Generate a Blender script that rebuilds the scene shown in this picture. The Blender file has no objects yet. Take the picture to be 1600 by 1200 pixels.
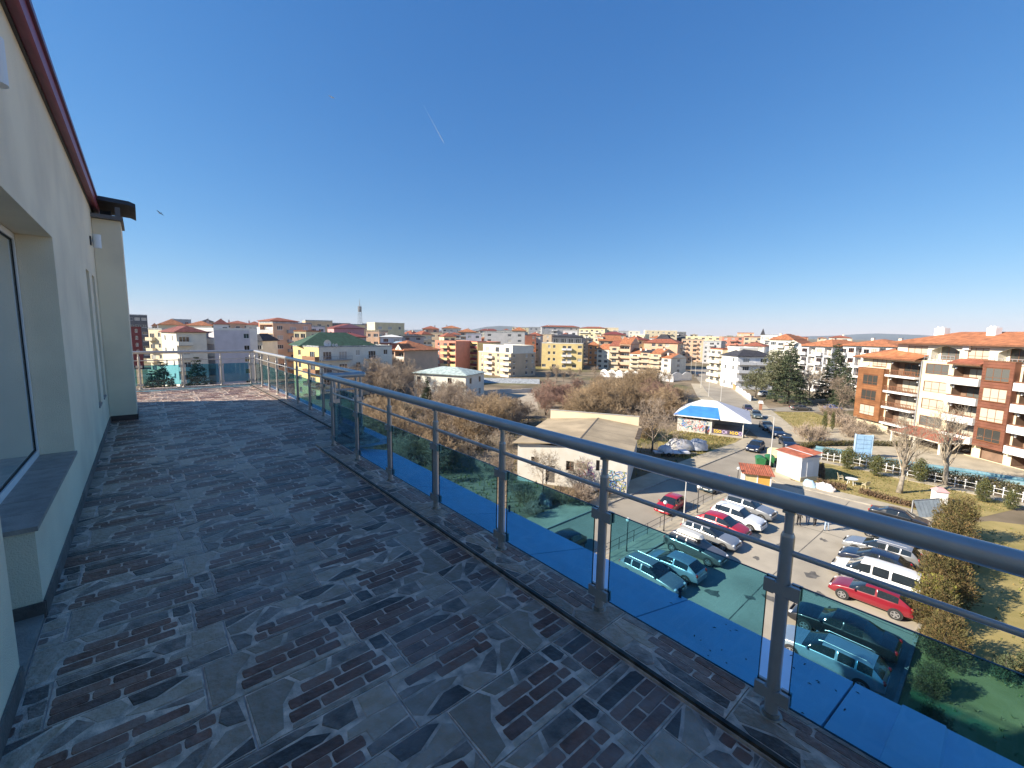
import bpy, math, random
from mathutils import Vector, Matrix
random.seed(7)
SC = bpy.context.scene
COL = SC.collection
rad = math.radians
CAM_Z = 17.5            # camera height above the street
FL = CAM_Z - 1.79       # terrace floor level

# ------------------------------------------------------------------ camera
FPX, CX, CY = 667.0, 800.0, 600.0
v1 = Vector((222 - CX, 511 - CY, FPX)).normalized()
v2 = Vector((1580 - CX, 534 - CY, FPX)).normalized()
dn = v1.cross(v2).normalized()
if dn.y < 0: dn = -dn
v2 = v1.cross(dn).normalized()
if v2.x < 0: v2 = -v2
RW = Matrix((v2, v1, -dn))
def ray(px, py): return RW @ Vector((px - CX, py - CY, FPX))
def G(px, py, z=0.0):
    r = ray(px, py); t = (z - CAM_Z) / r.z
    return Vector((r.x * t, r.y * t, z))
def PD(px, D, py=521):
    r = ray(px, py); h = math.hypot(r.x, r.y)
    return Vector((r.x / h * D, r.y / h * D, 0))
def ZT(px, py, D):
    r = ray(px, py); return CAM_Z + r.z / math.hypot(r.x, r.y) * D

cam_d = bpy.data.cameras.new('camera')
cam = bpy.data.objects.new('camera', cam_d); COL.objects.link(cam)
rx = RW @ Vector((1, 0, 0)); up = -(RW @ Vector((0, 1, 0))); bk = -(RW @ Vector((0, 0, 1)))
cam.matrix_world = Matrix(((rx.x, up.x, bk.x, 0), (rx.y, up.y, bk.y, 0), (rx.z, up.z, bk.z, CAM_Z), (0, 0, 0, 1)))
cam_d.sensor_width = 36.0; cam_d.lens = 36.0 * FPX / 1600.0
cam_d.clip_start = 0.05; cam_d.clip_end = 60000
SC.camera = cam

# ------------------------------------------------------------------ sky and sun
EXPO = 1.02
SUN_EL = rad(29.4)
SH = Vector((0.883, -0.469, 0)).normalized()         # direction in which shadows fall
wld = bpy.data.worlds.new('World'); SC.world = wld; wld.use_nodes = True
nt = wld.node_tree; bg = nt.nodes['Background']
sky = nt.nodes.new('ShaderNodeTexSky'); sky.sky_type = 'NISHITA'; sky.sun_disc = False
sky.sun_elevation = SUN_EL; sky.sun_rotation = math.atan2(-SH.x, -SH.y)
sky.air_density = 1.0; sky.dust_density = 0.0; sky.ozone_density = 8.0; sky.altitude = 20
# camera-like response of the sky colour, the same over the whole dome
sp = nt.nodes.new('ShaderNodeSeparateColor'); cb = nt.nodes.new('ShaderNodeCombineColor'); nt.links.new(sky.outputs[0], sp.inputs[0])
for i, (g_, a_) in enumerate(((1.15, 1.16), (.80, .915), (.56, .975))):
    q1 = nt.nodes.new('ShaderNodeMath'); q1.operation = 'MULTIPLY'; q1.inputs[1].default_value = .1276; nt.links.new(sp.outputs[i], q1.inputs[0])
    q2 = nt.nodes.new('ShaderNodeMath'); q2.operation = 'POWER'; q2.inputs[1].default_value = g_; nt.links.new(q1.outputs[0], q2.inputs[0])
    q3 = nt.nodes.new('ShaderNodeMath'); q3.operation = 'MULTIPLY'; q3.inputs[1].default_value = a_ * 8.69 / 2 ** EXPO; nt.links.new(q2.outputs[0], q3.inputs[0])
    nt.links.new(q3.outputs[0], cb.inputs[i])
nt.links.new(cb.outputs[0], bg.inputs[0]); bg.inputs[1].default_value = 0.115
sun_d = bpy.data.lights.new('sun', 'SUN'); sun_d.energy = 5.0; sun_d.angle = rad(0.53); sun_d.color = (1.0, 0.90, 0.745)
sun = bpy.data.objects.new('sun', sun_d); COL.objects.link(sun); sun.location = (0, 0, 80)
ld = Vector((SH.x * math.cos(SUN_EL), SH.y * math.cos(SUN_EL), -math.sin(SUN_EL)))
sun.rotation_euler = ld.to_track_quat('-Z', 'Y').to_euler()
vs = SC.view_settings; vs.view_transform = 'Standard'; vs.look = 'None'; vs.exposure = EXPO; vs.gamma = 1.0; vs.use_curve_mapping = False
cy = SC.cycles; cy.max_bounces = 6; cy.diffuse_bounces = 3; cy.glossy_bounces = 3; cy.transmission_bounces = 4
cy.transparent_max_bounces = 24; cy.volume_bounces = 0; cy.use_denoising = True; cy.caustics_reflective = False; cy.caustics_refractive = False

# ------------------------------------------------------------------ materials
def M(name, col, rough=.85, var=.12, scale=2.0, bump=0.0, bscale=None, metal=0.0, spec=.4, coat=0.0, col2=None, rnd=0.0, detail=5, ramp=(.35, .65), dust=0):
    m = bpy.data.materials.new(name); m.use_nodes = True
    t = m.node_tree; N = t.nodes; b = N['Principled BSDF']
    b.inputs['Roughness'].default_value = rough; b.inputs['Metallic'].default_value = metal
    b.inputs['Specular IOR Level'].default_value = spec; b.inputs['Coat Weight'].default_value = coat
    b.inputs['Coat Roughness'].default_value = .05
    b.inputs['Base Color'].default_value = (*col, 1)
    tc = N.new('ShaderNodeTexCoord')
    out = None
    if var or col2:
        nz = N.new('ShaderNodeTexNoise'); nz.inputs['Scale'].default_value = scale; nz.inputs['Detail'].default_value = detail
        t.links.new(tc.outputs['Object'], nz.inputs['Vector'])
        r = N.new('ShaderNodeValToRGB'); t.links.new(nz.outputs['Fac'], r.inputs[0])
        r.color_ramp.elements[0].position = ramp[0]; r.color_ramp.elements[1].position = ramp[1]
        r.color_ramp.elements[0].color = (*[c * (1 - var) for c in col], 1)
        r.color_ramp.elements[1].color = (*(col2 or [min(1, c * (1 + var)) for c in col]), 1)
        out = r.outputs[0]
        if rnd:
            oi = N.new('ShaderNodeObjectInfo'); mr = N.new('ShaderNodeMapRange')
            t.links.new(oi.outputs['Random'], mr.inputs[0]); mr.inputs[3].default_value = 1 - rnd; mr.inputs[4].default_value = 1 + rnd
            hs = N.new('ShaderNodeHueSaturation'); t.links.new(mr.outputs[0], hs.inputs['Value']); t.links.new(out, hs.inputs['Color'])
            out = hs.outputs[0]
        if dust:                                            # dried grout haze and footfall, in patches over the floor
            ge = N.new('ShaderNodeNewGeometry'); n3 = N.new('ShaderNodeTexNoise'); n3.inputs['Scale'].default_value = 1.7; n3.inputs['Detail'].default_value = 9; n3.inputs['Roughness'].default_value = .65
            t.links.new(ge.outputs['Position'], n3.inputs['Vector']); r3 = N.new('ShaderNodeMapRange'); r3.inputs[1].default_value = .45; r3.inputs[2].default_value = .75; r3.inputs[4].default_value = dust
            t.links.new(n3.outputs['Fac'], r3.inputs[0]); mx = N.new('ShaderNodeMix'); mx.data_type = 'RGBA'; t.links.new(r3.outputs[0], mx.inputs[0]); t.links.new(out, mx.inputs[6]); mx.inputs[7].default_value = (.46, .42, .39, 1); out = mx.outputs[2]
        t.links.new(out, b.inputs['Base Color'])
    if bump:
        n2 = N.new('ShaderNodeTexNoise'); n2.inputs['Scale'].default_value = bscale or scale * 8; n2.inputs['Detail'].default_value = 6
        t.links.new(tc.outputs['Object'], n2.inputs['Vector'])
        bp = N.new('ShaderNodeBump'); bp.inputs['Strength'].default_value = bump; bp.inputs['Distance'].default_value = .02
        t.links.new(n2.outputs['Fac'], bp.inputs['Height']); t.links.new(bp.outputs[0], b.inputs['Normal'])
    return m
def tile_mat(name, col, pitch=.3):
    """roof tiles: rolled rows, colour wandering from tile to tile"""
    m = M(name, col, .8, .28, 1.3, rnd=.06, detail=8)
    t = m.node_tree; N = t.nodes; b = N['Principled BSDF']; tc = N.new('ShaderNodeTexCoord')
    w = N.new('ShaderNodeTexWave'); w.wave_type = 'BANDS'; w.bands_direction = 'X'; w.inputs['Scale'].default_value = 1.6 / pitch * .3
    w2 = N.new('ShaderNodeTexWave'); w2.wave_type = 'BANDS'; w2.bands_direction = 'Z'; w2.wave_profile = 'SAW'; w2.inputs['Scale'].default_value = 2.2
    ad = N.new('ShaderNodeMath'); ad.operation = 'ADD'
    for q in (w, w2): t.links.new(tc.outputs['Object'], q.inputs['Vector'])
    t.links.new(w.outputs['Fac'], ad.inputs[0]); t.links.new(w2.outputs['Fac'], ad.inputs[1])
    bp = N.new('ShaderNodeBump'); bp.inputs['Strength'].default_value = .6; bp.inputs['Distance'].default_value = .05
    t.links.new(ad.outputs[0], bp.inputs['Height']); t.links.new(bp.outputs[0], b.inputs['Normal'])
    return m
def glass_mat(name, tint, ior=1.5):
    m = bpy.data.materials.new(name); m.use_nodes = True; t = m.node_tree; N = t.nodes
    N.remove(N['Principled BSDF']); o = N['Material Output']
    tr = N.new('ShaderNodeBsdfTransparent'); tr.inputs[0].default_value = (*tint, 1)
    gl = N.new('ShaderNodeBsdfGlossy'); gl.inputs['Roughness'].default_value = .01
    fr = N.new('ShaderNodeFresnel'); ge = N.new('ShaderNodeNewGeometry')      # same reflectance on both faces of the thin pane
    mr = N.new('ShaderNodeMapRange'); mr.inputs[3].default_value = ior; mr.inputs[4].default_value = 1 / ior
    t.links.new(ge.outputs['Backfacing'], mr.inputs[0]); t.links.new(mr.outputs[0], fr.inputs[0])
    mx = N.new('ShaderNodeMixShader'); t.links.new(fr.outputs[0], mx.inputs[0]); t.links.new(tr.outputs[0], mx.inputs[1]); t.links.new(gl.outputs[0], mx.inputs[2])
    df = N.new('ShaderNodeBsdfDiffuse'); df.inputs[0].default_value = (.6, .58, .54, 1); tc = N.new('ShaderNodeTexCoord'); nz = N.new('ShaderNodeTexNoise'); nz.inputs['Scale'].default_value = 5; nz.inputs['Detail'].default_value = 9; nz.inputs['Roughness'].default_value = .7
    t.links.new(tc.outputs['Object'], nz.inputs['Vector']); r2 = N.new('ShaderNodeMapRange'); r2.inputs[1].default_value = .42; r2.inputs[2].default_value = .8; r2.inputs[4].default_value = .06; t.links.new(nz.outputs['Fac'], r2.inputs[0])
    m2 = N.new('ShaderNodeMixShader'); t.links.new(r2.outputs[0], m2.inputs[0]); t.links.new(mx.outputs[0], m2.inputs[1]); t.links.new(df.outputs[0], m2.inputs[2])
    t.links.new(m2.outputs[0], o.inputs[0]); return m
def pane_mat(name, dark, pale, share=.4):
    """window glazing seen from far: dark room or drawn curtain behind glass, per window"""
    m = bpy.data.materials.new(name); m.use_nodes = True; t = m.node_tree; N = t.nodes; b = N['Principled BSDF']
    oi = N.new('ShaderNodeObjectInfo'); tc = N.new('ShaderNodeTexCoord')
    r = N.new('ShaderNodeValToRGB'); r.color_ramp.interpolation = 'CONSTANT'
    e = r.color_ramp.elements; e[0].color = (*dark, 1); e[1].position = 1 - share; e[1].color = (*pale, 1)
    e2 = r.color_ramp.elements.new(max(.02, (1 - share) * .55)); e2.color = (*[d * 2.2 + .01 for d in dark], 1)
    t.links.new(oi.outputs['Random'], r.inputs[0])
    w = N.new('ShaderNodeTexWave'); w.inputs['Scale'].default_value = 4; w.inputs['Distortion'].default_value = 2; w.bands_direction = 'X'
    t.links.new(tc.outputs['Object'], w.inputs['Vector'])
    mr = N.new('ShaderNodeMapRange'); mr.inputs[3].default_value = .72; mr.inputs[4].default_value = 1.05; t.links.new(w.outputs['Fac'], mr.inputs[0])
    hs = N.new('ShaderNodeHueSaturation'); t.links.new(mr.outputs[0], hs.inputs['Value']); t.links.new(r.outputs[0], hs.inputs['Color'])
    t.links.new(hs.outputs[0], b.inputs['Base Color'])
    b.inputs['Roughness'].default_value = .12; b.inputs['Specular IOR Level'].default_value = .5; b.inputs['Coat Weight'].default_value = .6; b.inputs['Coat Roughness'].default_value = .02
    return m

# ------------------------------------------------------------------ mesh helpers
class MB:
    def __init__(s, mx=None): s.v = []; s.f = []; s.m = []; s.mx = mx
    def p(s, x, y, z):
        q = Vector((x, y, z))
        if s.mx is not None: q = s.mx @ q
        s.v.append(q); return len(s.v) - 1
    def poly(s, pts, m=0): s.f.append([s.p(*q) for q in pts]); s.m.append(m)
    def box(s, x0, y0, z0, x1, y1, z1, m=0):
        i = [s.p(x, y, z) for z in (z0, z1) for x, y in ((x0, y0), (x1, y0), (x1, y1), (x0, y1))]
        for q in ((3, 2, 1, 0), (4, 5, 6, 7), (0, 1, 5, 4), (1, 2, 6, 5), (2, 3, 7, 6), (3, 0, 4, 7)):
            s.f.append([i[k] for k in q]); s.m.append(m)
    def prism(s, pts, z0, z1, m=0, inset=0, mt=None):
        n = len(pts); cx = sum(q[0] for q in pts) / n; cy_ = sum(q[1] for q in pts) / n
        a = [s.p(x, y, z0) for x, y in pts]
        b = []
        for x, y in pts:
            dx, dy = cx - x, cy_ - y; L = math.hypot(dx, dy) or 1; k = min(inset / L, .6)
            b.append(s.p(x + dx * k, y + dy * k, z1))
        for k in range(n):
            s.f.append([a[k], a[(k + 1) % n], b[(k + 1) % n], b[k]]); s.m.append(m)
        s.f.append(b); s.m.append(m if mt is None else mt)
    def tube(s, pts, rs, n=8, m=0, cap=True):
        pts = [Vector(q) for q in pts]
        if not hasattr(rs, '__len__'): rs = [rs] * len(pts)
        rings = []; prev = None
        for i, q in enumerate(pts):
            t = (pts[min(i + 1, len(pts) - 1)] - pts[max(i - 1, 0)])
            if t.length < 1e-9: t = Vector((0, 0, 1))
            t.normalize()
            if prev is None:
                a = Vector((0, 0, 1)) if abs(t.z) < .9 else Vector((1, 0, 0))
                prev = t.cross(a).normalized()
            else:
                prev = (prev - t * prev.dot(t)); prev = prev.normalized() if prev.length > 1e-6 else t.orthogonal().normalized()
            bn = t.cross(prev)
            rings.append([s.p(*(q + (prev * math.cos(2 * math.pi * k / n) + bn * math.sin(2 * math.pi * k / n)) * rs[i])) for k in range(n)])
        for i in range(len(rings) - 1):
            for k in range(n):
                s.f.append([rings[i][k], rings[i][(k + 1) % n], rings[i + 1][(k + 1) % n], rings[i + 1][k]]); s.m.append(m)
        if cap:
            s.f.append(rings[0][::-1]); s.m.append(m); s.f.append(rings[-1][:]); s.m.append(m)
    def ball(s, c, r, n=10, k=6, m=0, sz=1.0):
        rows = []
        for i in range(1, k):
            a = math.pi * i / k
            rows.append([s.p(c[0] + r * math.sin(a) * math.cos(2 * math.pi * j / n), c[1] + r * math.sin(a) * math.sin(2 * math.pi * j / n), c[2] + r * sz * math.cos(a)) for j in range(n)])
        t = s.p(c[0], c[1], c[2] + r * sz); b = s.p(c[0], c[1], c[2] - r * sz)
        for j in range(n):
            s.f.append([t, rows[0][j], rows[0][(j + 1) % n]]); s.m.append(m)
            s.f.append([b, rows[-1][(j + 1) % n], rows[-1][j]]); s.m.append(m)
            for i in range(k - 2):
                s.f.append([rows[i][j], rows[i + 1][j], rows[i + 1][(j + 1) % n], rows[i][(j + 1) % n]]); s.m.append(m)
    def mesh(s, name, mats, smooth=False):
        me = bpy.data.meshes.new(name); me.from_pydata([tuple(q) for q in s.v], [], s.f)
        for q in (mats if isinstance(mats, (list, tuple)) else [mats]): me.materials.append(q)
        me.polygons.foreach_set('material_index', s.m)
        if smooth is True: me.polygons.foreach_set('use_smooth', [True] * len(s.f))
        elif smooth:
            me.polygons.foreach_set('use_smooth', [True] * len(s.f)); me.set_sharp_from_angle(angle=rad(smooth))
        me.update(); return me
    def build(s, name, mats, parent=None, loc=(0, 0, 0), rz=0, smooth=False):
        return inst(name, s.mesh(name, mats, smooth), parent, loc, rz)
def inst(name, me, parent=None, loc=(0, 0, 0), rz=0, sc=None):
    o = bpy.data.objects.new(name, me); COL.objects.link(o)
    if parent is not None: o.parent = parent
    o.location = loc; o.rotation_euler = (0, 0, rz) if not hasattr(rz, '__len__') else rz
    if sc is not None: o.scale = sc if hasattr(sc, '__len__') else (sc, sc, sc)
    return o
def tag(o, label=None, cat=None, group=None, kind=None):
    if label: o['label'] = label
    if cat: o['category'] = cat
    if group: o['group'] = group
    if kind: o['kind'] = kind
    return o
def thing(name, label, cat, loc=(0, 0, 0), rz=0, group=None):
    return tag(inst(name, None, None, loc, rz), label, cat, group)
def copy_tree(o, parent=None):
    c = o.copy(); COL.objects.link(c); c.parent = parent
    for ch in list(o.children): copy_tree(ch, c)
    return c
def hump(x, y):
    r = math.hypot(x, y); t = min(1, max(0, (r - 210) / 330)); return 7.0 * t * t * (3 - 2 * t)

m_white = M('white_paint', (.78, .77, .74), .6, .05, 1.5)
m_cream = M('cream_stucco', (.93, .79, .585), .9, .09, 1.2, bump=.45, bscale=130, detail=8)
m_metal = M('grey_powdercoat', (.47, .45, .43), .3, .06, 9, metal=.45, spec=.5, bump=.03)
m_dark = M('dark_metal', (.035, .035, .04), .45, .1, 4)
m_black = M('black_rubber', (.02, .02, .02), .8, .1, 4)
m_maroon = M('maroon_sheet_metal', (.30, .055, .085), .42, .12, 5)
m_frame_w = M('white_pvc', (.80, .80, .80), .4, .03, 3)
m_frame_b = M('brown_window_frame', (.22, .085, .035), .5, .1, 3)
m_pane = pane_mat('window_pane', (.02, .025, .032), (.50, .48, .43), .28)
m_pane_c = pane_mat('curtained_pane', (.06, .06, .055), (.55, .52, .42), .7)
m_room = M('dark_recess', (.16, .13, .11), .9, .2, 1)
m_conc = M('concrete', (.40, .37, .33), .9, .15, 1.2, bump=.3)

# ================================================================== TERRACE
Z = CAM_Z
m_st_grey = M('slate_grey', (.47, .345, .25), .42, .5, 14, bump=.7, bscale=35, rnd=.3, dust=.3, ramp=(.3, .7), detail=9)
m_st_tan = M('slate_tan', (.62, .43, .27), .44, .45, 12, bump=.7, bscale=35, rnd=.28, col2=(.46, .34, .26), dust=.3, ramp=(.3, .7), detail=9)
m_st_dark = M('slate_dark', (.075, .053, .042), .4, .35, 9, bump=.6, bscale=30, rnd=.2, dust=.35)
m_br_a = M('brick_brown', (.18, .078, .048), .46, .3, 12, bump=.5, bscale=40, rnd=.22, dust=.4)
m_br_b = M('brick_rust', (.35, .16, .095), .46, .3, 12, bump=.5, bscale=40, rnd=.2, col2=(.25, .15, .11), dust=.4)
m_grout = M('tile_grout', (.60, .46, .36), .55, .4, 14, bump=.4, rnd=.15, dust=.4)
m_skirt = M('skirting_slate', (.16, .135, .12), .5, .3, 6, bump=.3, rnd=.15)
m_sill = M('sill_slate', (.33, .285, .25), .5, .15, 10, bump=.25, rnd=.08)
m_st_mid = M('slate_mid', (.25, .185, .145), .42, .5, 12, bump=.7, bscale=35, rnd=.3, dust=.25, ramp=(.3, .7), detail=9)
TM = [m_grout, m_st_grey, m_st_tan, m_st_dark, m_br_a, m_br_b, m_st_mid]
TW, TD = .715, .353
def brk(x0, y0, x1, y1, m): 
    a, b = .007, .035; y0 -= .012; y1 += .012; x0 -= .004; x1 += .004
    return (m, [(x0 + a, y0), (x1 - a, y0), (x1, y0 + b), (x1, y1 - b), (x1 - a, y1), (x0 + a, y1), (x0, y1 - b), (x0, y0 + b)])
DES = [
 [(3, [(.01, .97), (.01, .78), (.11, .86), (.24, .98)]), (2, [(.01, .74), (.1, .8), (.26, .95), (.31, .97), (.22, .68), (.13, .48), (.02, .52)]),
  (1, [(.02, .47), (.12, .42), (.16, .28), (.13, .05), (.04, .04)]), (1, [(.24, .68), (.35, .93), (.44, .72), (.3, .54), (.2, .5)]),
  (2, [(.36, .97), (.56, .97), (.6, .8), (.55, .66), (.45, .7), (.39, .9)]), (3, [(.59, .97), (.86, .98), (.92, .9), (.74, .72), (.62, .74)]),
  (2, [(.66, .68), (.76, .69), (.94, .87), (.99, .78), (.99, .52), (.7, .5), (.58, .6)]), brk(.2, .3, .33, .44, 4), brk(.35, .32, .68, .46, 5),
  brk(.27, .13, .6, .27, 4), brk(.62, .16, .9, .3, 4), brk(.17, .08, .25, .25, 5), (1, [(.72, .46), (.99, .47), (.99, .33), (.92, .32)]),
  (1, [(.18, .02), (.3, .1), (.62, .12), (.6, .02)]), (2, [(.63, .02), (.65, .12), (.93, .13), (.99, .28), (.99, .02)])],
 [(2, [(.01, .96), (.25, .97), (.3, .8), (.19, .5), (.15, .1), (.02, .04)]), (2, [(.28, .97), (.55, .97), (.5, .75), (.33, .77)]),
  (1, [(.58, .97), (.84, .97), (.84, .73), (.54, .74)]), (3, [(.87, .97), (.98, .97), (.99, .68), (.93, .64), (.87, .68)]),
  brk(.32, .54, .58, .69, 5), brk(.6, .54, .85, .69, 4), brk(.22, .34, .5, .49, 4), brk(.52, .34, .78, .49, 4), brk(.8, .36, .89, .49, 5),
  brk(.2, .12, .38, .28, 4), brk(.4, .12, .68, .28, 5), brk(.7, .12, .87, .28, 4), (1, [(.9, .6), (.99, .61), (.99, .31), (.92, .33)]),
  (1, [(.9, .27), (.99, .27), (.99, .04), (.9, .03)]), (1, [(.2, .08), (.87, .08), (.86, .02), (.19, .02)])],
 [(1, [(.01, .97), (.4, .97), (.52, .88), (.4, .84), (.03, .82)]), (3, [(.02, .78), (.1, .8), (.44, .8), (.56, .66), (.5, .6), (.03, .6)]),
  (1, [(.56, .97), (.75, .97), (.73, .66), (.6, .64), (.53, .84)]), (2, [(.78, .97), (.99, .97), (.99, .55), (.77, .58)]),
  brk(.02, .42, .3, .56, 5), brk(.32, .42, .6, .56, 4), brk(.02, .23, .2, .38, 4), brk(.22, .23, .5, .38, 5), brk(.52, .23, .7, .38, 4),
  brk(.02, .05, .36, .19, 4), brk(.38, .05, .66, .19, 4), (2, [(.64, .55), (.75, .58), (.99, .5), (.99, .28), (.74, .2), (.73, .4), (.62, .42)]),
  (1, [(.69, .18), (.99, .24), (.99, .03), (.69, .03)])],
]
RD = random.Random(4)
DES = [[((6 if m == 1 and RD.random() < .6 else 3 if m == 1 and RD.random() < .2 else m), q) for m, q in D_] for D_ in DES]
def stone_geo(mb, poly, m, w=TW, d=TD, h=.004):
    mb.prism([(x * w, y * d) for x, y in poly], .001, h + random.uniform(-.001, .0015), m, inset=.004)
slab_mb = MB(); slab_mb.box(.0035, .0035, -.012, TW - .0035, TD - .0035, .0015)
slab_me = slab_mb.mesh('floor_tile', TM)
piece_me, joined_me = [], []
for D_ in DES:
    rows = []
    for m, poly in D_:
        b = MB(); stone_geo(b, poly, 0); rows.append(('brick' if m in (4, 5) else 'stone', b.mesh('stone', TM[m]), ))
    piece_me.append(rows)
    b = MB(); b.box(.0035, .0035, -.012, TW - .0035, TD - .0035, .0015, 0)
    for m, poly in D_: stone_geo(b, poly, m)
    joined_me.append(b.mesh('floor_tile', TM))
floor = MB(); floor.box(-12, 6.9, FL - .3, 2.52, 16.0, FL - .004); floor.box(-.6, -3, FL - .3, 1.93, 6.9, FL - .0045)
floor_o = tag(floor.build('terrace_floor', M('tile_joint', (.56, .48, .45), .8, .25, 10)), kind='structure')
tiles = []
for r in range(-6, 42):
    y0 = 1.222 + r * TD
    off = .125 if r % 2 else .262
    xr = 1.90 if y0 < 6.7 else 2.5
    for c in range(-2 if y0 < 13.3 else -5, 4):
        x0 = off + c * TW
        x1 = x0 + TW
        a, b = max(x0, -.568 if y0 < 13.4 else -3), min(x1, xr)
        if b - a < .03 or y0 + TD > 16.0: continue
        tiles.append((x0, y0, a, b, (r * 2 + c + (r // 3)) % 3))
tiles.sort(key=lambda t: math.hypot(t[0] + TW / 2 - .5, t[1] + .2) if t[1] > .4 else 99)
nst = 0
def clip_poly(poly, a, b):
    for k, keep in ((a, lambda x, k: x >= k - 1e-9), (b, lambda x, k: x <= k + 1e-9)):
        out = []
        for i in range(len(poly)):
            p, q = poly[i], poly[(i + 1) % len(poly)]
            if keep(p[0], k): out.append(p)
            if keep(p[0], k) != keep(q[0], k):
                t = (k - p[0]) / (q[0] - p[0]); out.append((k, p[1] + t * (q[1] - p[1])))
        poly = out
        if len(poly) < 3: return None
    return poly
for (x0, y0, a, b, ds) in tiles:
    dz = random.uniform(-.0015, .001)
    if a > x0 + 1e-6 or b < x0 + TW - 1e-6:           # cut tile at a wall or kerb
        mb = MB(); mb.box(a - x0 + .002, .002, -.012, b - x0 - .002, TD - .002, .0015, 0)
        for m, poly in DES[ds]:
            q = clip_poly(poly, (a - x0) / TW + .008, (b - x0) / TW - .008)
            if q: stone_geo(mb, q, m)
        mb.build('floor_tile', TM, floor_o, (x0, y0, FL + dz))
    elif nst < 290 and y0 > .3:
        fl_ = random.random() < .3
        t = inst('floor_tile', slab_me, floor_o, (x0 + (TW if fl_ else 0), y0 + (TD if fl_ else 0), FL + dz), math.pi if fl_ else 0)
        for nm, me in piece_me[ds]: inst(nm, me, t); nst += 1
    else:
        inst('floor_tile', joined_me[ds], floor_o, (x0, y0, FL + dz))
# raised kerb along the edge, faced with the same stone
def kerb_run(x0, x1, y0, y1, along_y=True):
    L = (y1 - y0) if along_y else (x1 - x0); W_ = (x1 - x0) if along_y else (y1 - y0)
    n = max(1, round(L / TW)); w = L / n
    for i in range(n):
        mb = MB(); mb.box(0, 0, -.05, w - .004, W_, .0015, 0)
        ds = DES[(i * 2 + 1) % 3]
        for m, poly in ds: stone_geo(mb, poly, m, w - .004, W_)
        if along_y: mb.build('kerb_tile', TM, floor_o, (x1, y0 + i * w, Z - 1.764), rad(90))
        else: mb.build('kerb_tile', TM, floor_o, (x0 + i * w, y0, Z - 1.764), 0)
kerb_run(1.935, 2.235, -3, 6.6); kerb_run(1.935, 2.85, 6.604, 6.9, False); kerb_run(2.535, 2.85, 6.904, 15.9); kerb_run(-3, 2.85, 15.904, 16.25, False)
mb = MB()
mb.box(1.912, -3, FL - .01, 1.934, 6.58, Z - 1.760, 0); mb.box(1.906, -3, FL - .01, 1.9118, 6.58, FL + .012, 1)
mb.box(2.512, 6.92, FL - .01, 2.534, 15.9, Z - 1.760, 0)
mb.build('edge_trim', [M('wet_rusty_trim', (.045, .036, .03), .35, .5, 14, col2=(.11, .085, .06)), m_grout], floor_o)

# --- the building that carries the terrace
bld = thing('apartment_building', 'cream stucco penthouse with deep-set windows and maroon eave beside the terrace', 'building', (0, 0, 0))
mb = MB(); X0 = -.57
mb.box(-1.1, 3.72, FL - .3, X0, 5.8, Z - 1.232); mb.box(-1.1, 5.8, FL - .3, X0, 8.9, Z + 2.1); mb.box(-1.1, 9.42, FL - .3, X0, 9.92, Z + 2.1)
mb.box(-1.1, 10.42, FL - .3, X0, 13.7, Z + 2.1); mb.box(-1.1, -6, FL - .3, X0, 3.05, Z + 2.1)
mb.box(-1.1, 3.05, Z + .8, X0, 5.8, Z + 2.1)
for a in (8.9, 9.92):
    mb.box(-1.1, a, FL - .3, X0, a + (.52 if a < 9 else .5), Z - 1.235); mb.box(-1.1, a, Z + .84, X0, a + (.52 if a < 9 else .5), Z + 2.1)
mb.box(-12, -6, FL - .3, -1.12, 13.7, Z + 2.08)
mb.build('wall', m_cream, bld)
mb = MB(); mb.box(-12, -7, 0, 2.2, 6.9, FL - .31); mb.box(-12, 6.9, 0, 2.9, 16.2, FL - .32); mb.box(-.6, -3, FL - .32, 2.232, 6.9, Z - 1.816); mb.box(-3, 6.9, FL - .325, 2.86, 16.24, Z - 1.817)
mb.build('body', M('lower_facade', (.60, .54, .42), .9, .08, 1.2, bump=.3), bld)
mb = MB(); mb.box(-3, 6.86, Z - 1.93, 3.12, 6.9 + .02, Z - 1.83); mb.box(2.88, 6.92, Z - 1.93, 3.12, 16.4, Z - 1.83); mb.build('coping', M('coping_sheet', (.5, .56, .66), .4, .06, 3), bld)
mb = MB(); mb.box(-12, -6, Z + 2.1, X0 + .02, 13.72, Z + 2.13, 1)
mb.box(X0 - .1, -6, Z + 2.13, X0 + .075, 13.75, Z + 2.235, 0); mb.box(X0 + .076, -6, Z + 2.10, X0 + .098, 13.75, Z + 2.27, 0); mb.box(X0 + .03, -6, Z + 2.245, X0 + .12, 13.75, Z + 2.30, 2)
mb.poly([(X0 + .1, -6, Z + 2.29), (X0 + .1, 13.75, Z + 2.29), (-6, 13.75, Z + 2.36), (-6, -6, Z + 2.36)], 0)
mb.build('eave_trim', [m_maroon, m_dark, M('eave_lip', (.17, .05, .10), .38, .15, 4)], bld)
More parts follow.
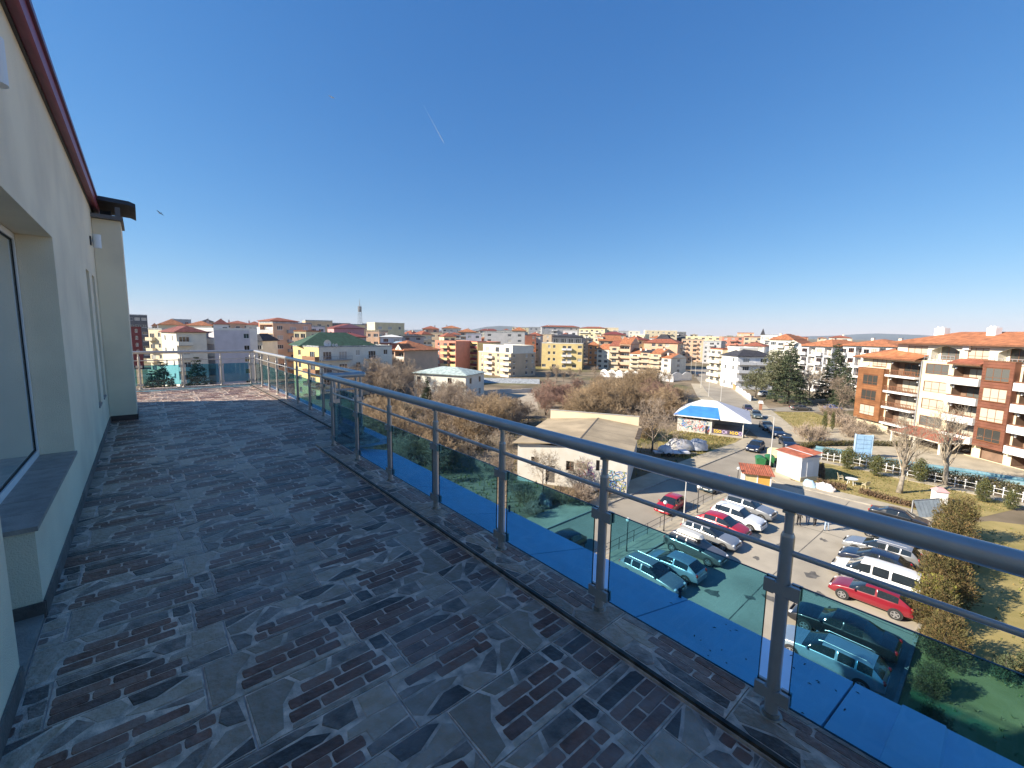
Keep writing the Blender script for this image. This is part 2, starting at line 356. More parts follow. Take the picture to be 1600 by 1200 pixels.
# big window beside the balcony door
m_wglass = M('reflection_toned_glass', (.40, .45, .43), .04, .1, .6, spec=.55, coat=.8)  # pale base colour stands in for the sky and room reflected in it
def wall_window(y0, y1, z0, z1, x, fr=.055):
    b = MB(); b.box(x - .03, y0, z0, x + .03, y0 + fr, z1); b.box(x - .03, y1 - fr, z0, x + .03, y1, z1); b.box(x - .03, y0 + fr, z0, x + .03, y1 - fr, z0 + fr); b.box(x - .03, y0 + fr, z1 - fr, x + .03, y1 - fr, z1)
    o = b.build('window', m_frame_w, bld)
    b = MB(); b.box(x - .012, y0 + fr - .002, z0 + fr - .002, x + .012, y1 - fr + .002, z1 - fr + .002); b.build('pane', m_wglass, o)
    b = MB(); g = .012
    for q in ((y0 + fr, z0 + fr, y0 + fr + g, z1 - fr), (y1 - fr - g, z0 + fr, y1 - fr, z1 - fr), (y0 + fr, z0 + fr, y1 - fr, z0 + fr + g), (y0 + fr, z1 - fr - g, y1 - fr, z1 - fr)):
        b.box(x + .0125, q[0], q[1], x + .02, q[2], q[3])
    b.build('gasket', m_black, o)
wall_window(3.73, 5.795, Z - 1.2, Z + .795, -.83); wall_window(3.06, 3.715, FL + .03, Z + .795, -.83)
wall_window(8.905, 9.415, Z - 1.22, Z + .835, -.86); wall_window(9.925, 10.415, Z - 1.22, Z + .835, -.86)
for i in range(7):
    y = 3.70 + i * .3; b = MB(); b.box(-.80, y + .002, Z - 1.228, X0 + .016, min(y + .298, 5.798), Z - 1.200 + random.uniform(-.001, .001)); b.build('sill_tile', m_sill, bld)
for a, e in ((8.905, 9.415), (9.925, 10.415)):
    b = MB(); b.box(-.83, a, Z - 1.233, X0 + .012, e, Z - 1.205); b.build('sill_tile', m_sill, bld)
y = 3.72
while y < 10.9:
    e = min(y + .45, 10.94); b = MB(); b.box(X0 + .001, y + .003, FL + .002, X0 + .013, e - .002, FL + .105 + random.uniform(-.003, .003)); b.build('skirting_tile', m_skirt, bld); y += .45
b = MB(); b.box(-.82, 3.705, FL + .002, X0 + .01, 3.718, FL + .105); b.build('skirting_tile', m_skirt, bld)
b = MB(); b.box(X0 + .001, 2.2, FL + .002, X0 + .013, 3.048, FL + .105); b.build('skirting_tile', m_skirt, bld)
b = MB(); b.box(-.84, 3.06, FL - .02, X0, 3.71, FL + .028); b.build('door_threshold', m_sill, bld)

ch = thing('chimney', 'square cream chimney stack with dark sheet-metal cap against the penthouse wall', 'chimney', (0, 0, 0))
b = MB(); b.box(X0 + .004, 10.96, FL, -.18, 11.9, Z + 1.93); b.build('stack', m_cream, ch)
b = MB(); b.box(X0 + .014, 10.946, FL + .002, -.167, 10.959, FL + .105); b.box(-.179, 10.946, FL + .002, -.167, 11.9, FL + .105); b.build('skirting', M('brown_skirting', (.075, .05, .042), .5, .3, 6), ch)
b = MB(); b.box(X0 - .15, 10.86, Z + 1.935, -.14, 12.0, Z + 2.0, 0)
for x, yy in ((X0 - .1, 10.9), (-.24, 10.9), (X0 - .1, 11.9), (-.24, 11.9)): b.box(x, yy, Z + 2.0, x + .07, yy + .07, Z + 2.17, 0)
b.box(X0 + .12, 11.0, Z + 2.0, -.3, 11.86, Z + 2.1, 2)
b.build('cap_frame', [M('cap_slab', (.16, .15, .15), .7, .2, 5), m_maroon, m_black], ch)
b = MB(); pr = []
for k in range(9):
    a = k / 8; x = X0 - .3 + min(max((a - .06) / .88, 0), 1) * .90 + (-.02 if k == 0 else .02 if k == 8 else 0); pr.append((x, Z + 2.30 - .02 * abs(2 * a - 1) - (.03 if k in (0, 8) else 0)))
for k in range(8):
    (xa, za), (xb, zb) = pr[k], pr[k + 1]
    for y0, y1 in ((10.8, 12.06),):
        b.poly([(xa, y0, za), (xb, y0, zb), (xb, y1, zb), (xa, y1, za)]); b.poly([(xa, y0, za - .07), (xa, y1, za - .07), (xb, y1, zb - .07), (xb, y0, zb - .07)])
        b.poly([(xa, y0, za - .07), (xb, y0, zb - .07), (xb, y0, zb), (xa, y0, za)]); b.poly([(xb, y1, zb - .07), (xa, y1, za - .07), (xa, y1, za), (xb, y1, zb)])
b.poly([(pr[-1][0], 10.8, pr[-1][1] - .07), (pr[-1][0], 12.06, pr[-1][1] - .07), (pr[-1][0], 12.06, pr[-1][1]), (pr[-1][0], 10.8, pr[-1][1])])
b.build('cap', M('cap_sheet', (.055, .062, .075), .8, .2, 4), ch)

def wall_lamp(label, y, z):
    t = thing('wall_lamp', label, 'lamp', (X0, y, Z + z), 0, 'white cylinder lamps on the penthouse wall')
    b = MB(); b.box(.001, -.05, -.07, .02, .05, .07); b.build('back_plate', m_dark, t)
    b = MB(); b.tube([(.085, 0, -.11), (.085, 0, .11)], .055, 16); b.build('shade', m_frame_w, t, smooth=40)
    b = MB(); b.box(.018, -.015, -.02, .05, .015, .02); b.build('arm', m_white, t)
wall_lamp('white cylinder wall lamp high under the maroon eave above the large window', 3.42, 1.3)
wall_lamp('small white wall lamp just before the chimney stack', 10.2, 1.42)

# --- railing
m_glass = glass_mat('blue_tinted_glass', (.43, .71, .805))
m_gedge = M('glass_edge', (.02, .05, .07), .15, 0, 1)
m_steel = M('worn_flange', (.30, .28, .25), .45, .3, 20, metal=.6)
rl = thing('balcony_railing', 'grey tubular metal railing with blue tinted glass panels along the terrace edge', 'railing', (0, 0, 0))
ZB, ZR = Z - 1.762, Z - .72
XN, XF, YE = 2.13, 2.74, 16.08
b = MB(); b.tube([(0, 0, .0), (0, 0, .885)], .028, 18, 0); b.tube([(0, 0, .8851), (0, 0, .9)], [.028, .022], 18); b.tube([(0, 0, .9), (0, 0, 1.01)], .019, 14)
b.box(-.024, -.024, .992, .024, .024, 1.003)
post_me = b.mesh('post', m_metal, 40)
b = MB(); b.tube([(0, 0, .0), (0, 0, .008)], [.05, .046], 20); b.tube([(0, 0, .008), (0, 0, .02)], [.037, .034], 20); fl_me = b.mesh('flange', m_steel, 40)
b = MB(); b.box(-.026, -.072, -.032, -.008, -.03, .032); b.box(-.026, .03, -.032, -.008, .072, .032); b.box(.008, -.072, -.032, .022, -.03, .032); b.box(.008, .03, -.032, .022, .072, .032); b.box(-.027, -.034, -.026, .021, .034, .026)
clamp_me = b.mesh('clamp', m_metal)
def post(x, y, rz=0, clamps=True):
    p = inst('post', post_me, rl, (x, y, ZB), rz); inst('flange', fl_me, p)
    if clamps:
        for z in (.115, .635): inst('clamp', clamp_me, p, (.0, 0, z))
    return p
def panel(x0, y0, x1, y1, g=.066):
    d = Vector((x1 - x0, y1 - y0, 0)); L = d.length; d.normalize()
    t = math.atan2(d.y, d.x); b = MB()
    b.box(g, -.004, 0, L - g, .004, .585, 0)
    o = b.build('glass_panel', m_glass, rl, (x0, y0, ZB + .085), t)
    e = MB(); e.box(g, -.0045, .5852, L - g, .0045, .588); e.box(g - .003, -.0045, 0, g - .0002, .0045, .588); e.box(L - g + .0002, -.0045, 0, L - g + .003, .0045, .588); e.box(g, -.0045, -.003, L - g, .0045, -.0002)
    e.build('panel_edge', m_gedge, o)
ny = [-2.5, -1.48, -.46, .563, 1.568, 2.572, 3.61, 4.66, 5.68, 6.66]
for i, y in enumerate(ny):
    post(XN, y)
    if i: panel(XN, ny[i - 1], XN, y)
post(2.27, 6.98, rad(90)); post(2.62, 6.98, rad(90)); panel(2.2, 6.98, 2.70, 6.98)
fy = [7.1, 8.15, 9.12, 10.06, 11.05, 12.1, 13.1, 14.12, 15.1, YE]
for i, y in enumerate(fy):
    post(XF, y)
    if i: panel(XF, fy[i - 1], XF, y)
bx = [2.6, 1.8, .85, -.14, -1.15]
for i, x in enumerate(bx):
    post(x, YE, rad(90))
    if i: panel(bx[i], YE, bx[i - 1], YE)
def rail(name, pts, r, zz):
    b = MB(); b.tube([(x, y, zz) for x, y in pts], r, 20); return b.build(name, m_metal, rl, smooth=50)
HR = .043
for seg in ([(XN, -3), (XN, .9)], [(XN, .9), (XN, 4.3)], [(XN, 4.3), (XN, 6.94)], [(XN + .02, 6.98), (XF - .02, 6.98)], [(XF, 7.02), (XF, 11.5)], [(XF, 11.5), (XF, YE - .04)], [(XF - .02, YE), (-2.2, YE)]):
    rail('handrail', seg, HR, ZR)
for x, y in ((XN, 6.97), (XF, 6.98), (XF, YE)):
    b = MB(); b.ball((x, y, ZR), HR * 1.02, 20, 12); b.build('handrail_elbow', m_metal, rl, smooth=True)
for y in (.9, 4.3): rail('handrail_joint', [(XN, y - .004), (XN, y + .004)], HR * 1.03, ZR)
for seg in ([(XN, -3), (XN, 6.66)], [(XN, 6.98), (XF, 6.98)], [(XF, 7.1), (XF, YE)], [(XF, YE), (-2.2, YE)]): rail('mid_rail', seg, .0135, Z - .952)

# --- pale sheet-metal roof strip outside the railing
m_ledge = M('pale_blue_sheet', (.52, .75, .94), .5, .05, 2, bump=.05, bscale=200)
cr = thing('metal_roof_strip', 'pale blue painted sheet-metal roof strip sloping down outside the railing', 'roof', (0, 0, 0))
xi, zi, xo, zo = 2.24, Z - 1.835, 3.12, Z - 2.055
y = 1.45 - 1.04 * 5
while y < 6.8:
    a, e = y + .006, min(y + 1.034, 6.85); b = MB()
    for s in (0, 1):
        pass
    b.poly([(xi, a, zi), (xo, a, zo), (xo, e, zo), (xi, e, zi)]); b.poly([(xi, a, zi - .03), (xi, e, zi - .03), (xo, e, zo - .03), (xo, a, zo - .03)])
    b.poly([(xo, a, zo - .03), (xo, e, zo - .03), (xo, e, zo), (xo, a, zo)]); b.poly([(xi, a, zi - .03), (xo, a, zo - .03), (xo, a, zo), (xi, a, zi)]); b.poly([(xi, e, zi), (xo, e, zo), (xo, e, zo - .03), (xi, e, zi - .03)])
    b.build('roof_sheet', m_ledge, cr); y += 1.04
b = MB(); b.poly([(xi - .03, -4, zi - .04), (xo - .03, -4, zo - .04), (xo - .03, 6.85, zo - .04), (xi - .03, 6.85, zi - .04)]); b.box(xo - .06, -4, zo - .35, xo - .035, 6.85, zo - .045); b.build('underlay', m_dark, cr)
b = MB()
sl = (zo - zi) / (xo - xi)
for yy in (.02,):
    b.poly([(xi, yy, zi + .035), (xo - .05, yy, zo + .045), (xo - .05, yy + .17, zo + .045), (xi, yy + .17, zi + .035)])
    b.poly([(xi, yy - .01, zi), (xo - .04, yy - .01, zo + .01), (xo - .05, yy, zo + .045), (xi, yy, zi + .035)]); b.poly([(xi, yy + .17, zi + .035), (xo - .05, yy + .17, zo + .045), (xo - .04, yy + .18, zo + .01), (xi, yy + .18, zi)])
    b.poly([(xo - .04, yy - .01, zo + .01), (xo - .04, yy + .18, zo + .01), (xo - .05, yy + .17, zo + .045), (xo - .05, yy, zo + .045)])
b.build('seam_batten', m_ledge, cr)
b = MB()
for k in range(46):
    q = random.random() ** 1.3; x = xi + .05 + q * .75; yy = random.choice((.75, .9, .3, -.3, 1.2)) + random.uniform(-.4, .4); zz = zi + sl * (x - xi) + .003
    a = random.uniform(0, 3); l = random.uniform(.006, .016); wv = .004
    b.poly([(x - l * math.cos(a), yy - l * math.sin(a), zz), (x + wv * math.sin(a), yy - wv * math.cos(a), zz + .004), (x + l * math.cos(a), yy + l * math.sin(a), zz), (x - wv * math.sin(a), yy + wv * math.cos(a), zz + .003)])
tag(b.build('dry_leaf_litter', M('leaf_bits', (.03, .025, .02), .9, .2, 5)), 'dark dry leaf bits scattered on the pale roof strip', 'litter', kind='stuff')
for yy in (1.5, 3.58):
    b = MB(); b.tube([(xo - .04, yy, zo), (xo - .04, yy, zo + .06)], .012, 10); b.ball((xo - .04, yy, zo + .07), .018, 10, 6); b.build('roof_pin', m_dark, cr)

# ================================================================== GROUND
m_ground = M('dry_meadow', (.185, .145, .085), .95, .3, .12, bump=.8, bscale=1.2, col2=(.28, .215, .145), detail=9)
t = m_ground.node_tree; N = t.nodes; b_ = N['Principled BSDF']
src = b_.inputs['Base Color'].links[0].from_socket
nz = N.new('ShaderNodeTexNoise'); nz.inputs['Scale'].default_value = .035; nz.inputs['Detail'].default_value = 7
tc = N.new('ShaderNodeTexCoord'); t.links.new(tc.outputs['Object'], nz.inputs['Vector'])
cr_ = N.new('ShaderNodeValToRGB'); cr_.color_ramp.elements[0].position = .50; cr_.color_ramp.elements[1].position = .66; t.links.new(nz.outputs['Fac'], cr_.inputs[0])
mx = N.new('ShaderNodeMix'); mx.data_type = 'RGBA'; t.links.new(cr_.outputs[0], mx.inputs[0]); t.links.new(src, mx.inputs[6]); mx.inputs[7].default_value = (.13, .125, .04, 1)
t.links.new(mx.outputs[2], b_.inputs['Base Color'])
mb = MB(); rs = [0, 6, 12, 20, 30, 45, 60, 80, 100, 130, 160, 200, 240, 280, 330, 400, 500, 650, 900, 1400, 2500, 5000, 9000, 16000]; NS = 72; rings = []
for r in rs:
    rings.append([mb.p(r * math.cos(2 * math.pi * k / NS), r * math.sin(2 * math.pi * k / NS), hump(r, 0)) for k in range(NS)] if r else [mb.p(0, 0, 0)])
for i in range(len(rs) - 1):
    for k in range(NS):
        if i == 0: mb.f.append([rings[0][0], rings[1][k], rings[1][(k + 1) % NS]])
        else: mb.f.append([rings[i][k], rings[i + 1][k], rings[i + 1][(k + 1) % NS], rings[i][(k + 1) % NS]])
        mb.m.append(0)
tag(mb.build('ground', m_ground, smooth=True), kind='structure')

m_asph = M('weathered_asphalt', (.32, .28, .222), .9, .14, .22, bump=.35, bscale=30, detail=9)
m_asph2 = M('parking_concrete', (.40, .35, .272), .9, .16, .3, bump=.3, bscale=25, detail=10)
m_pave = M('pale_paving', (.43, .37, .27), .9, .14, .5, bump=.4, bscale=14, detail=8)
m_kerb = M('kerb_stone', (.36, .33, .28), .9, .15, 1.5, bump=.3)
m_lawn = M('winter_lawn', (.27, .225, .07), .95, .15, .35, bump=.6, bscale=5, col2=(.38, .295, .115), detail=9)
m_soil = M('bare_soil', (.20, .155, .11), .95, .25, .6, bump=.8, bscale=6, col2=(.15, .12, .07))
def sheet(name, pts, z, m, kind='structure', th=None):
    b = MB()
    if th: b.prism(pts, z, z + th, 0)
    else: b.poly([(x, y, z) for x, y in pts])
    return tag(b.build(name, m), kind=kind)
LK = [(78.2, 27), (81.5, 27.6), (86.2, 30.8), (125, 55.8), (156, 73.5), (193, 94.5), (232, 117)]
RK = [(82.0, 19.5), (82.4, 23), (101, 32.6), (133, 50), (186, 81.0), (235, 108)]
def zz(p, dz): return (p[0], p[1], hump(*p) + dz)
sheet('street', [(2, 19.5), (82, 19.5), (82.3, 23), (80, 27.3), (76, 25.7), (2, 25.4)], .02, m_asph)
b = MB()
la = [(76, 25.7)] + LK[1:]; ra = [(82, 19.6)] + RK[1:]
for i in range(1, 7):
    j = min(i, len(ra) - 1); L0, L1 = la[i - 1], la[i]
    R0, R1 = ra[min(i - 1, len(ra) - 1)], ra[j]
    b.poly([zz(L0, .024), zz(R0, .024), zz(R1, .024), zz(L1, .024)])
tag(b.build('side_street', m_asph), kind='structure')
def kerb_line(pts, w=.16, h=.13, name='kerb', par=None):
    b = MB()
    for (x0, y0), (x1, y1) in zip(pts, pts[1:]):
        L = math.hypot(x1 - x0, y1 - y0); n = max(1, int(L / 3)); a = math.atan2(y1 - y0, x1 - x0)
        for i in range(n):
            s0, s1 = L * i / n + .01, L * (i + 1) / n - .01
            q = MB(Matrix.Translation((x0, y0, hump(x0, y0))) @ Matrix.Rotation(a, 4, 'Z'))
            q.box(s0, -w / 2, 0, s1, w / 2, h)
            k = len(b.v); b.v += q.v; b.f += [[i_ + k for i_ in f_] for f_ in q.f]; b.m += q.m
    return tag(b.build(name, m_kerb), kind='structure')
arc = [(76.2, 25.75), (77.8, 26.2), (78.8, 27.2), (79.4, 28.6), (80.6, 29.4), (83, 30.0)]
kerb_line([(2, 25.5), (76, 25.7)] + arc[1:] + LK[2:5]); kerb_line(RK[1:5]); kerb_line([(20, 19.42), (50, 19.42)]); kerb_line([(20, 17.55), (49.5, 17.55)]); kerb_line([(57.4, 17), (57.4, 3.5), (56, 1.9), (22, 1.9)])
sheet('pavement', [(2, 25.6), (76, 25.8), (77.8, 26.3), (78.7, 27.3), (79.2, 28.7), (74, 28.2), (58, 28.4), (2, 28.2)], .0, m_pave, th=.10)
sheet('street_verge', [(86.2, 30.9), (125, 55.9), (156, 73.6), (153.5, 76), (122, 58.2), (84.5, 32.5)], .0, m_pave, th=.08)
sheet('verge_path', [(82.5, 22.9), (101.1, 32.5), (133, 49.9), (186, 80.8), (187.5, 78.2), (135, 47.4), (103, 30), (84.5, 20.5)], .0, m_pave, th=.09)
sheet('parking_lot', [(15, 1.95), (56, 1.95), (57.3, 3.5), (57.3, 17), (60, 19.45), (49.6, 19.4), (49.4, 17.5), (15, 17.5)], .016, m_asph2)
sheet('parking_walk', [(15, 17.6), (49.4, 17.6), (49.4, 19.36), (15, 19.36)], .0, m_pave, th=.12)
sheet('garden_walk', [(57.5, 2.5), (59.4, 2.0), (59.6, 16.0), (66, 19.4), (59.9, 19.4), (57.5, 17)], .0, m_pave, th=.08)
sheet('lawn', [(10, 1.78), (56.0, 1.78), (58, 1.9), (62, -.5), (70, -14), (40, -40), (10, -40)], .01, m_lawn)
sheet('hotel_lawn', [(59.5, 15.6), (59.4, 2.1), (63, 0), (71, -3), (73.5, 6), (75, 14), (72, 17)], .012, m_lawn)
sheet('corner_lawn', [(85.5, 22), (102, 29.4), (112.5, 35.5), (120, 29), (108, 20), (96, 20.5), (90, 19)], .012, m_lawn)
sheet('kiosk_lawn', [(58, 28.5), (74, 28.35), (77.5, 29), (74.8, 39.5), (66, 38), (58, 33)], .011, m_lawn)
sheet('driveway', [(112.8, 36.2), (116.5, 38.6), (150, 24), (150, 16), (121, 29)], .02, m_asph)
sheet('hotel_terrace', [(73.2, 19), (100, 24), (108, 17.5), (91, -3), (84, -12), (72, -6), (76, 4), (77.5, 14)], .014, m_pave)
# oil stains and patches are in the concrete's own colour; cracks as thin dark seams
b = MB()
for pts in ([(46, 17.4), (45.2, 14), (45.8, 9), (45.1, 2)], [(34, 17.4), (34.2, 12.2), (33.7, 2)], [(15, 9.6), (33.8, 9.8), (45.4, 9.5), (57, 9.7)]):
    for (x0, y0), (x1, y1) in zip(pts, pts[1:]):
        d = Vector((y1 - y0, x0 - x1)).normalized() * .035; b.poly([(x0 - d.x, y0 - d.y, .021), (x1 - d.x, y1 - d.y, .021), (x1 + d.x, y1 + d.y, .021), (x0 + d.x, y0 + d.y, .021)])
for cx_, cy_, r_ in ((31, 8.9, .5), (36.6, 7.9, .7), (34.2, 6.9, .45), (28.6, 11.6, .6), (40, 11, .5), (30, 9.8, .35), (44, 9, .4), (36, 11.5, .4)):
    n = 12; b.poly([(cx_ + r_ * random.uniform(.4, 1.1) * math.cos(2 * math.pi * k / n), cy_ + r_ * random.uniform(.4, 1.1) * math.sin(2 * math.pi * k / n), .0205) for k in range(n)])
tag(b.build('parking_stains', M('oil_stain', (.13, .12, .105), .7, .3, 2)), kind='structure')
sheet('paved_yard', [G(738, 618).xy, G(835, 612).xy, G(842, 640).xy, G(760, 653).xy], .012, M('dusty_yard', (.42, .35, .26), .95, .15, .3, bump=.3, bscale=5))
# pool with pale blue rim and pump channel
pl = thing('swimming_pool', 'long curved pale-blue swimming pool in front of the brown hotel', 'pool', (0, 0, 0))
path = [(79.5, 18.5), (80.2, 14.5), (79.6, 10), (80.4, 6), (81.6, 2), (82.2, -3), (82.6, -8)]
b = MB(); wv = 1.5
def offs(pts, d):
    out = []
    for i, (x, y) in enumerate(pts):
        a = pts[max(0, i - 1)]; c = pts[min(len(pts) - 1, i + 1)]; v = Vector((c[1] - a[1], a[0] - c[0])).normalized(); out.append((x + v.x * d, y + v.y * d))
    return out
pa, pb, pa2, pb2 = offs(path, -1.0), offs(path, 1.0), offs(path, -1.35), offs(path, 1.35)
for i in range(len(path) - 1):
    b.poly([(*pa[i], .16), (*pb[i], .16), (*pb[i + 1], .16), (*pa[i + 1], .16)])
b.build('water', M('pool_water', (.08, .26, .31), .06, .05, .3, spec=.5), pl)
b = MB()
for A_, B_ in ((pa, pa2), (pb2, pb)):
    for i in range(len(path) - 1):
        q = [A_[i], B_[i], B_[i + 1], A_[i + 1]]
        b.poly([(x, y, .42) for x, y in q]); b.poly([(*q[0], 0), (*q[3], 0), (*q[3], .42), (*q[0], .42)]); b.poly([(*q[1], .42), (*q[2], .42), (*q[2], 0), (*q[1], 0)])
b.build('rim', M('pale_blue_rim', (.20, .33, .38), .5, .15, 1.5), pl)
# hills on the horizon
for nm, pxs, D, hs, m in (('hill', (590, 660, 735, 760, 780, 800, 822, 850, 900), 9000, (30, 60, 70, 150, 175, 170, 120, 60, 30), 0), ('ridge', (1180, 1260, 1310, 1340, 1370, 1400, 1430, 1500, 1640), 12000, (40, 60, 90, 130, 150, 140, 130, 90, 60), 0)):
    b = MB(); top = []; bot = []; back = []
    for px, h in zip(pxs, hs):
        q = PD(px, D); w = PD(px, D * 1.25); top.append((q.x * 1.1, q.y * 1.1, 7 + h)); bot.append((q.x, q.y, 0)); back.append((w.x, w.y, 0))
    for i in range(len(top) - 1):
        b.poly([bot[i], bot[i + 1], top[i + 1], top[i]]); b.poly([top[i], top[i + 1], back[i + 1], back[i]])
    tag(b.build(nm, M(nm + '_woods', (.055, .075, .08), .95, .25, .002), smooth=True), kind='structure')

# ================================================================== VEGETATION
RV = random.Random(11)
m_bark = M('grey_bark', (.17, .14, .115), .95, .3, 3, bump=.6, bscale=20, rnd=.15)
m_twig = M('bare_twigs', (.34, .265, .20), .95, .25, 1.5, rnd=.22)
m_twig_p = M('pale_twigs', (.38, .31, .23), .95, .2, 1.5, rnd=.12)
m_twig_g = M('golden_twigs', (.34, .245, .15), .95, .25, 1.5, rnd=.2)
m_twig_r = M('reddish_twigs', (.31, .195, .15), .95, .25, 1.5, rnd=.15)
m_thuja = M('bronze_thuja', (.145, .095, .042), .9, .4, 1.2, col2=(.12, .11, .045), rnd=.1)
m_leaf_y = M('yellowgreen_leaf', (.20, .19, .035), .8, .3, 2, rnd=.1)
m_leaf_o = M('olive_leaf', (.15, .155, .075), .85, .35, .8, col2=(.26, .25, .15), rnd=.1)
m_leaf_d = M('dark_needles', (.028, .048, .03), .85, .35, .9, col2=(.06, .085, .045), rnd=.12)
m_leaf_s = M('spruce_needles', (.065, .09, .045), .85, .3, 1.5, col2=(.115, .135, .065), rnd=.12)

RMIN = .0145
def rv(a, b): return RV.uniform(a, b)
def perp(d):
    a = rv(0, 2 * math.pi); u = d.orthogonal().normalized(); w = d.cross(u)
    return u * math.cos(a) + w * math.sin(a)
def grow(mb, p, d, L, r, lev, spread, kids, upw, seg=3, n=4, tip=.35, wob=.25):
    pts = [p]; q = p.copy(); dd = d.copy()
    for i in range(seg):
        dd = (dd + perp(dd) * rv(0, wob) + Vector((0, 0, upw * .12))).normalized(); q = q + dd * (L / seg); pts.append(q.copy())
    rr = [max(RMIN, r * (1 - (1 - tip) * i / seg)) for i in range(seg + 1)]
    mb.tube(pts, rr, n, 0, cap=False)
    if lev <= 0: return
    k = kids[0] if isinstance(kids, (list, tuple)) else kids
    rest = kids[1:] if isinstance(kids, (list, tuple)) and len(kids) > 1 else kids
    for j in range(k):
        t = rv(.28, 1.0); i = min(seg - 1, int(t * seg)); f = t * seg - i
        bp = pts[i].lerp(pts[i + 1], f); rb = (rr[i] + (rr[i + 1] - rr[i]) * f)
        bd = (d * rv(.35, .9) + perp(d) * spread * rv(.6, 1.2) + Vector((0, 0, upw * .35))).normalized()
        grow(mb, bp, bd, L * rv(.42, .68), rb * rv(.42, .62), lev - 1, spread, rest, upw, 2 if lev < 3 else 3, 3, .3, wob)
def bare_mesh(seed, h=9.0, trunk=.25, kids=(6, 5, 5, 4), spread=.75, upw=.5, tm=m_bark, cm=m_twig, rtr=.16, multi=1, twig=.011):
    RV.seed(seed); t = MB(); c = MB()
    for s in range(multi):
        a = 2 * math.pi * s / multi + rv(0, .6); lean = .0 if multi == 1 else .35
        d = Vector((lean * math.cos(a), lean * math.sin(a), 1)).normalized(); b = Vector((.1 * lean * math.cos(a), .1 * lean * math.sin(a), -.15))
        pts = [b]; dd = d.copy(); n = 5; Ht = h * .62
        for i in range(n):
            dd = (dd + perp(dd) * rv(0, .12)).normalized(); pts.append(pts[-1] + dd * (Ht / n))
        rr = [rtr * (1.25 if i == 0 else 1) * (1 - .7 * i / n) for i in range(n + 1)]
        t.tube(pts, rr, 7, 0)
        for j in range(kids[0] + 3):
            f = trunk + (1 - trunk) * (j + rv(0, .9)) / (kids[0] + 3); f = min(f, .999); i = int(f * n); fr = f * n - i
            bp = pts[i].lerp(pts[i + 1], fr); rb = rr[i] * .55
            bd = (dd * .45 + perp(dd) * spread + Vector((0, 0, upw))).normalized()
            grow(c, bp, bd, h * rv(.3, .44) * (1.1 - .35 * f), max(rb, .02), 3, spread, kids[1:], upw, 4, 4, .25)
    return t.mesh('trunk', tm, True), c.mesh('crown', cm, True)
def shrub_mesh(seed, h=2.6, n=44, w=1.6, cm=m_twig_g, kids=(6, 5)):
    RV.seed(seed); c = MB(); t = MB()
    for i in range(n):
        a = rv(0, 6.283); r = w * math.sqrt(RV.random()) * .55
        d = Vector((math.cos(a) * rv(.1, .7), math.sin(a) * rv(.1, .7), 1)).normalized()
        grow(c if i > 5 else t, Vector((r * math.cos(a), r * math.sin(a), -.05)), d, h * rv(.5, .85), .022, 2 if i > 5 else 1, .6, kids, .4, 3, 3, .25)
    return t.mesh('stems', m_bark), c.mesh('twigs', cm)
def tree(name, label, cat, meshes, loc, sc=1.0, rz=None, group=None, parts=('trunk', 'crown')):
    t = thing(name, label, cat, loc, RV.uniform(0, 6.28) if rz is None else rz, group)
    t.scale = (sc, sc, sc) if not hasattr(sc, '__len__') else sc
    for nm, me in zip(parts, meshes): inst(nm, me, t)
    return t
BT = [bare_mesh(21 + i, h=h, kids=k, spread=s, upw=u, cm=c) for i, (h, k, s, u, c) in enumerate((
    (9, (7, 6, 6, 5), .75, .45, m_twig), (9, (7, 6, 6, 5), .95, .25, m_twig), (9, (7, 6, 6, 4), .6, .7, m_twig), (9, (7, 6, 5, 4), .85, .4, m_twig_p)))]
BTR = bare_mesh(31, h=6, kids=(6, 6, 5, 4), spread=.8, upw=.45, cm=m_twig_r, multi=2, trunk=.12)
BTG = bare_mesh(32, h=6, kids=(6, 6, 5, 4), spread=.8, upw=.45, cm=m_twig_g, multi=3, trunk=.1)
RMIN = .011
BTB = bare_mesh(33, h=9, kids=(10, 4, 4, 3), spread=.7, upw=.75, cm=m_twig_p, tm=M('pale_bark', (.29, .25, .20), .95, .3, 3, bump=.6, bscale=15), rtr=.27, trunk=.3)
RMIN = .0145
SH_G = [shrub_mesh(41 + i, cm=m_twig_g) for i in range(2)]
SH_B = [shrub_mesh(45 + i, cm=m_twig) for i in range(2)]
SH_R = [shrub_mesh(48, cm=m_twig_r)]

def leaf_crown(seed, n, shape, size, mats, clump=14, flat=.5):
    """n small leaf faces gathered in clumps spread through a crown volume"""
    R = random.Random(seed); mb = MB()
    for c in range(max(1, n // clump)):
        p = shape(R)
        cr2 = size * R.uniform(1.6, 3.4)
        for k in range(clump):
            q = p + Vector((R.gauss(0, .5), R.gauss(0, .5), R.gauss(0, .5 * flat + .15))) * cr2
            a = Vector((R.gauss(0, 1), R.gauss(0, 1), R.gauss(0, .8))).normalized() * size * R.uniform(.6, 1.2)
            bb = a.cross(Vector((R.gauss(0, 1), R.gauss(0, 1), R.gauss(0, 1)))).normalized() * size * R.uniform(.3, .6)
            i = len(mb.v); mb.v += [q - a, q + bb, q + a, q - bb]; mb.f.append([i, i + 1, i + 2, i + 3]); mb.m.append(R.randrange(len(mats)))
    return mb.mesh('crown', mats)
def ellipsoid(c, r, shell=.55):
    def f(R):
        d = Vector((R.gauss(0, 1), R.gauss(0, 1), R.gauss(0, 1))).normalized(); k = (shell + (1 - shell) * R.random()) if R.random() < .8 else R.random()
        return Vector((c[0] + d.x * r[0] * k, c[1] + d.y * r[1] * k, c[2] + d.z * r[2] * k))
    return f
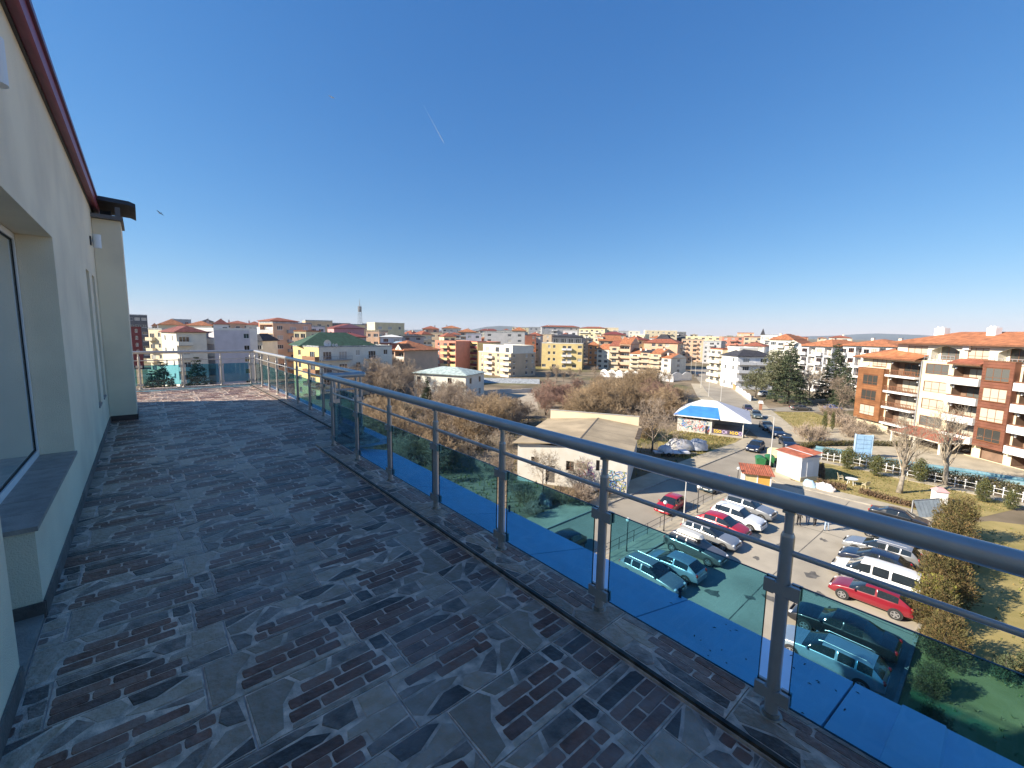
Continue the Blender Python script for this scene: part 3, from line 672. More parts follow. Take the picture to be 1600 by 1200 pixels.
def blobs(bl):
    fs = [(ellipsoid(c, r), r[0] * r[1] * r[2]) for c, r in bl]; tot = sum(w for _, w in fs)
    def f(R):
        x = R.random() * tot
        for g, w in fs:
            x -= w
            if x <= 0: return g(R)
        return fs[-1][0](R)
    return f
def cone_shape(h, r, z0=.3, tiers=9, p=1.0):
    def f(R):
        t = 1 - math.sqrt(R.random()); k = math.floor(t * tiers) / tiers; tt = t
        rad_ = r * (1 - tt) ** p * (1.12 - .28 * (t * tiers - math.floor(t * tiers))); a = R.uniform(0, 6.283); q = rad_ * (R.random() ** .35)
        return Vector((q * math.cos(a), q * math.sin(a), z0 + h * t - q * .18))
    return f
def stem(h, r0, r1=.03, m=m_bark, limbs=0, seed=1, z1=None):
    R = random.Random(seed); b = MB(); b.tube([(0, 0, -.1), (R.uniform(-.05, .05), R.uniform(-.05, .05), h * .5), (0, 0, h)], [r0, r0 * .7, r1], 8, 0)
    for i in range(limbs):
        z = h * R.uniform(.25, .9); a = R.uniform(0, 6.28); L = h * R.uniform(.2, .4)
        b.tube([(0, 0, z), (L * .5 * math.cos(a), L * .5 * math.sin(a), z + L * .35), (L * math.cos(a), L * math.sin(a), z + L * .6)], [r0 * .45, r0 * .3, r0 * .1], 5, 0)
    return b.mesh('trunk', m, True)
def spray_crown(seed, n, shape, size, mats):
    """fans of narrow upright sprays, denser near the surface"""
    R = random.Random(seed); mb = MB()
    for c in range(n // 5):
        p = shape(R); o = Vector((p.x, p.y, (p.z - 1.2) * .6)); o = (o.normalized() if o.length > .05 else Vector((0, 0, 1))) + Vector((0, 0, .8)); mi = R.randrange(len(mats)); k = R.uniform(.5, 1.25)
        for j in range(5):
            d = (o + Vector((R.gauss(0, .7), R.gauss(0, .7), R.gauss(0, .5)))).normalized() * size * k * R.uniform(.8, 1.7); w = d.cross(Vector((R.gauss(0, 1), R.gauss(0, 1), R.gauss(0, 1)))).normalized() * size * k * R.uniform(.14, .3)
            q = p + Vector((R.gauss(0, .05), R.gauss(0, .05), R.gauss(0, .05))); i = len(mb.v)
            mb.v += [q - d * .3, q + d * .3 + w, q + d, q + d * .3 - w]; mb.f.append([i, i + 1, i + 2, i + 3]); mb.m.append(mi if R.random() < .8 else R.randrange(len(mats)))
    return mb.mesh('crown', mats)
def thuja_meshes(seed):
    return stem(2.2, .14), spray_crown(seed, 15000, blobs([((0, 0, 1.7), (1.35, 1.35, 1.75)), ((.3, .2, 2.7), (.9, .9, 1.1)), ((-.4, .1, 1.1), (1.2, 1.2, 1.1)), ((.1, -.4, .8), (1.3, 1.2, .9))]), .10, [m_thuja, m_thuja, M('bronze_gold', (.19, .125, .05), .9, .3, 1.5), M('bronze_green', (.13, .115, .035), .9, .3, 1)])
TH = [thuja_meshes(61), thuja_meshes(62)]
# bronze thujas along the parking edge
for i, (x, y, s, l) in enumerate(((53.0, .9, 1.35, 'bronze-brown ball thuja at the far end of the parking row beside the dark sedan'), (47.6, .6, 1.25, 'bronze-brown thuja behind the silver estate at the parking edge'), (43.6, .8, 1.1, 'bronze-brown thuja behind the long white van'),
        (39.4, .6, 1.3, 'bronze-brown thuja behind the dark red hatchback'), (35.6, .7, 1.05, 'low bronze-brown thuja with a bushy foot near the dark saloon'), (32.2, .0, .95, 'bronze-brown thuja seen through the tinted glass by the saloon'), (28.4, .2, .62, 'low bronze-brown thuja in deep shade beside the blue-silver estate'), (24.8, -.2, .6, 'low bronze-brown thuja nearest the building in its shadow'))):
    tree('thuja_bush', l, 'bush', TH[i % 2], (x, y + .7, 0), s * .84, group='thujas along the parking edge')
YL = (stem(1.6, .05), leaf_crown(70, 2200, ellipsoid((0, 0, 1.5), (.9, .9, 1.3)), .09, [m_leaf_y], clump=8))
tree('leafy_bush', 'yellow-green leafy bush between the bronze thujas near the red hatchback', 'bush', YL, (36.4, 1.5, 0), 1.1)
PN = (stem(2.2, .05), leaf_crown(71, 2000, cone_shape(2.6, 1.0, .2, 5), .09, [m_leaf_s], clump=10))
tree('young_pine', 'young green pine on the bare lawn at the picture edge', 'tree', PN, (34.5, -2.4, 0), .75); tree('young_pine', 'smaller young pine on the lawn in front of the other', 'tree', PN, (32.9, -1.5, 0), .6)

# garden conifers by the pool fence
CY_ = (stem(2.0, .06), leaf_crown(72, 3600, ellipsoid((0, 0, 1.35), (.72, .72, 1.35)), .07, [m_leaf_s, M('cypress_gold', (.13, .12, .03), .9, .3, 1)], clump=10))
for (px, py, s, l) in ((1324, 733, 1.15, 'small round cypress nearest the blue climbing wall'), (1368, 744, 1.05, 'small cypress behind the white garden table'), (1436, 752, 1.1, 'slim cypress beside the pale bare tree'), (1535, 784, .95, 'ball-shaped cypress on a short stem by the pale path'), (1578, 796, .8, 'smallest cypress at the right end of the pale path')):
    tree('small_cypress', l, 'tree', CY_, G(px, py), s, group='small cypresses along the pool fence')
# evergreens on the corner green
OL = (stem(7.5, .32, .05, limbs=9, seed=3), leaf_crown(73, 17000, blobs([((0, 0, 9.6), (3.2, 3.2, 2.6)), ((-2.6, .8, 7.2), (2.8, 2.6, 2.0)), ((2.6, -.6, 7.6), (2.8, 2.6, 2.1)), ((.4, -2.2, 6.2), (2.9, 2.4, 1.8)), ((-1.2, 2, 5.4), (2.8, 2.5, 1.8)), ((3.2, .6, 4.8), (2.1, 2.0, 1.5)), ((-3.0, -1, 4.4), (2.0, 2.0, 1.4))]), .16, [m_leaf_o, m_leaf_o, m_leaf_o, m_leaf_s], clump=16))
tree('olive_green_tree', 'tall pale olive-green evergreen with slender pale trunks on the corner green', 'tree', OL, G(1212, 627), 1.18, .4)
tree('olive_green_tree', 'lower olive-green evergreen leaning over the white garden wall by the street', 'tree', OL, G(1180, 621), .72, 2.0)
CD = (stem(13.5, .32, .04), leaf_crown(74, 15000, cone_shape(13.6, 4.3, 1.4, 10, .8), .17, [m_leaf_s, m_leaf_d], clump=20, flat=.15))
tree('cedar_tree', 'broad dark green cedar with layered branches beside the brown hotel', 'tree', CD, G(1300, 630), 1.12)
tree('cedar_tree', 'dark conifer standing behind the olive-green tree and satellite dish', 'tree', CD, PD(1240, 135), 1.15, 1.5)
tree('cedar_tree', 'shaded conifer squeezed against the corner of the brown hotel', 'tree', CD, PD(1330, 138), .8, 2.5)
tree('bare_tree', 'pale grey bare tree between the two evergreens on the corner green', 'tree', BT[3], G(1264, 632), 1.25)
tree('bare_tree', 'dark thin bare tree just left of the grey parked saloon', 'tree', BT[2], G(1247, 628), .95)
tree('bare_tree', 'purple-brown bare tree behind the cedar near the hotel', 'tree', BT[0], PD(1322, 122), 1.1)
tree('spruce_tree', 'small blue-green spruce in front of the pale-roofed white house', 'tree', (stem(6, .12), leaf_crown(75, 6000, cone_shape(6.2, 1.9, .3, 8), .13, [m_leaf_s], clump=14, flat=.2)), G(667, 633), 1.05)
for px, D, s, l in ((232, 92, .72, 'dark green conifer seen through the far glass panel by the first post'), (250, 96, .8, 'broad dark conifer seen through the far glass panel'), (262, 90, .62, 'low dark conifer crown in the far glass panel before the second post'), (304, 96, .85, 'pointed dark spruce just right of the second far railing post')):
    tree('dark_conifer', l, 'tree', CD, PD(px, D), s)
# pale pollarded trees in the hotel garden
tree('pollarded_tree', 'pale thick-trunked bare tree in the hotel garden lawn', 'tree', BTB, G(1405, 770), 1.05, 1.0); tree('pollarded_tree', 'second pale bare tree behind the white lantern pillar', 'tree', BTB, G(1478, 757), 1.12, 3.1)
# round pruned shrubs and hedges of the hotel garden
RS = shrub_mesh(52, 2.4, 60, 2.6, m_twig, (6, 5))
for px, py, s, l in ((1270, 690, 1.15, 'large rounded brown shrub beside the corner of the street'), (1312, 668, 1.0, 'rounded brown shrub next to the dark garden cypress'), (1332, 684, .9, 'brown shrub in front of the wood-clad hotel wing'), (1352, 676, .85, 'twiggy brown shrub under the wood-clad wing windows'), (1300, 652, 1.0, 'brown shrub by the woodpile near the hotel corner')):
    tree('round_shrub', l, 'shrub', RS, G(px, py), s, parts=('stems', 'twigs'))
for px, py, s, l in ((1287, 676, .7, 'dark slim cypress beside the large rounded shrub'), (1300, 672, .62, 'second dark slim cypress near the woodpile')):
    tree('slim_cypress', l, 'tree', CY_, G(px, py), (s * .9, s * .9, s * 2.2))
def hedge(name, label, pts, h, w, m, dens=240):
    R = random.Random(len(label)); b = MB()
    L = sum(math.dist(p, q) for p, q in zip(pts, pts[1:]))
    t = thing(name, label, 'hedge', (0, 0, 0)); core = MB()
    for (x0, y0), (x1, y1) in zip(pts, pts[1:]):
        l = math.dist((x0, y0), (x1, y1)); u = Vector((x1 - x0, y1 - y0, 0)) / l; v = Vector((-u.y, u.x, 0))
        for k in range(int(l * dens)):
            q = Vector((x0, y0, 0)) + u * R.uniform(0, l) + v * R.uniform(-w / 2, w / 2) + Vector((0, 0, R.uniform(0, h) * (1 - .25 * R.random())))
            a = Vector((R.gauss(0, 1), R.gauss(0, 1), R.gauss(0, 1.2))).normalized() * .13; c = a.cross(Vector((R.gauss(0, 1), R.gauss(0, 1), R.gauss(0, 1)))).normalized() * .05
            i = len(b.v); b.v += [q - a, q + c, q + a, q - c]; b.f.append([i, i + 1, i + 2, i + 3]); b.m.append(0)
        n_ = max(2, int(l / .8))
        for k in range(n_ + 1):
            q = Vector((x0, y0, 0)) + u * (l * k / n_); core.tube([q, q + Vector((R.uniform(-.1, .1), R.uniform(-.1, .1), h * .85))], [.03, .012], 5, 0)
    b.build('foliage', m, t); core.build('stems', m_bark, t)
m_hb = M('brown_hedge_leaf', (.14, .085, .05), .9, .35, 1.5, col2=(.2, .13, .075)); m_hg = M('green_hedge_leaf', (.06, .075, .03), .9, .35, 1.2, col2=(.13, .10, .035))
hedge('clipped_hedge', 'clipped brown hedge along the walk in front of the garden lawn', [(61.2, 9.6), (60.4, 6.0), (60.8, 2.4)], .7, .8, m_hb)
hedge('clipped_hedge', 'low brown hedge corner next to the blue and white sacks', [(60.6, 13.6), (61.0, 10.8)], .8, .9, m_hb)
hedge('clipped_hedge', 'long olive-brown hedge edging the paved pool terrace', [(75.5, 20.2), (82, 19.4), (90, 14.2), (95, 9)], .9, 1.0, m_hg)
hedge('flower_hedge', 'green hedge along the white garden fence by the pool', [(75.0, 16.5), (75.8, 10), (74.6, 5.5), (74.8, 0), (73.6, -5)], 1.7, 1.1, m_hg, 420)
hedge('clipped_hedge', 'dark brown hedge beside the white garden shed', [(63.4, 13.9), (68.4, 15.2)], 1.0, .9, m_hb)

# --- the thicket: every shrub and tree its own thing, alike ones share a label
RV.seed(99)
def scatter(n, poly_px, mk, label, group, smin, smax, name='bare_shrub', cat='shrub', parts=('stems', 'twigs'), mind=1.6, seed=0):
    R = random.Random(seed); pts = []; tries = 0
    P = [G(*q) for q in poly_px]
    x0, x1, y0, y1 = min(p.x for p in P), max(p.x for p in P), min(p.y for p in P), max(p.y for p in P)
    while len(pts) < n and tries < 8000:
        tries += 1; x, y = R.uniform(x0, x1), R.uniform(y0, y1); ins = False
        for i in range(len(P)):
            a, b = P[i], P[i - 1]
            if (a.y > y) != (b.y > y) and x < (b.x - a.x) * (y - a.y) / (b.y - a.y) + a.x: ins = not ins
        if not ins or any((x - u) ** 2 + (y - v) ** 2 < mind ** 2 for u, v in pts): continue
        pts.append((x, y))
    for x, y in pts:
        s = R.uniform(smin, smax); tree(name, label, cat, R.choice(mk), (x, y, hump(x, y)), (s * R.uniform(.85, 1.2), s * R.uniform(.85, 1.2), s), R.uniform(0, 6.28), group, parts)
TC = ('trunk', 'crown')
scatter(46, [(905, 640), (880, 670), (1000, 690), (1060, 660), (1050, 622), (960, 606)], SH_G + [BTG], 'golden-brown leafless shrub in the thicket behind the garage and kiosk', 'golden thicket shrubs', .9, 1.6, mind=2.1, seed=1)
scatter(15, [(838, 640), (850, 652), (905, 645), (905, 615), (860, 612)], SH_R + [BTR], 'reddish leafless shrub in the thicket right of the paved yard', 'reddish thicket shrubs', .75, 1.15, mind=2.0, seed=2)
scatter(14, [(1000, 625), (1000, 660), (1055, 668), (1062, 630)], [BTR, BTG], 'purplish leafless shrub near the blue-roofed kiosk', 'purplish shrubs by the kiosk', .8, 1.2, mind=3, seed=3)
scatter(46, [(560, 640), (570, 720), (700, 740), (800, 690), (830, 655), (740, 640)], SH_B + SH_G + [BTG], 'low grey-brown leafless bush on the rough slope below the terrace', 'bushes on the rough slope', .7, 1.4, mind=2.4, seed=4)
scatter(34, [(680, 632), (690, 668), (800, 680), (832, 662), (770, 654), (735, 640), (730, 622)], [BT[0], BT[1], BT[2]], 'grey bare tree in the thicket in front of the long low building', 'grey trees before the low building', .45, .72, 'bare_tree', 'tree', TC, 2.6, 5)
scatter(22, [(850, 588), (850, 600), (1060, 606), (1050, 592), (935, 590)], [BT[2], BT[0]], 'slender bare tree in the row below the yellow and terraced houses', 'row of slender bare trees', .38, .62, 'bare_tree', 'tree', TC, 5, 6)
scatter(20, [(530, 600), (545, 640), (640, 630), (640, 600)], [BT[0], BT[1]], 'dense brown bare tree in the clump left of the pale-roofed house', 'brown trees left of the pale-roofed house', 1.0, 1.3, 'bare_tree', 'tree', TC, 4, 7)
scatter(20, [(575, 665), (600, 740), (790, 790), (815, 720), (700, 680)], [BT[3], BT[0], BT[3]], 'pale bare fruit tree on the grassy slope below the terrace', 'fruit trees on the slope', .45, .75, 'bare_tree', 'tree', TC, 4.2, 8)
for i, (px, py, s, mk, l) in enumerate(((1019, 706, .98, BT[1], 'large spreading bare tree between the garage and the blue-roofed kiosk'), (848, 772, .62, BT[3], 'pale bare tree standing against the white garage wall'), (905, 770, .5, BT[3], 'smaller bare tree against the graffiti end of the garage wall'),
        (652, 640, .8, BT[2], 'bare tree at the left corner of the pale-roofed white house'), (690, 645, .8, BT[1], 'bare tree in front of the middle of the pale-roofed white house'), (870, 598, .75, BT[2], 'tall bare tree below the yellow apartment block'), (1165, 605, .7, BT[0], 'small bare tree inside the white garden wall by the turreted house'), (985, 603, .6, BT[2], 'bare tree in front of the terraced houses with orange roofs'))):
    tree('bare_tree', l, 'tree', mk, G(px, py), s, i * 1.3)
scatter(8, [(810, 790), (830, 810), (930, 785), (960, 775), (900, 768)], SH_G + SH_B, 'tangled bush at the foot of the white garage wall', 'bushes at the garage wall', .45, .7, mind=1.5, seed=9)
# grass tufts
R = random.Random(5); b = MB()
def tufts(n, poly, h0, h1):
    x0, x1 = min(p[0] for p in poly), max(p[0] for p in poly); y0, y1 = min(p[1] for p in poly), max(p[1] for p in poly); k = 0
    while k < n:
        x, y = R.uniform(x0, x1), R.uniform(y0, y1); ins = False
        for i in range(len(poly)):
            a, c = poly[i], poly[i - 1]
            if (a[1] > y) != (c[1] > y) and x < (c[0] - a[0]) * (y - a[1]) / (c[1] - a[1]) + a[0]: ins = not ins
        k += 1
        if not ins: continue
        for j in range(3):
            a = R.uniform(0, 6.28); w = R.uniform(.03, .08); h = R.uniform(h0, h1); l = R.uniform(.02, .2); i = len(b.v)
            b.v += [Vector((x - w * math.sin(a), y + w * math.cos(a), 0)), Vector((x + w * math.sin(a), y - w * math.cos(a), 0)), Vector((x + l * math.cos(a), y + l * math.sin(a), h))]; b.f.append([i, i + 1, i + 2]); b.m.append(R.randrange(2))
tufts(9000, [(16, 28.3), (58, 28.5), (58, 33), (74, 38), (70, 52), (40, 90), (20, 80), (12, 40)], .1, .45); tufts(1400, [(22, 1.6), (58, 1.6), (68, -10), (40, -16), (22, -12)], .05, .2); tufts(2200, [(59.5, 15), (60, 2), (71, -3), (75, 13)], .05, .16); tufts(2200, [(86, 22.5), (112, 35), (120, 29), (98, 20)], .06, .2); tufts(3000, [(58, 28.6), (77, 29), (74.8, 39.5), (58, 33)], .08, .3)
tag(b.build('dry_grass', [M('straw_blade', (.34, .26, .11), .95, .2, .5), M('green_blade', (.15, .16, .045), .95, .3, .5)]), 'short winter grass growing over the lawns and the rough slope', 'grass', kind='stuff')

# ================================================================== CARS
m_cglass = M('car_glass', (.018, .024, .03), .05, .1, 2, spec=.6, coat=.5)
m_rim = M('alloy_rim', (.42, .42, .43), .35, .1, 5, metal=.7)
m_head = M('headlamp', (.75, .78, .80), .12, .1, 8, coat=1)
m_tail = M('tail_lamp', (.35, .012, .012), .15, .1, 8, coat=1)
m_plate = M('number_plate', (.75, .75, .72), .5, .03, 8)
m_trim = M('car_trim', (.03, .03, .032), .6, .1, 6)
def paint(name, c, metal=.0, rough=.3): return M('paint_' + name, c, rough, .03, 3, metal=metal, coat=1.0)
PA = dict(silver=paint('silver', (.36, .365, .37), .5, .3), white=paint('white', (.78, .78, .76)), red=paint('red', (.42, .012, .02)), dred=paint('dark_red', (.22, .012, .022)), navy=paint('navy', (.012, .02, .045)), black=paint('black', (.012, .013, .016)),
          grey=paint('grey', (.19, .175, .165), .5), blue=paint('blue_silver', (.30, .38, .45), .45), teal=paint('dark_teal', (.02, .05, .07)), gg=paint('grey_green', (.11, .14, .13), .3), brown=paint('dark_maroon', (.045, .02, .025)), bright=paint('bright_blue', (.03, .12, .45)))
# station: (x from rear 0 to front 1, z of belt, z of top, half width low, half width top, flags)
PRO = {
 'hatch': dict(L=4.1, W=1.74, st=[(0, .55, .6), (.012, .80, .84), (.035, .93, .97), (.17, .96, 1.37), (.27, .95, 1.43), (.41, .94, 1.455), (.43, .94, 1.455), (.55, .92, 1.40), (.74, .88, .95), (.87, .80, .85), (.95, .69, .74), (.99, .56, .60), (1, .44, .46)], gl=(2, 8), rear=(2, 3), front=(7, 8), pil=(5, 6)),
 'estate': dict(L=4.6, W=1.78, st=[(0, .55, .6), (.012, .83, .87), (.03, .95, .99), (.11, .98, 1.37), (.18, .97, 1.43), (.235, .965, 1.445), (.25, .965, 1.445), (.40, .95, 1.465), (.42, .95, 1.465), (.54, .93, 1.41), (.72, .89, .96), (.86, .82, .87), (.95, .71, .76), (.99, .57, .61), (1, .44, .46)], gl=(2, 10), rear=(2, 3), front=(9, 10), pil=(5, 6, 7, 8)),
 'saloon': dict(L=4.85, W=1.82, st=[(0, .55, .6), (.01, .85, .9), (.03, .98, 1.02), (.15, 1.0, 1.05), (.29, .98, 1.38), (.36, .97, 1.43), (.46, .96, 1.45), (.475, .96, 1.45), (.57, .95, 1.40), (.70, .93, .98), (.86, .86, .90), (.95, .74, .78), (.99, .58, .62), (1, .45, .47)], gl=(3, 9), rear=(3, 4), front=(8, 9), pil=(6, 7)),
 'suv': dict(L=4.55, W=1.86, st=[(0, .6, .65), (.012, .95, 1.0), (.03, 1.08, 1.12), (.10, 1.10, 1.60), (.19, 1.09, 1.67), (.40, 1.07, 1.69), (.42, 1.07, 1.69), (.57, 1.06, 1.62), (.70, 1.04, 1.10), (.86, .98, 1.02), (.95, .88, .92), (.99, .68, .72), (1, .5, .52)], gl=(2, 8), rear=(2, 3), front=(7, 8), pil=(5, 6)),
 'van': dict(L=5.1, W=1.9, st=[(0, .6, .65), (.01, .95, 1.0), (.02, 1.08, 1.12), (.06, 1.10, 1.76), (.14, 1.09, 1.82), (.33, 1.07, 1.83), (.35, 1.07, 1.83), (.53, 1.06, 1.82), (.545, 1.06, 1.82), (.66, 1.04, 1.72), (.82, 1.02, 1.08), (.93, .92, .96), (.985, .70, .74), (1, .5, .52)], gl=(2, 10), rear=(2, 3), front=(9, 10), pil=(5, 6, 7, 8)),
}
CARM = {}
def car_meshes(kind):
    if kind in CARM: return CARM[kind]
    P = PRO[kind]; L, W = P['L'], P['W']; hw = W / 2; mb = MB(); rings = []
    n = len(P['st'])
    for i, (t, zb, zt) in enumerate(P['st']):
        x = -L / 2 + t * L; e = min(t, 1 - t); taper = 1 - .16 * max(0, 1 - e / .1) ** 2
        w = hw * taper; cab = zt > zb + .15; zl = .22 + .10 * max(0, 1 - e / .06)
        zl = min(zl, zb - .08); zm = zl + (zb - zl) * .45
        half = [(0, zl), (w * .86, zl), (w * .985, zl + (zm - zl) * .5), (w, zm + .05), (w * .965, zb - .03), (w * .93, zb + .01)]
        if cab: half += [(w * .755, zb + (zt - zb) * .84), (w * .62, zt - .02), (0, zt)]
        else: half += [(w * .86, zb + (zt - zb) * .6), (w * .62, zt - .005), (0, zt)]
        ring = [mb.p(x, y, z) for y, z in half] + [mb.p(x, -y, z) for y, z in half[1:-1]][::-1]
        rings.append(ring)
    m = len(rings[0]); g0, g1 = P['gl']
    for i in range(n - 1):
        for k in range(m):
            mi = 0; kk = k if k < m / 2 else m - 1 - k      # strip index up the side
            if g0 <= i < g1:
                if i == P['rear'][0] and kk in (6, 7): mi = 3
                elif i == P['front'][0] and kk in (6, 7): mi = 1
                elif kk == 5 and i not in P['pil'][::2] and not (i == g0): mi = 2 if k < m / 2 else 4
            if kk == 0: mi = 5
            mb.f.append([rings[i][k], rings[i + 1][k], rings[i + 1][(k + 1) % m], rings[i][(k + 1) % m]][::-1]); mb.m.append(mi)
    mb.f.append(rings[0][:]); mb.m.append(0); mb.f.append(rings[-1][::-1]); mb.m.append(0)
    me = mb.mesh('tmp', [m_white] * 6, True); o = bpy.data.objects.new('tmp', me); COL.objects.link(o)
    cr_ = me.attributes.new('crease_edge', 'FLOAT', 'EDGE')
    cv_ = me.attributes.new('crease_vert', 'FLOAT', 'POINT'); fm = {}
    for p in me.polygons:
        for ek in p.edge_keys: fm.setdefault(ek, set()).add(p.material_index)
    for e in me.edges:
        if len(fm[tuple(sorted(e.vertices))]) > 1 and 5 not in fm[tuple(sorted(e.vertices))]:
            cr_.data[e.index].value = .9
            for v in e.vertices: cv_.data[v].value = .55
    md = o.modifiers.new('s', 'SUBSURF'); md.levels = 2; md.render_levels = 2
    dg = bpy.context.evaluated_depsgraph_get(); ev = o.evaluated_get(dg); em = ev.to_mesh()
    vs_ = [v.co.copy() for v in em.vertices]; fs = [(list(p.vertices), p.material_index) for p in em.polygons]
    ev.to_mesh_clear(); bpy.data.objects.remove(o)
    out = {}
    for mi, nm, mt in ((0, 'body', m_white), (1, 'windscreen', m_cglass), (2, 'side_window', m_cglass), (4, 'side_window', m_cglass), (3, 'rear_window', m_cglass), (5, 'underbody', m_trim)):
        q = MB(); mp = {}
        for f, k in fs:
            if k == mi:
                for v in f:
                    if v not in mp: mp[v] = len(q.v); q.v.append(vs_[v])
                q.f.append([mp[v] for v in f]); q.m.append(0)
        out[mi] = (nm, q.mesh(nm, mt, True))
    # wheels, lamps, small parts
    r = .34 if kind in ('suv', 'van') else .31
    b = MB(); b.tube([(0, -.105, 0), (0, -.09, 0), (0, .09, 0), (0, .105, 0)], [r * .88, r, r, r * .88], 22); out['tyre'] = b.mesh('tyre', m_black, 40)
    b = MB()
    for s in (-1, 1):
        b.tube([(0, s * .1, 0), (0, s * .108, 0)], [r * .62, r * .60], 20, 1)
        for k in range(5):
            a = 2 * math.pi * k / 5; c, sn = math.cos(a), math.sin(a); y0, y1 = sorted((s * .104, s * .116)); ux, uz = -sn * .045, c * .045
            b.poly([(ux, s * .116, uz), (-ux, s * .116, -uz), (c * r * .64 - ux * .7, s * .114, sn * r * .64 - uz * .7), (c * r * .64 + ux * .7, s * .114, sn * r * .64 + uz * .7)][::-s], 0)
        for k in range(24):
            a0, a1 = 2 * math.pi * k / 24, 2 * math.pi * (k + 1) / 24
            b.poly([(r * .60 * math.cos(a0), s * .113, r * .60 * math.sin(a0)), (r * .70 * math.cos(a0), s * .113, r * .70 * math.sin(a0)), (r * .70 * math.cos(a1), s * .113, r * .70 * math.sin(a1)), (r * .60 * math.cos(a1), s * .113, r * .60 * math.sin(a1))][::s], 0)
    out['rim'] = b.mesh('rim', [m_rim, m_trim])
    b = MB(); b.tube([(0, -.06, 0), (0, .06, 0)], r * 1.14, 22, 0); out['arch'] = b.mesh('wheel_arch', m_trim, 40)
    b = MB(); b.ball((0, 0, 0), .1, 12, 8, 0, .62); b.v = [Vector((q.x * 1.5, q.y * 1.9, q.z)) for q in b.v]; out['lamp'] = b.mesh('headlight', m_head, True)
    b = MB(); b.ball((0, 0, 0), .09, 12, 8, 0, 1.5); b.v = [Vector((q.x * 1.1, q.y * 1.15, q.z)) for q in b.v]; out['tail'] = b.mesh('tail_light', m_tail, True)
    b = MB(); b.box(-.005, -.26, -.055, .005, .26, .055); out['plate'] = b.mesh('number_plate', m_plate)
    b = MB(); b.box(-.02, -.4, -.07, .03, .4, .07); out['grille'] = b.mesh('grille', m_trim)
    b = MB(); b.ball((0, 0, 0), .075, 10, 6, 0, .85); b.v = [Vector((q.x * .8, q.y * 1.5, q.z)) for q in b.v]; out['mirror'] = b.mesh('mirror', m_white, True)
    b = MB()
    b.tube([(-L * .36, 0, -.03), (-L * .33, 0, .03), (L * .04, 0, .03), (L * .08, 0, -.03)], .018, 6); out['roof_rail'] = b.mesh('roof_rail', m_rim)
    out['P'] = P; out['r'] = r; CARM[kind] = out; return out
def car(label, kind, col, x, y, heading, sc=1.0, rails=False, name='parked_car', z=0.02):
    """heading: direction of the bonnet in degrees, 0 = +X, 90 = +Y"""
    C = car_meshes(kind); P = C['P']; L, W = P['L'], P['W']; hw = W / 2; r = C['r']
    t = thing(name, label, 'car' if kind != 'van' else 'van', (x, y, z), rad(heading), 'cars in and around the parking lot'); t.scale = (sc, sc, sc)
    def pnt(o, m): o.material_slots[0].link = 'OBJECT'; o.material_slots[0].material = m; return o
    for k in (0, 1, 2, 4, 3, 5):
        nm, me = C[k]; o = inst(nm, me, t)
        if k == 0: pnt(o, PA[col])
    fx, bx_ = L * .5 - L * .19, -L * .5 + L * .185
    for wx in (fx, bx_):
        for s in (-1, 1):
            w = inst('wheel', C['arch'], t, (wx, s * (hw - .052), r + .012)); inst('tyre', C['tyre'], w, (0, s * -.035, -.012)); inst('rim', C['rim'], w, (0, s * -.035, -.012))
    st = P['st']; zf = st[-3][1] - .07; zr = st[2][1] - .13
    for s in (-1, 1):
        inst('headlight', C['lamp'], t, (L / 2 - .20, s * hw * .68, zf - .0), rad(-s * 22)); inst('tail_light', C['tail'], t, (-L / 2 + .085, s * hw * .74, zr))
        pnt(inst('mirror', C['mirror'], t, (L * .5 - L * .335, s * (hw + .04), st[-5][1] + .06)), PA[col])
        if rails: inst('roof_rail', C['roof_rail'], t, (0, s * hw * .63, max(q[2] for q in st) - .005))
    inst('number_plate', C['plate'], t, (L / 2 - .005, 0, .48)); inst('number_plate', C['plate'], t, (-L / 2 + .012, 0, .72)); inst('grille', C['grille'], t, (L / 2 - .04, 0, zf - .06))
    return t
# left parking row, bonnets towards the aisle (-Y)
car('silver estate car with roof rails nearest the pale roof strip, seen through glass', 'estate', 'silver', 26.5, 15.1, -90, 1.0, True)
car('pale blue-silver hatchback with its tail lights towards the aisle, seen through glass', 'hatch', 'blue', 28.9, 14.7, 90, 1.05)
roofbox = car('grey-brown estate car carrying a pale roof box', 'estate', 'grey', 32.6, 14.9, -90, 1.03, True)
car('silver estate car between the roof-box car and the red car', 'estate', 'silver', 35.9, 15.2, -90, 1.02, True)
car('bright red hatchback in the left parking row between silver and white cars', 'hatch', 'red', 38.7, 15.3, -90, 1.05)
car('white sport utility car next to the red hatchback in the left row', 'suv', 'white', 41.4, 15.1, -90)
car('silver sport utility car at the far end of the left parking row', 'suv', 'silver', 44.6, 15.3, -90)
# right parking row, bonnets towards the aisle (+Y)
car('pale blue-silver estate with roof slats in the right row, seen through glass', 'estate', 'blue', 26.9, 4.7, 90, 1.06, True)
car('black saloon with bright window trim in the right row, seen through glass', 'saloon', 'black', 30.0, 4.8, 90, 1.06)
car('dark red hatchback in the right parking row beside the long white van', 'hatch', 'dred', 34.2 + 1.45, 4.4, 90, 1.06)
car('long white minivan in the right parking row', 'van', 'white', 38.6, 4.6, 90, 1.0)
car('dark blue hatchback half hidden behind the long white minivan', 'hatch', 'navy', 41.6, 5.2, 90, 1.03)
car('silver estate car in the right row behind the dark blue hatchback', 'estate', 'silver', 44.2, 5.2, 90, 1.04, True)
car('black hatchback mostly hidden behind the handrail in the right row', 'hatch', 'black', 48.9, 5.2, 90, 1.05)
car('black saloon with its red tail lights towards the aisle by the thuja', 'saloon', 'black', 53.9, 5.2, -90, .97)
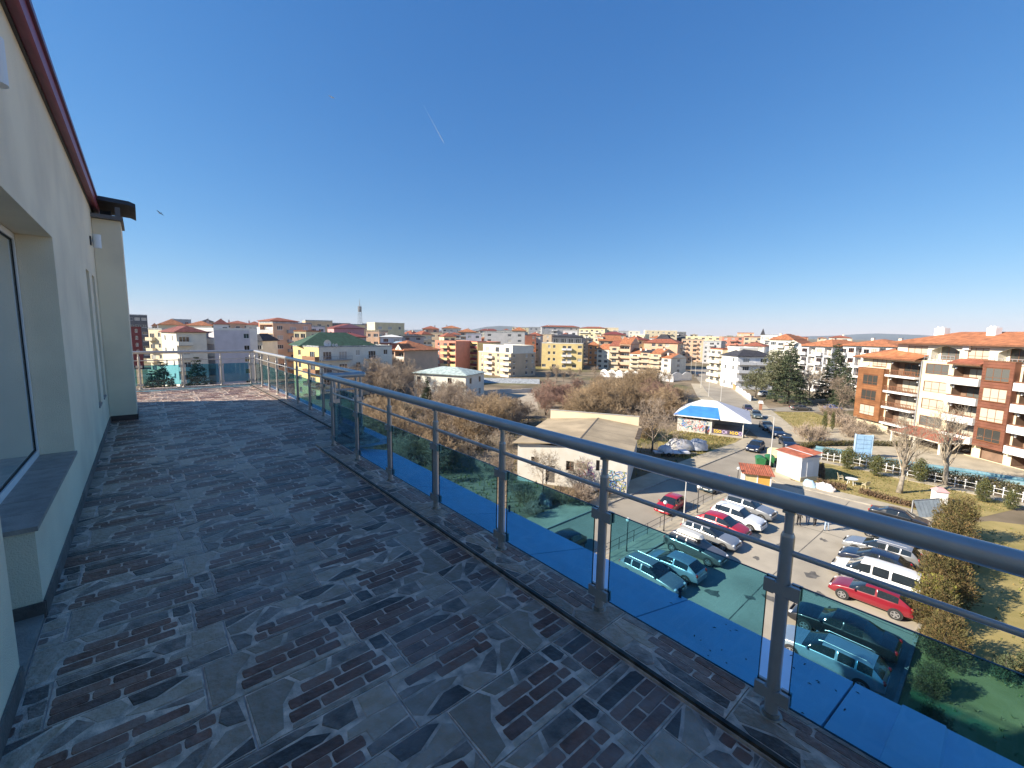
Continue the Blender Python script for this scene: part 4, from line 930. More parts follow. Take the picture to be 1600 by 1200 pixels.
# street
car('bright red saloon driving along the street by the parking fence', 'hatch', 'red', 39.4, 20.8, 184, 1.0, name='moving_car')
car('dark teal car on the street partly covered by the handrail', 'hatch', 'teal', 48.8, 20.7, 182, 1.05)
car('black car parked on the street below the pale roof strip edge', 'hatch', 'black', 24.6, 22.0, 178, 1.05)
car('dark blue hatchback driving out of the junction past the lamp post', 'hatch', 'navy', 71.3, 24.3, 186, 1.08, name='moving_car')
for (px, py, k, c, l, dh) in ((1234, 697, 'hatch', 'navy', 'dark blue car parked at the corner behind the white shed', 0), (1217, 680, 'saloon', 'navy', 'dark blue saloon parked second from the street corner', 0), (1201, 670, 'saloon', 'gg', 'grey-green saloon parked third from the street corner', 0), (1184, 652, 'saloon', 'gg', 'pale grey-green saloon in the parked row before the last', 0), (1171, 642, 'hatch', 'brown', 'dark maroon hatchback at the far end of the parked row', 0), (1117, 592, 'hatch', 'brown', 'dark red car parked far up the street by the turreted house', 0)):
    p = G(px, py); car(l, k, c, p.x - .6, p.y + .2, 30 + 180, 1.05)
car('blue-grey saloon parked on the driveway under the evergreens', 'saloon', 'grey', 120.5, 31.8, -38); car('bright blue car half hidden behind the brown shrub near the hotel', 'hatch', 'bright', 127.6, 27.0, -40)
car('white car parked in the shade of the olive-green tree', 'suv', 'white', *G(1197, 619).xy, -30); car('dark car parked far up the street by the white arched wall', 'hatch', 'black', *G(1088, 588).xy, 30)
b = MB(); pts = []
for x, w, h in ((-1.05, .30, .0), (-1.0, .40, .16), (-.8, .44, .26), (.4, .44, .27), (.85, .38, .2), (1.05, .22, .04)):
    pts.append([(x, -w, 0), (x, -w * .92, h * .7), (x, -w * .6, h), (x, w * .6, h), (x, w * .92, h * .7), (x, w, 0)])
for i in range(5):
    for k in range(5): b.poly([pts[i][k], pts[i][k + 1], pts[i + 1][k + 1], pts[i + 1][k]][::-1])
b.poly(pts[0]); b.poly(pts[-1][::-1])
for i in range(5): b.poly([pts[i][0], pts[i + 1][0], pts[i + 1][5], pts[i][5]])
tag(b.build('roof_box', M('pale_roof_box', (.55, .54, .50), .35, .05, 2, coat=.3), None, (32.6, 15.35, 1.6), rad(-90), smooth=40), 'pale grey roof box strapped on the grey-brown estate car', 'roof box')

# ================================================================== BUILDINGS
def wallm(name, c, v=.07): return M('render_' + name, c, .9, v, .5, bump=.25, bscale=6, detail=7)
WM = dict(cream=wallm('cream', (.70, .60, .42)), ivory=wallm('ivory', (.74, .70, .60)), white=wallm('white', (.76, .75, .74)), yellow=wallm('yellow', (.72, .56, .26)), pyellow=wallm('pale_yellow', (.74, .64, .40)), pink=wallm('pink', (.62, .33, .33)), salmon=wallm('salmon', (.62, .27, .19)),
          peach=wallm('peach', (.66, .44, .30)), orange=wallm('orange', (.60, .30, .13)), grey=wallm('grey', (.42, .42, .43)), dgrey=wallm('dark_grey', (.13, .135, .15)), brick=wallm('brick_red', (.34, .16, .10)), red=wallm('red', (.42, .10, .07)), maroon=wallm('maroon', (.20, .05, .05)), lav=wallm('lavender', (.60, .57, .62)), tan=wallm('tan', (.55, .43, .30)), brown=wallm('brown', (.28, .15, .09)))
RM = dict(orange=tile_mat('orange_tiles', (.40, .155, .07)), red=tile_mat('red_tiles', (.30, .10, .06)), dred=tile_mat('dark_red_tiles', (.20, .06, .05)), green=tile_mat('green_sheet', (.035, .085, .055)), grey=tile_mat('grey_sheet', (.34, .36, .37)), black=tile_mat('black_slate', (.045, .045, .055)), mint=tile_mat('mint_sheet', (.42, .50, .47)), blue=M('blue_sheet', (.06, .24, .66), .5, .12, .8, bump=.1), white=M('white_sheet', (.74, .73, .69), .6, .06, .8, bump=.1), tan=tile_mat('asbestos_sheet', (.36, .31, .235)))
m_rail = M('balcony_rail', (.30, .30, .31), .5, .1, 3)
_wc = {}
def win_mesh(w, h, nm, fm, pm):
    k = (round(w, 1), round(h, 1), nm, fm.name, pm.name)
    if k not in _wc:
        b = MB(); f = .06; w, h = k[0], k[1]
        b.box(0, -.01, 0, f, .05, h); b.box(w - f, -.01, 0, w, .05, h); b.box(f, -.01, 0, w - f, .05, f); b.box(f, -.01, h - f, w - f, .05, h)
        for i in range(1, nm): b.box(w * i / nm - .03, -.008, f, w * i / nm + .03, .05, h - f)
        if fm.name.startswith('brown'): b.box(f, -.006, h * .26, w - f, .05, h * .26 + .05)
        b.box(-.05, -.09, -.06, w + .05, -.011, -.002)
        g = MB(); g.box(f, .015, f, w - f, .03, h - f)
        _wc[k] = (b.mesh('window', fm), g.mesh('pane', pm))
    return _wc[k]
class Face:
    """one facade plane of a building: origin at the bottom left seen from outside"""
    def __init__(s, O, phi, W): s.O = Vector(O); s.phi = phi; s.W = W; s.c, s.s = math.cos(phi), math.sin(phi)
    def P(s, u, y, z): return (s.O.x + s.c * u - s.s * y, s.O.y + s.s * u + s.c * y, z)
def facade(mb, F, H, ops, m=0, mr=None, z0=0.0):
    us = sorted({0.0, F.W} | {o[0] for o in ops} | {o[2] for o in ops}); zs = sorted({z0, H} | {o[1] for o in ops} | {o[3] for o in ops})
    for i in range(len(us) - 1):
        for j in range(len(zs) - 1):
            uc, zc = (us[i] + us[i + 1]) / 2, (zs[j] + zs[j + 1]) / 2
            if any(o[0] < uc < o[2] and o[1] < zc < o[3] for o in ops): continue
            mb.poly([F.P(us[i], 0, zs[j]), F.P(us[i + 1], 0, zs[j]), F.P(us[i + 1], 0, zs[j + 1]), F.P(us[i], 0, zs[j + 1])], m)
    for u0, a, u1, b, d in ops:
        r = m if mr is None else mr
        mb.poly([F.P(u0, 0, a), F.P(u0, d, a), F.P(u0, d, b), F.P(u0, 0, b)][::-1], r); mb.poly([F.P(u1, 0, a), F.P(u1, d, a), F.P(u1, d, b), F.P(u1, 0, b)], r)
        mb.poly([F.P(u0, 0, a), F.P(u1, 0, a), F.P(u1, d, a), F.P(u0, d, a)], r); mb.poly([F.P(u0, 0, b), F.P(u0, d, b), F.P(u1, d, b), F.P(u1, 0, b)], r)
        mb.poly([F.P(u0, d, a), F.P(u1, d, a), F.P(u1, d, b), F.P(u0, d, b)], r)
def put_win(root, F, u, z, w, h, nm=2, fm=None, pm=None, y=.10, pane=False):
    fr, pn = win_mesh(w, h, nm, fm or m_frame_w, pm or m_pane)
    o = inst('window', fr, root, F.P(u, y, z), F.phi); inst('pane', pn, o)
    return o
def balcony_part(root, F, u0, u1, z, dep, m, style, out=1.1):
    b = MB(Matrix.Translation(F.P(0, 0, 0)) @ Matrix.Rotation(F.phi, 4, 'Z'))
    y0 = -out if out else -.02
    if out: b.box(u0, y0, z - .16, u1, -.003, z, 1)
    if style == 'solid':
        b.box(u0, y0, z + (.001 if out else -.15), u1, y0 + .12, z + .95, 0)
        if out: b.box(u0, y0 + .12, z + .001, u0 + .1, -.003, z + .95, 0); b.box(u1 - .1, y0 + .12, z + .001, u1, -.003, z + .95, 0)
    else:
        b.box(u0, y0, z + .92, u1, y0 + .06, z + 1.0, 2); b.box(u0, y0, z + .1, u1, y0 + .05, z + .15, 2)
        n = max(3, int((u1 - u0) / .35))
        for k in range(n + 1):
            x = u0 + (u1 - u0 - .04) * k / n; b.box(x, y0 + .01, z + .15, x + .035, y0 + .045, z + .92, 2)
    return b.build('balcony', [m, m_conc, m_rail], root)
def fill_face(root, mb, F, H, fl, fh, pat, mats):
    rows = pat.split('/') if pat else []
    if not rows: facade(mb, F, H, []); return
    ops = []; todo = []
    for k in range(fl):                                   # k counts floors from the top
        row = rows[min(k, len(rows) - 1)]; z = H - (k + 1) * fh; n = len(row); bw = F.W / n
        for i, ch in enumerate(row):
            u0, u1 = i * bw, (i + 1) * bw; uc = (u0 + u1) / 2
            if ch in '. ': continue
            if ch in 'wWs':
                w, h = {'w': (min(1.2, bw * .7), 1.35), 'W': (min(2.0, bw * .78), 1.45), 's': (.6, .7)}[ch]; h = min(h, fh * .55)
                w = round(w, 1); h = round(h, 1); zz_ = z + fh * .32
                ops.append((uc - w / 2, zz_, uc + w / 2, zz_ + h, .16)); todo.append(('w', uc - w / 2, zz_, w, h))
            elif ch in 'dD':
                w, h = round(min(2.2, bw * .72), 1), round(min(2.1, fh * .76), 1)
                ops.append((uc - w / 2, z + .06, uc + w / 2, z + .06 + h, .16)); todo.append(('w', uc - w / 2, z + .06, w, h)); todo.append(('b', u0 + .08, u1 - .08, z + .02, 'solid' if ch == 'd' else 'bars'))
            elif ch in 'lL':
                w = bw - .36; h = fh - .5; ops.append((u0 + .18, z + .04, u1 - .18, z + .04 + h, 1.25)); ww, hh = round(w * .72, 1), round(min(2.0, h * .85), 1)
                todo.append(('r', uc - ww / 2, z + .06, ww, hh)); todo.append(('p', u0 + .18, u1 - .18, z + .04, 'solid' if ch == 'l' else 'bars'))
    facade(mb, F, H, ops)
    for t in todo:
        if t[0] == 'w': put_win(root, F, t[1], t[2], t[3], t[4], 2 if t[3] < 1.6 else 3, mats['frame'], mats['pane'], .08)
        elif t[0] == 'r': put_win(root, F, t[1], t[2], t[3], t[4], 3 if t[3] > 1.6 else 2, mats['frame'], mats['pane'], 1.18)
        elif t[0] == 'b': balcony_part(root, F, t[1], t[2], t[3], 0, mats['bal'], t[4])
        else: balcony_part(root, F, t[1], t[2], t[3], 0, mats['bal'], t[4], 0)
def roof_geo(kind, w, d, H, h, ov, mb, axis=None):
    x0, x1, y0, y1 = -w / 2 - ov, w / 2 + ov, -ov, d + ov; th = .18
    axis = axis or ('x' if w >= d else 'y')
    if kind == 'flat':
        for q in ((-w / 2 - .06, -.06, w / 2 + .06, .18), (-w / 2 - .06, d - .18, w / 2 + .06, d + .06), (-w / 2 - .06, .18, -w / 2 + .18, d - .18), (w / 2 - .18, .18, w / 2 + .06, d - .18)): mb.box(q[0], q[1], H + .003, q[2], q[3], H + h, 0)
        mb.box(-w / 2 + .1, .1, H + .002, w / 2 - .1, d - .1, H + .06, 1); return
    if axis == 'x': ins = (y1 - y0) / 2 if kind == 'hip' else 0; r0, r1 = (x0 + ins, (y0 + y1) / 2), (x1 - ins, (y0 + y1) / 2)
    else: ins = (x1 - x0) / 2 if kind == 'hip' else 0; r0, r1 = ((x0 + x1) / 2, y0 + ins), ((x0 + x1) / 2, y1 - ins)
    if axis == 'x' and r0[0] > r1[0]: r0 = r1 = ((x0 + x1) / 2, (y0 + y1) / 2)
    if axis == 'y' and r0[1] > r1[1]: r0 = r1 = ((x0 + x1) / 2, (y0 + y1) / 2)
    z = H + th
    A, B, C, D_ = (x0, y0, z), (x1, y0, z), (x1, y1, z), (x0, y1, z); p, q = (*r0, z + h), (*r1, z + h)
    if axis == 'x': fs = [[A, B, q, p], [C, D_, p, q], [D_, A, p], [B, C, q]]
    else: fs = [[B, C, q, p], [D_, A, p, q], [A, B, p], [C, D_, q]]
    for i, f in enumerate(fs): mb.poly(f, 0 if (kind == 'hip' or i < 2) else 2)
    mb.box(x0 + .02, y0 + .02, H + .004, x1 - .02, y1 - .02, H + th - .004, 1)
    for (ax, ay), (bx_, by) in (((x0, y0), (x1, y0)), ((x1, y0), (x1, y1)), ((x1, y1), (x0, y1)), ((x0, y1), (x0, y0))):
        mb.poly([(ax, ay, H + .01), (bx_, by, H + .01), (bx_, by, z), (ax, ay, z)], 0)
def house(label, L, R_, top, d, fl, F, wall, roof, side='', lside='', grp=None, bal=None, frame=None, pane=None, chim=0, name='apartment_building', base=None, cat='building', dish=0):
    A, B = PD(*L), PD(*R_); mid = (A + B) / 2; w = (B - A).length; ang = math.atan2(B.y - A.y, B.x - A.x)
    g = hump(mid.x, mid.y) if base is None else base
    H = ZT((L[0] + R_[0]) / 2, top, mid.length) - g
    root = thing(name, label, cat, (mid.x, mid.y, g), ang, grp)
    mats = dict(frame=frame or m_frame_w, pane=pane or m_pane, bal=WM[bal] if bal else WM[wall])
    fh = H / fl; mb = MB()
    fill_face(root, mb, Face((-w / 2, 0, 0), 0, w), H, fl, fh, F, mats)
    fill_face(root, mb, Face((w / 2, 0, 0), math.pi / 2, d), H, fl, fh, side, mats)
    fill_face(root, mb, Face((-w / 2, d, 0), -math.pi / 2, d), H, fl, fh, lside, mats)
    facade(mb, Face((w / 2, d, 0), math.pi, w), H, [])
    mb.poly([(-w / 2, 0, H), (w / 2, 0, H), (w / 2, d, H), (-w / 2, d, H)])
    mb.build('wall', WM[wall], root)
    kind, h, ov, rm = roof[:4]; b = MB(); roof_geo(kind, w, d, H, h, ov, b, roof[4] if len(roof) > 4 else None)
    ro = b.build('roof', [RM[rm] if rm in RM else WM[rm], m_conc, WM[wall]], root)
    Rr = random.Random(label)
    for k in range(chim):
        x = Rr.uniform(-w * .35, w * .35); y = Rr.uniform(d * .25, d * .6); b = MB(); b.box(x - .4, y - .3, H, x + .4, y + .3, H + h * .6 + 1.2, 0); b.box(x - .48, y - .38, H + h * .6 + 1.2, x + .48, y + .38, H + h * .6 + 1.32, 1); b.build('chimney', [WM['ivory'], m_conc], ro)
    return root, w, d, H
def pent(root, w, d, H, x0, x1, y0, y1, h, wall, rm, pat='', roof=('flat', .3, 0)):
    """set-back top storey"""
    b = MB(); W_ = (x1 - x0) * w; fake = thing_part = None
    sub = MB(Matrix.Translation((0, 0, H)))
    sub = MB(); n = max(1, len(pat)); bw = W_ / n
    F = Face((-w / 2 + x0 * w, y0 * d, H), 0, W_); ops = []
    for i, ch in enumerate(pat):
        if ch == '.': continue
        ww = round(min(2.4, bw * .75), 1); ops.append((i * bw + (bw - ww) / 2, H + .3, i * bw + (bw + ww) / 2, H + .3 + round(h * .66, 1), .15))
    facade(sub, F, H + h, ops, 0, None, H)
    for X, ph, W2 in ((-w / 2 + x1 * w, math.pi / 2, (y1 - y0) * d),): facade(sub, Face((X, y0 * d, H), ph, W2), H + h, [], 0, None, H)
    facade(sub, Face((-w / 2 + x0 * w, y1 * d, H), -math.pi / 2, (y1 - y0) * d), H + h, [], 0, None, H); facade(sub, Face((-w / 2 + x1 * w, y1 * d, H), math.pi, W_), H + h, [], 0, None, H)
    o = sub.build('upper_storey', WM[wall], root)
    for q in ops: put_win(root, F, q[0], q[1], round(q[2] - q[0], 1), round(q[3] - q[1], 1), 3, None, None, .08)
    b = MB(Matrix.Translation((-w / 2 + (x0 + x1) / 2 * w, y0 * d, 0))); roof_geo(roof[0], W_, (y1 - y0) * d, H + h, roof[1], roof[2], b)
    b.build('roof', [RM[rm] if rm in RM else WM[rm], m_conc, WM[wall]], root)

# --- left, seen over the far railing
house('teal glass office block far left on the skyline beside the chimney', (200, 300), (232, 300), 493, 14, 6, 'WWW', 'dgrey', ('flat', .5, 0, 'grey'), 'WW')
house('dark red house with white lattice window just right of the chimney', (205, 235), (221, 236), 512, 9, 6, '.W.', 'maroon', ('flat', .4, 0, 'maroon'), 'w')
house('cream house with stacked balconies behind the brown slope at far left', (232, 176), (254, 170), 515, 10, 5, 'dw', 'cream', ('flat', .4, 0, 'grey'), '')
house('sunlit cream apartment house with dark red roof left of the white block', (252, 150), (275, 138), 519, 6.5, 5, 'ww', 'ivory', ('hip', 1.6, .5, 'dred'), 'd.')
house('white block with a blank grey-lavender wall and dark window column', (302, 150), (334, 143), 515, 13, 5, 'll', 'white', ('flat', .5, 0, 'white'), '', bal='white')
house('blank-walled part of the white block with dark windows at its right end', (334.5, 143), (390, 147), 516, 13, 5, '....W', 'lav', ('flat', .5, 0, 'white'), 'w')  # same white block; the lavender of its shaded face is set as wall colour
house('small white house with dark hipped roof between white block and pink-edged block', (389, 158), (409, 156), 533, 9, 4, 'dd', 'ivory', ('hip', 2.2, .5, 'black'), '')
r = house('grey-white apartment block with peach edge and red penthouse behind the railing corner', (406, 176), (427, 168), 505, 14, 6, 'l', 'peach', ('flat', .5, 0, 'grey'), 'WdW', bal='grey')
r = house('long white wing with red-roofed top floor beside the peach-edged block', (428, 170), (484, 176), 514, 12, 5, 'WWdW', 'white', ('flat', .5, 0, 'white'), 'ww'); pent(*r, 0, .75, .15, .9, 2.6, 'salmon', 'red', 'WWW', ('hip', 1.2, .4))
house('narrow peach and yellow tower block left of the green roof', (459, 150), (478, 148), 518, 9, 6, 'dd', 'pyellow', ('flat', .4, 0, 'orange'), 'd', bal='peach')
r = house('yellow house with large dark green hipped roof and satellite dish', (457, 128), (497, 118), 542, 15, 4, 'wd', 'yellow', ('flat', .3, 0, 'grey'), '', bal='brown')
r2 = house('grey and cream wing below the green roof behind the bare trees', (497.5, 118), (612, 128), 542, 13, 4, 'DDwDw', 'ivory', ('flat', .35, .0, 'grey'), '.w', bal='white')
gr = r[0]; b = MB(); A, B = PD(462, 124), PD(592, 130); mid = (A + B) / 2; ang = math.atan2(B.y - A.y, B.x - A.x); w = (B - A).length
z = ZT(525, 541, 127); b = MB(); roof_geo('hip', w * .92, 13, 0, ZT(505, 520, 133) - z, .3, b)
g_o = b.build('green_roof', [RM['green'], m_conc, WM['yellow']], None); g_o.parent = gr; g_o.matrix_parent_inverse = gr.matrix_basis.inverted(); g_o.location = (mid.x, mid.y, z); g_o.rotation_euler = (0, 0, ang)
def dish(label, px, py, D, r_):
    q = PD(px, D); t = thing('satellite_dish', label, 'satellite dish', (q.x, q.y, ZT(px, py, D)), math.atan2(-q.x, q.y) + .5)
    b = MB(); n = 20; rings = []
    for k in range(5):
        rr = r_ * k / 4; rings.append([b.p(rr * math.cos(2 * math.pi * j / n), .35 * (rr / r_) ** 2 * r_ * -1 + .3 * r_, rr * math.sin(2 * math.pi * j / n)) for j in range(n)] if k else [b.p(0, .3 * r_, 0)])
    for k in range(4):
        for j in range(n):
            b.f.append([rings[0][0], rings[1][j], rings[1][(j + 1) % n]] if k == 0 else [rings[k][j], rings[k + 1][j], rings[k + 1][(j + 1) % n], rings[k][(j + 1) % n]]); b.m.append(0)
    b.build('reflector', m_white, t, smooth=True)
    b = MB(); b.tube([(0, .3 * r_, -.2 * r_), (0, .35 * r_, -1.9 * r_)], .06, 6); b.tube([(0, .1, -r_ * .9), (0, -.6 * r_, 0)], .03, 5); b.box(-.08, -.68 * r_, -.08, .08, -.55 * r_, .08); b.build('mount', m_rail, t)
dish('large white satellite dish on the roof edge under the green roof', 511, 537, 119, 1.0); dish('small white dish right of the large one', 520, 539, 119, .34); dish('smallest white dish at the end of the roof dishes', 525, 539, 119, .38)
dish('white satellite dish on a house behind the olive-green tree', 1248, 541, 160, 1.1)
house('pink house with dark red lean-to roof right of the green roof', (512, 165), (522, 160), 513, 11, 5, 'w', 'pink', ('gable', 1.5, .3, 'dred', 'x'), '.w.')
house('grey house with maroon roof below the pink house', (527, 150), (572, 152), 527, 9, 4, 'WWW', 'grey', ('hip', 1.4, .5, 'maroon'), 'w')
r = house('orange-roofed house with three gabled dormers in the trees', (588, 150), (631, 138), 547, 14, 4, 'LLl', 'peach', ('hip', 3.0, .7, 'orange', 'y'), '...', bal='ivory'); dr, w, d, H = r
for k in range(3):
    x = -w / 2 + (k + .5) * w / 3; b = MB(); hw = w / 7
    b.poly([(x - hw, -.4, H + .1), (x + hw, -.4, H + .1), (x, -.4, H + 2.0)], 1); b.poly([(x - hw - .3, -.6, H - .05), (x, -.6, H + 2.25), (x, 4, H + 2.25), (x - hw - .3, 4, H - .05)], 0); b.poly([(x, -.6, H + 2.25), (x + hw + .3, -.6, H - .05), (x + hw + .3, 4, H - .05), (x, 4, H + 2.25)], 0)
    b.poly([(x - .5, -.42, H + .3), (x + .5, -.42, H + .3), (x + .5, -.42, H + 1.0), (x, -.42, H + 1.5), (x - .5, -.42, H + 1.0)], 2); b.build('dormer', [RM['orange'], WM['ivory'], m_pane], dr)
b = MB(); b.poly([(-w * .35, 3.2, H + 1.35), (w * .1, 3.2, H + 1.35), (w * .1, 6.2, H + 2.75), (-w * .35, 6.2, H + 2.75)]); b.build('roof_light', M('roof_glazing', (.30, .38, .42), .1, .1, 1), dr)
house('two-storey white house with pale mint sheet roof among the bare trees', (646, 117), (728, 109), 585, 11, 2, 'ww.w.', 'ivory', ('hip', 1.5, .6, 'mint'), 'ww', frame=m_frame_b, name='white_house', cat='house')
house('salmon-red apartment block with yellow balconies in the middle distance', (680, 196), (712, 188), 534, 14, 5, 'wdl', 'salmon', ('flat', .5, 0, 'salmon'), '.w', 'l', bal='yellow')
house('yellow-framed wing left of the salmon apartment block', (667, 200), (679, 197), 544, 10, 4, 'l', 'yellow', ('flat', .4, 0, 'yellow'), '', bal='salmon')
house('yellow and salmon block with open loggias right of the salmon block', (724, 200), (746, 192), 535, 14, 5, 'Ll', 'yellow', ('flat', .5, 0, 'salmon'), '.w.', bal='maroon')
house('recessed dark red wall joining the two salmon and yellow blocks', (711, 203), (725, 203), 538, 10, 5, 'w', 'red', ('flat', .4, 0, 'red'), '')
r = house('brick and cream apartment block with curved balconies and shaded grey side', (748, 186), (799, 170), 551, 14, 4, 'wdwd', 'tan', ('flat', .3, 0, 'ivory'), 'w.ww', bal='ivory', grp=None); pent(*r, .1, 1.0, .06, .9, 3.0, 'ivory', 'ivory', 'WWW')
house('grey block with red end wall behind the brick and cream block', (757, 230), (820, 226), 520, 12, 6, 'WrWW'.replace('r', '.'), 'grey', ('flat', .6, 0, 'grey'), '.')
house('red corner block right of the grey block with dark glazing', (821, 226), (838, 232), 524, 12, 6, '.W', 'salmon', ('flat', .5, 0, 'dgrey'), 'WW')
b0 = house('long low white workshop with corrugated grey roof behind the thicket', (752, 150), (842, 149), 601, 9, 1, 'WWWWWWWW', 'ivory', ('gable', 1.6, .7, 'grey', 'x'), 'w', name='workshop', cat='building')
house('low pale shed roofs stretching right from the long workshop', (846, 158), (935, 176), 601, 9, 1, '.w..w..w', 'ivory', ('gable', 1.0, .4, 'white', 'x'), '', name='shed_row', cat='shed')
r = house('yellow four-storey apartment block with white balconies', (847, 216), (911, 214), 537, 15, 4, '.ww.dd.W/.ww.dd.W/.ww.dd.W/W.W.W.W.', 'yellow', ('flat', .4, .0, 'ivory'), 'w.D', bal='white'); pent(*r, .25, .98, .2, .9, 3.4, 'dgrey', 'black', 'WWWW', ('hip', 1.2, .3))
house('peach block between the brick block and the yellow block, set back', (838, 262), (862, 260), 523, 12, 6, 'ww', 'tan', ('flat', .4, 0, 'tan'), 'w')
r = house('left end house of the orange-roofed terrace with sloping white gable', (934, 226), (953, 222), 546, 12, 4, 'WW', 'ivory', ('gable', 2.6, .3, 'orange', 'x'), '', name='terraced_house', cat='house', grp='orange-roofed terraced houses', bal='tan')
for i, (a, da, c, dc, t, ro, hh, pt, wl, lb) in enumerate(((953.3, 222, 969, 220, 541, 'red', 2.6, 'd', 'tan', 'second house of the terrace with a deep dark balcony'), (969.3, 220, 986, 218, 538, 'orange', 3.2, 'l', 'peach', 'tallest house of the terrace with arched orange dormer'), (986.3, 218, 1002, 216, 553, 'orange', 2.4, 'd', 'ivory', 'low terraced house with bright orange roof in mid row'), (1002.3, 216, 1018, 214, 551, 'black', 1.0, 'd', 'peach', 'terraced house with dark flat roof in the row'), (1018.3, 214, 1035, 211, 553, 'orange', 2.2, 'd', 'tan', 'terraced house with tan balconies right of the dark-roofed one'), (1035.3, 211, 1051, 208, 560, 'orange', 2.0, 'W', 'ivory', 'right end house of the terrace with white sloping wall'))):
    house(lb, (a, da), (c, dc), t, 12, 4 if t < 556 else 3, pt, wl, ('gable', hh, .25, ro, 'x'), 'W' if i == 5 else '', name='terraced_house', cat='house', grp='orange-roofed terraced houses', bal='tan', chim=1)
house('ochre house behind the left end of the terrace with orange gable roof', (936, 250), (972, 252), 533, 12, 5, 'WWW', 'tan', ('gable', 3.0, .4, 'orange', 'x'), 'w')
house('orange-walled house left of the terrace', (920, 246), (936, 246), 540, 10, 4, 'ww', 'orange', ('hip', 2.2, .4, 'orange'), '')
r = house('large house with red roof and black pyramid cap behind the terrace', (1007, 240), (1060, 236), 536, 14, 5, '.WdW.', 'peach', ('hip', 3.0, .6, 'red'), 'wD'); 
b = MB(); rr_, w, d, H = r; b.prism([(-w * .22, d * .3), (w * .22, d * .3), (w * .22, d * .75), (-w * .22, d * .75)], H + 1.9, H + 4.6, 0, inset=9); b.build('pyramid_roof', RM['black'], rr_)
house('narrow yellow block behind the terrace', (988, 270), (1008, 268), 523, 10, 6, 'W.', 'pyellow', ('flat', .4, 0, 'ivory'), '')
# arched white garden wall of the terrace
def arch_wall(label, A, B, h, n, mat):
    d = B - A; L = d.length; root = thing('garden_wall', label, 'wall', A, math.atan2(d.y, d.x)); bw = L / n
    for i in range(n):
        b = MB(); pts = [(0, 0), (bw - .05, 0), (bw - .05, h * .72)] + [((bw - .05) * (1 - k / 8), h * .72 + h * .35 * math.sin(math.pi * k / 8)) for k in range(1, 8)] + [(0, h * .72)]
        f0 = [b.p(x, 0, z) for x, z in pts]; f1 = [b.p(x, .22, z) for x, z in pts]; b.f += [f0, f1[::-1]]; b.m += [0, 0]
        for k in range(len(pts)): b.f.append([f0[k], f1[k], f1[(k + 1) % len(pts)], f0[(k + 1) % len(pts)]]); b.m.append(0)
        b.build('arched_panel', mat, root, (i * bw, 0, 0))
arch_wall('white arched garden wall in front of the orange-roofed terrace', G(938, 588), G(1052, 597), 3.0, 9, WM['white']); arch_wall('short white arched wall at the street corner right of the terrace', G(1050, 595), G(1081, 594), 3.2, 2, WM['white'])
arch_wall('white garden wall running down the street from the turreted house', G(1128, 594), G(1139, 602), 1.6, 3, WM['white']); arch_wall('orange stretch of garden wall beside the street', G(1139.3, 602.3), G(1149, 610), 1.6, 1, WM['orange']); arch_wall('white garden wall stretch nearest the olive-green tree', G(1149.4, 610.3), G(1172, 627), 1.7, 4, WM['white'])
# right of the street
r = house('white house with black pyramid turret at the street', (1131, 172), (1156, 163), 556, 12, 4, 'ww', 'white', ('hip', 2.8, .5, 'black'), 'dd', lside='dw', bal='white', name='turreted_house', cat='house')
r = house('white flat-topped wing right of the turreted house', (1157, 168), (1186, 170), 545, 12, 4, 'dW', 'ivory', ('flat', .5, .0, 'white'), 'w', bal='white')
house('cream balconied house left of the turret at the street bend', (1112, 185), (1131, 178), 546, 12, 5, 'dd', 'cream', ('flat', .5, 0, 'red'), '', lside='dd', bal='ivory')
for (a, da, c, dc, t, fl, pt, wl, ro, lb) in ((1066, 300, 1100, 300, 531, 5, 'dwdw', 'peach', 'tan', 'peach apartment row with stacked balconies beyond the street'), (1072, 340, 1128, 340, 527, 6, 'WdWdW', 'pyellow', 'pyellow', 'yellow-topped apartment row on the skyline beyond the street'), (1100, 290, 1128, 288, 534, 5, 'wdw', 'grey', 'grey', 'grey apartment row right of the peach one'), (1129, 320, 1163, 322, 527, 6, 'WdW', 'salmon', 'tan', 'salmon apartment block on the skyline above the turret'), (1152, 350, 1178, 350, 521, 7, 'wdw', 'peach', 'orange', 'tall peach block with arched top on the skyline'), (1163, 300, 1192, 300, 527, 6, 'WdW', 'tan', 'dred', 'brown-roofed block left of the spire')):
    house(lb, (a, da), (c, dc), t, 14, fl, pt, wl, ('flat', .6, 0, ro), 'ww')
house('red and white roofed villa behind the turreted house', (1160, 230), (1196, 228), 541, 12, 5, 'WWW', 'white', ('hip', 1.8, .6, 'red'), '')
sp = house('slim white tower with pointed spire on the skyline', (1189, 260), (1195, 260), 523, 3, 6, 's', 'ivory', ('hip', 3.2, .2, 'black'), '', name='church_tower', cat='tower')
house('white villa with orange roof behind the dark conifer', (1204, 215), (1240, 212), 531, 14, 5, 'WdW', 'ivory', ('hip', 2.4, .6, 'orange'), 'w', chim=1)
house('low white house with arched gable left of the orange-roofed hotel', (1228, 190), (1256, 188), 540, 12, 4, 'dd', 'ivory', ('gable', 1.8, .5, 'orange', 'y'), '')
house('white hotel wing with broad orange roof behind the evergreens', (1254, 178), (1303, 170), 541, 16, 5, 'dLdL', 'white', ('hip', 2.2, .9, 'orange'), '', bal='white', chim=1, frame=m_frame_b)
house('long white hotel range with orange roof behind the cedar', (1316, 172), (1402, 165), 541, 16, 5, 'dWLdWLd', 'white', ('hip', 2.0, .8, 'orange'), '', bal='white', chim=2, frame=m_frame_b)
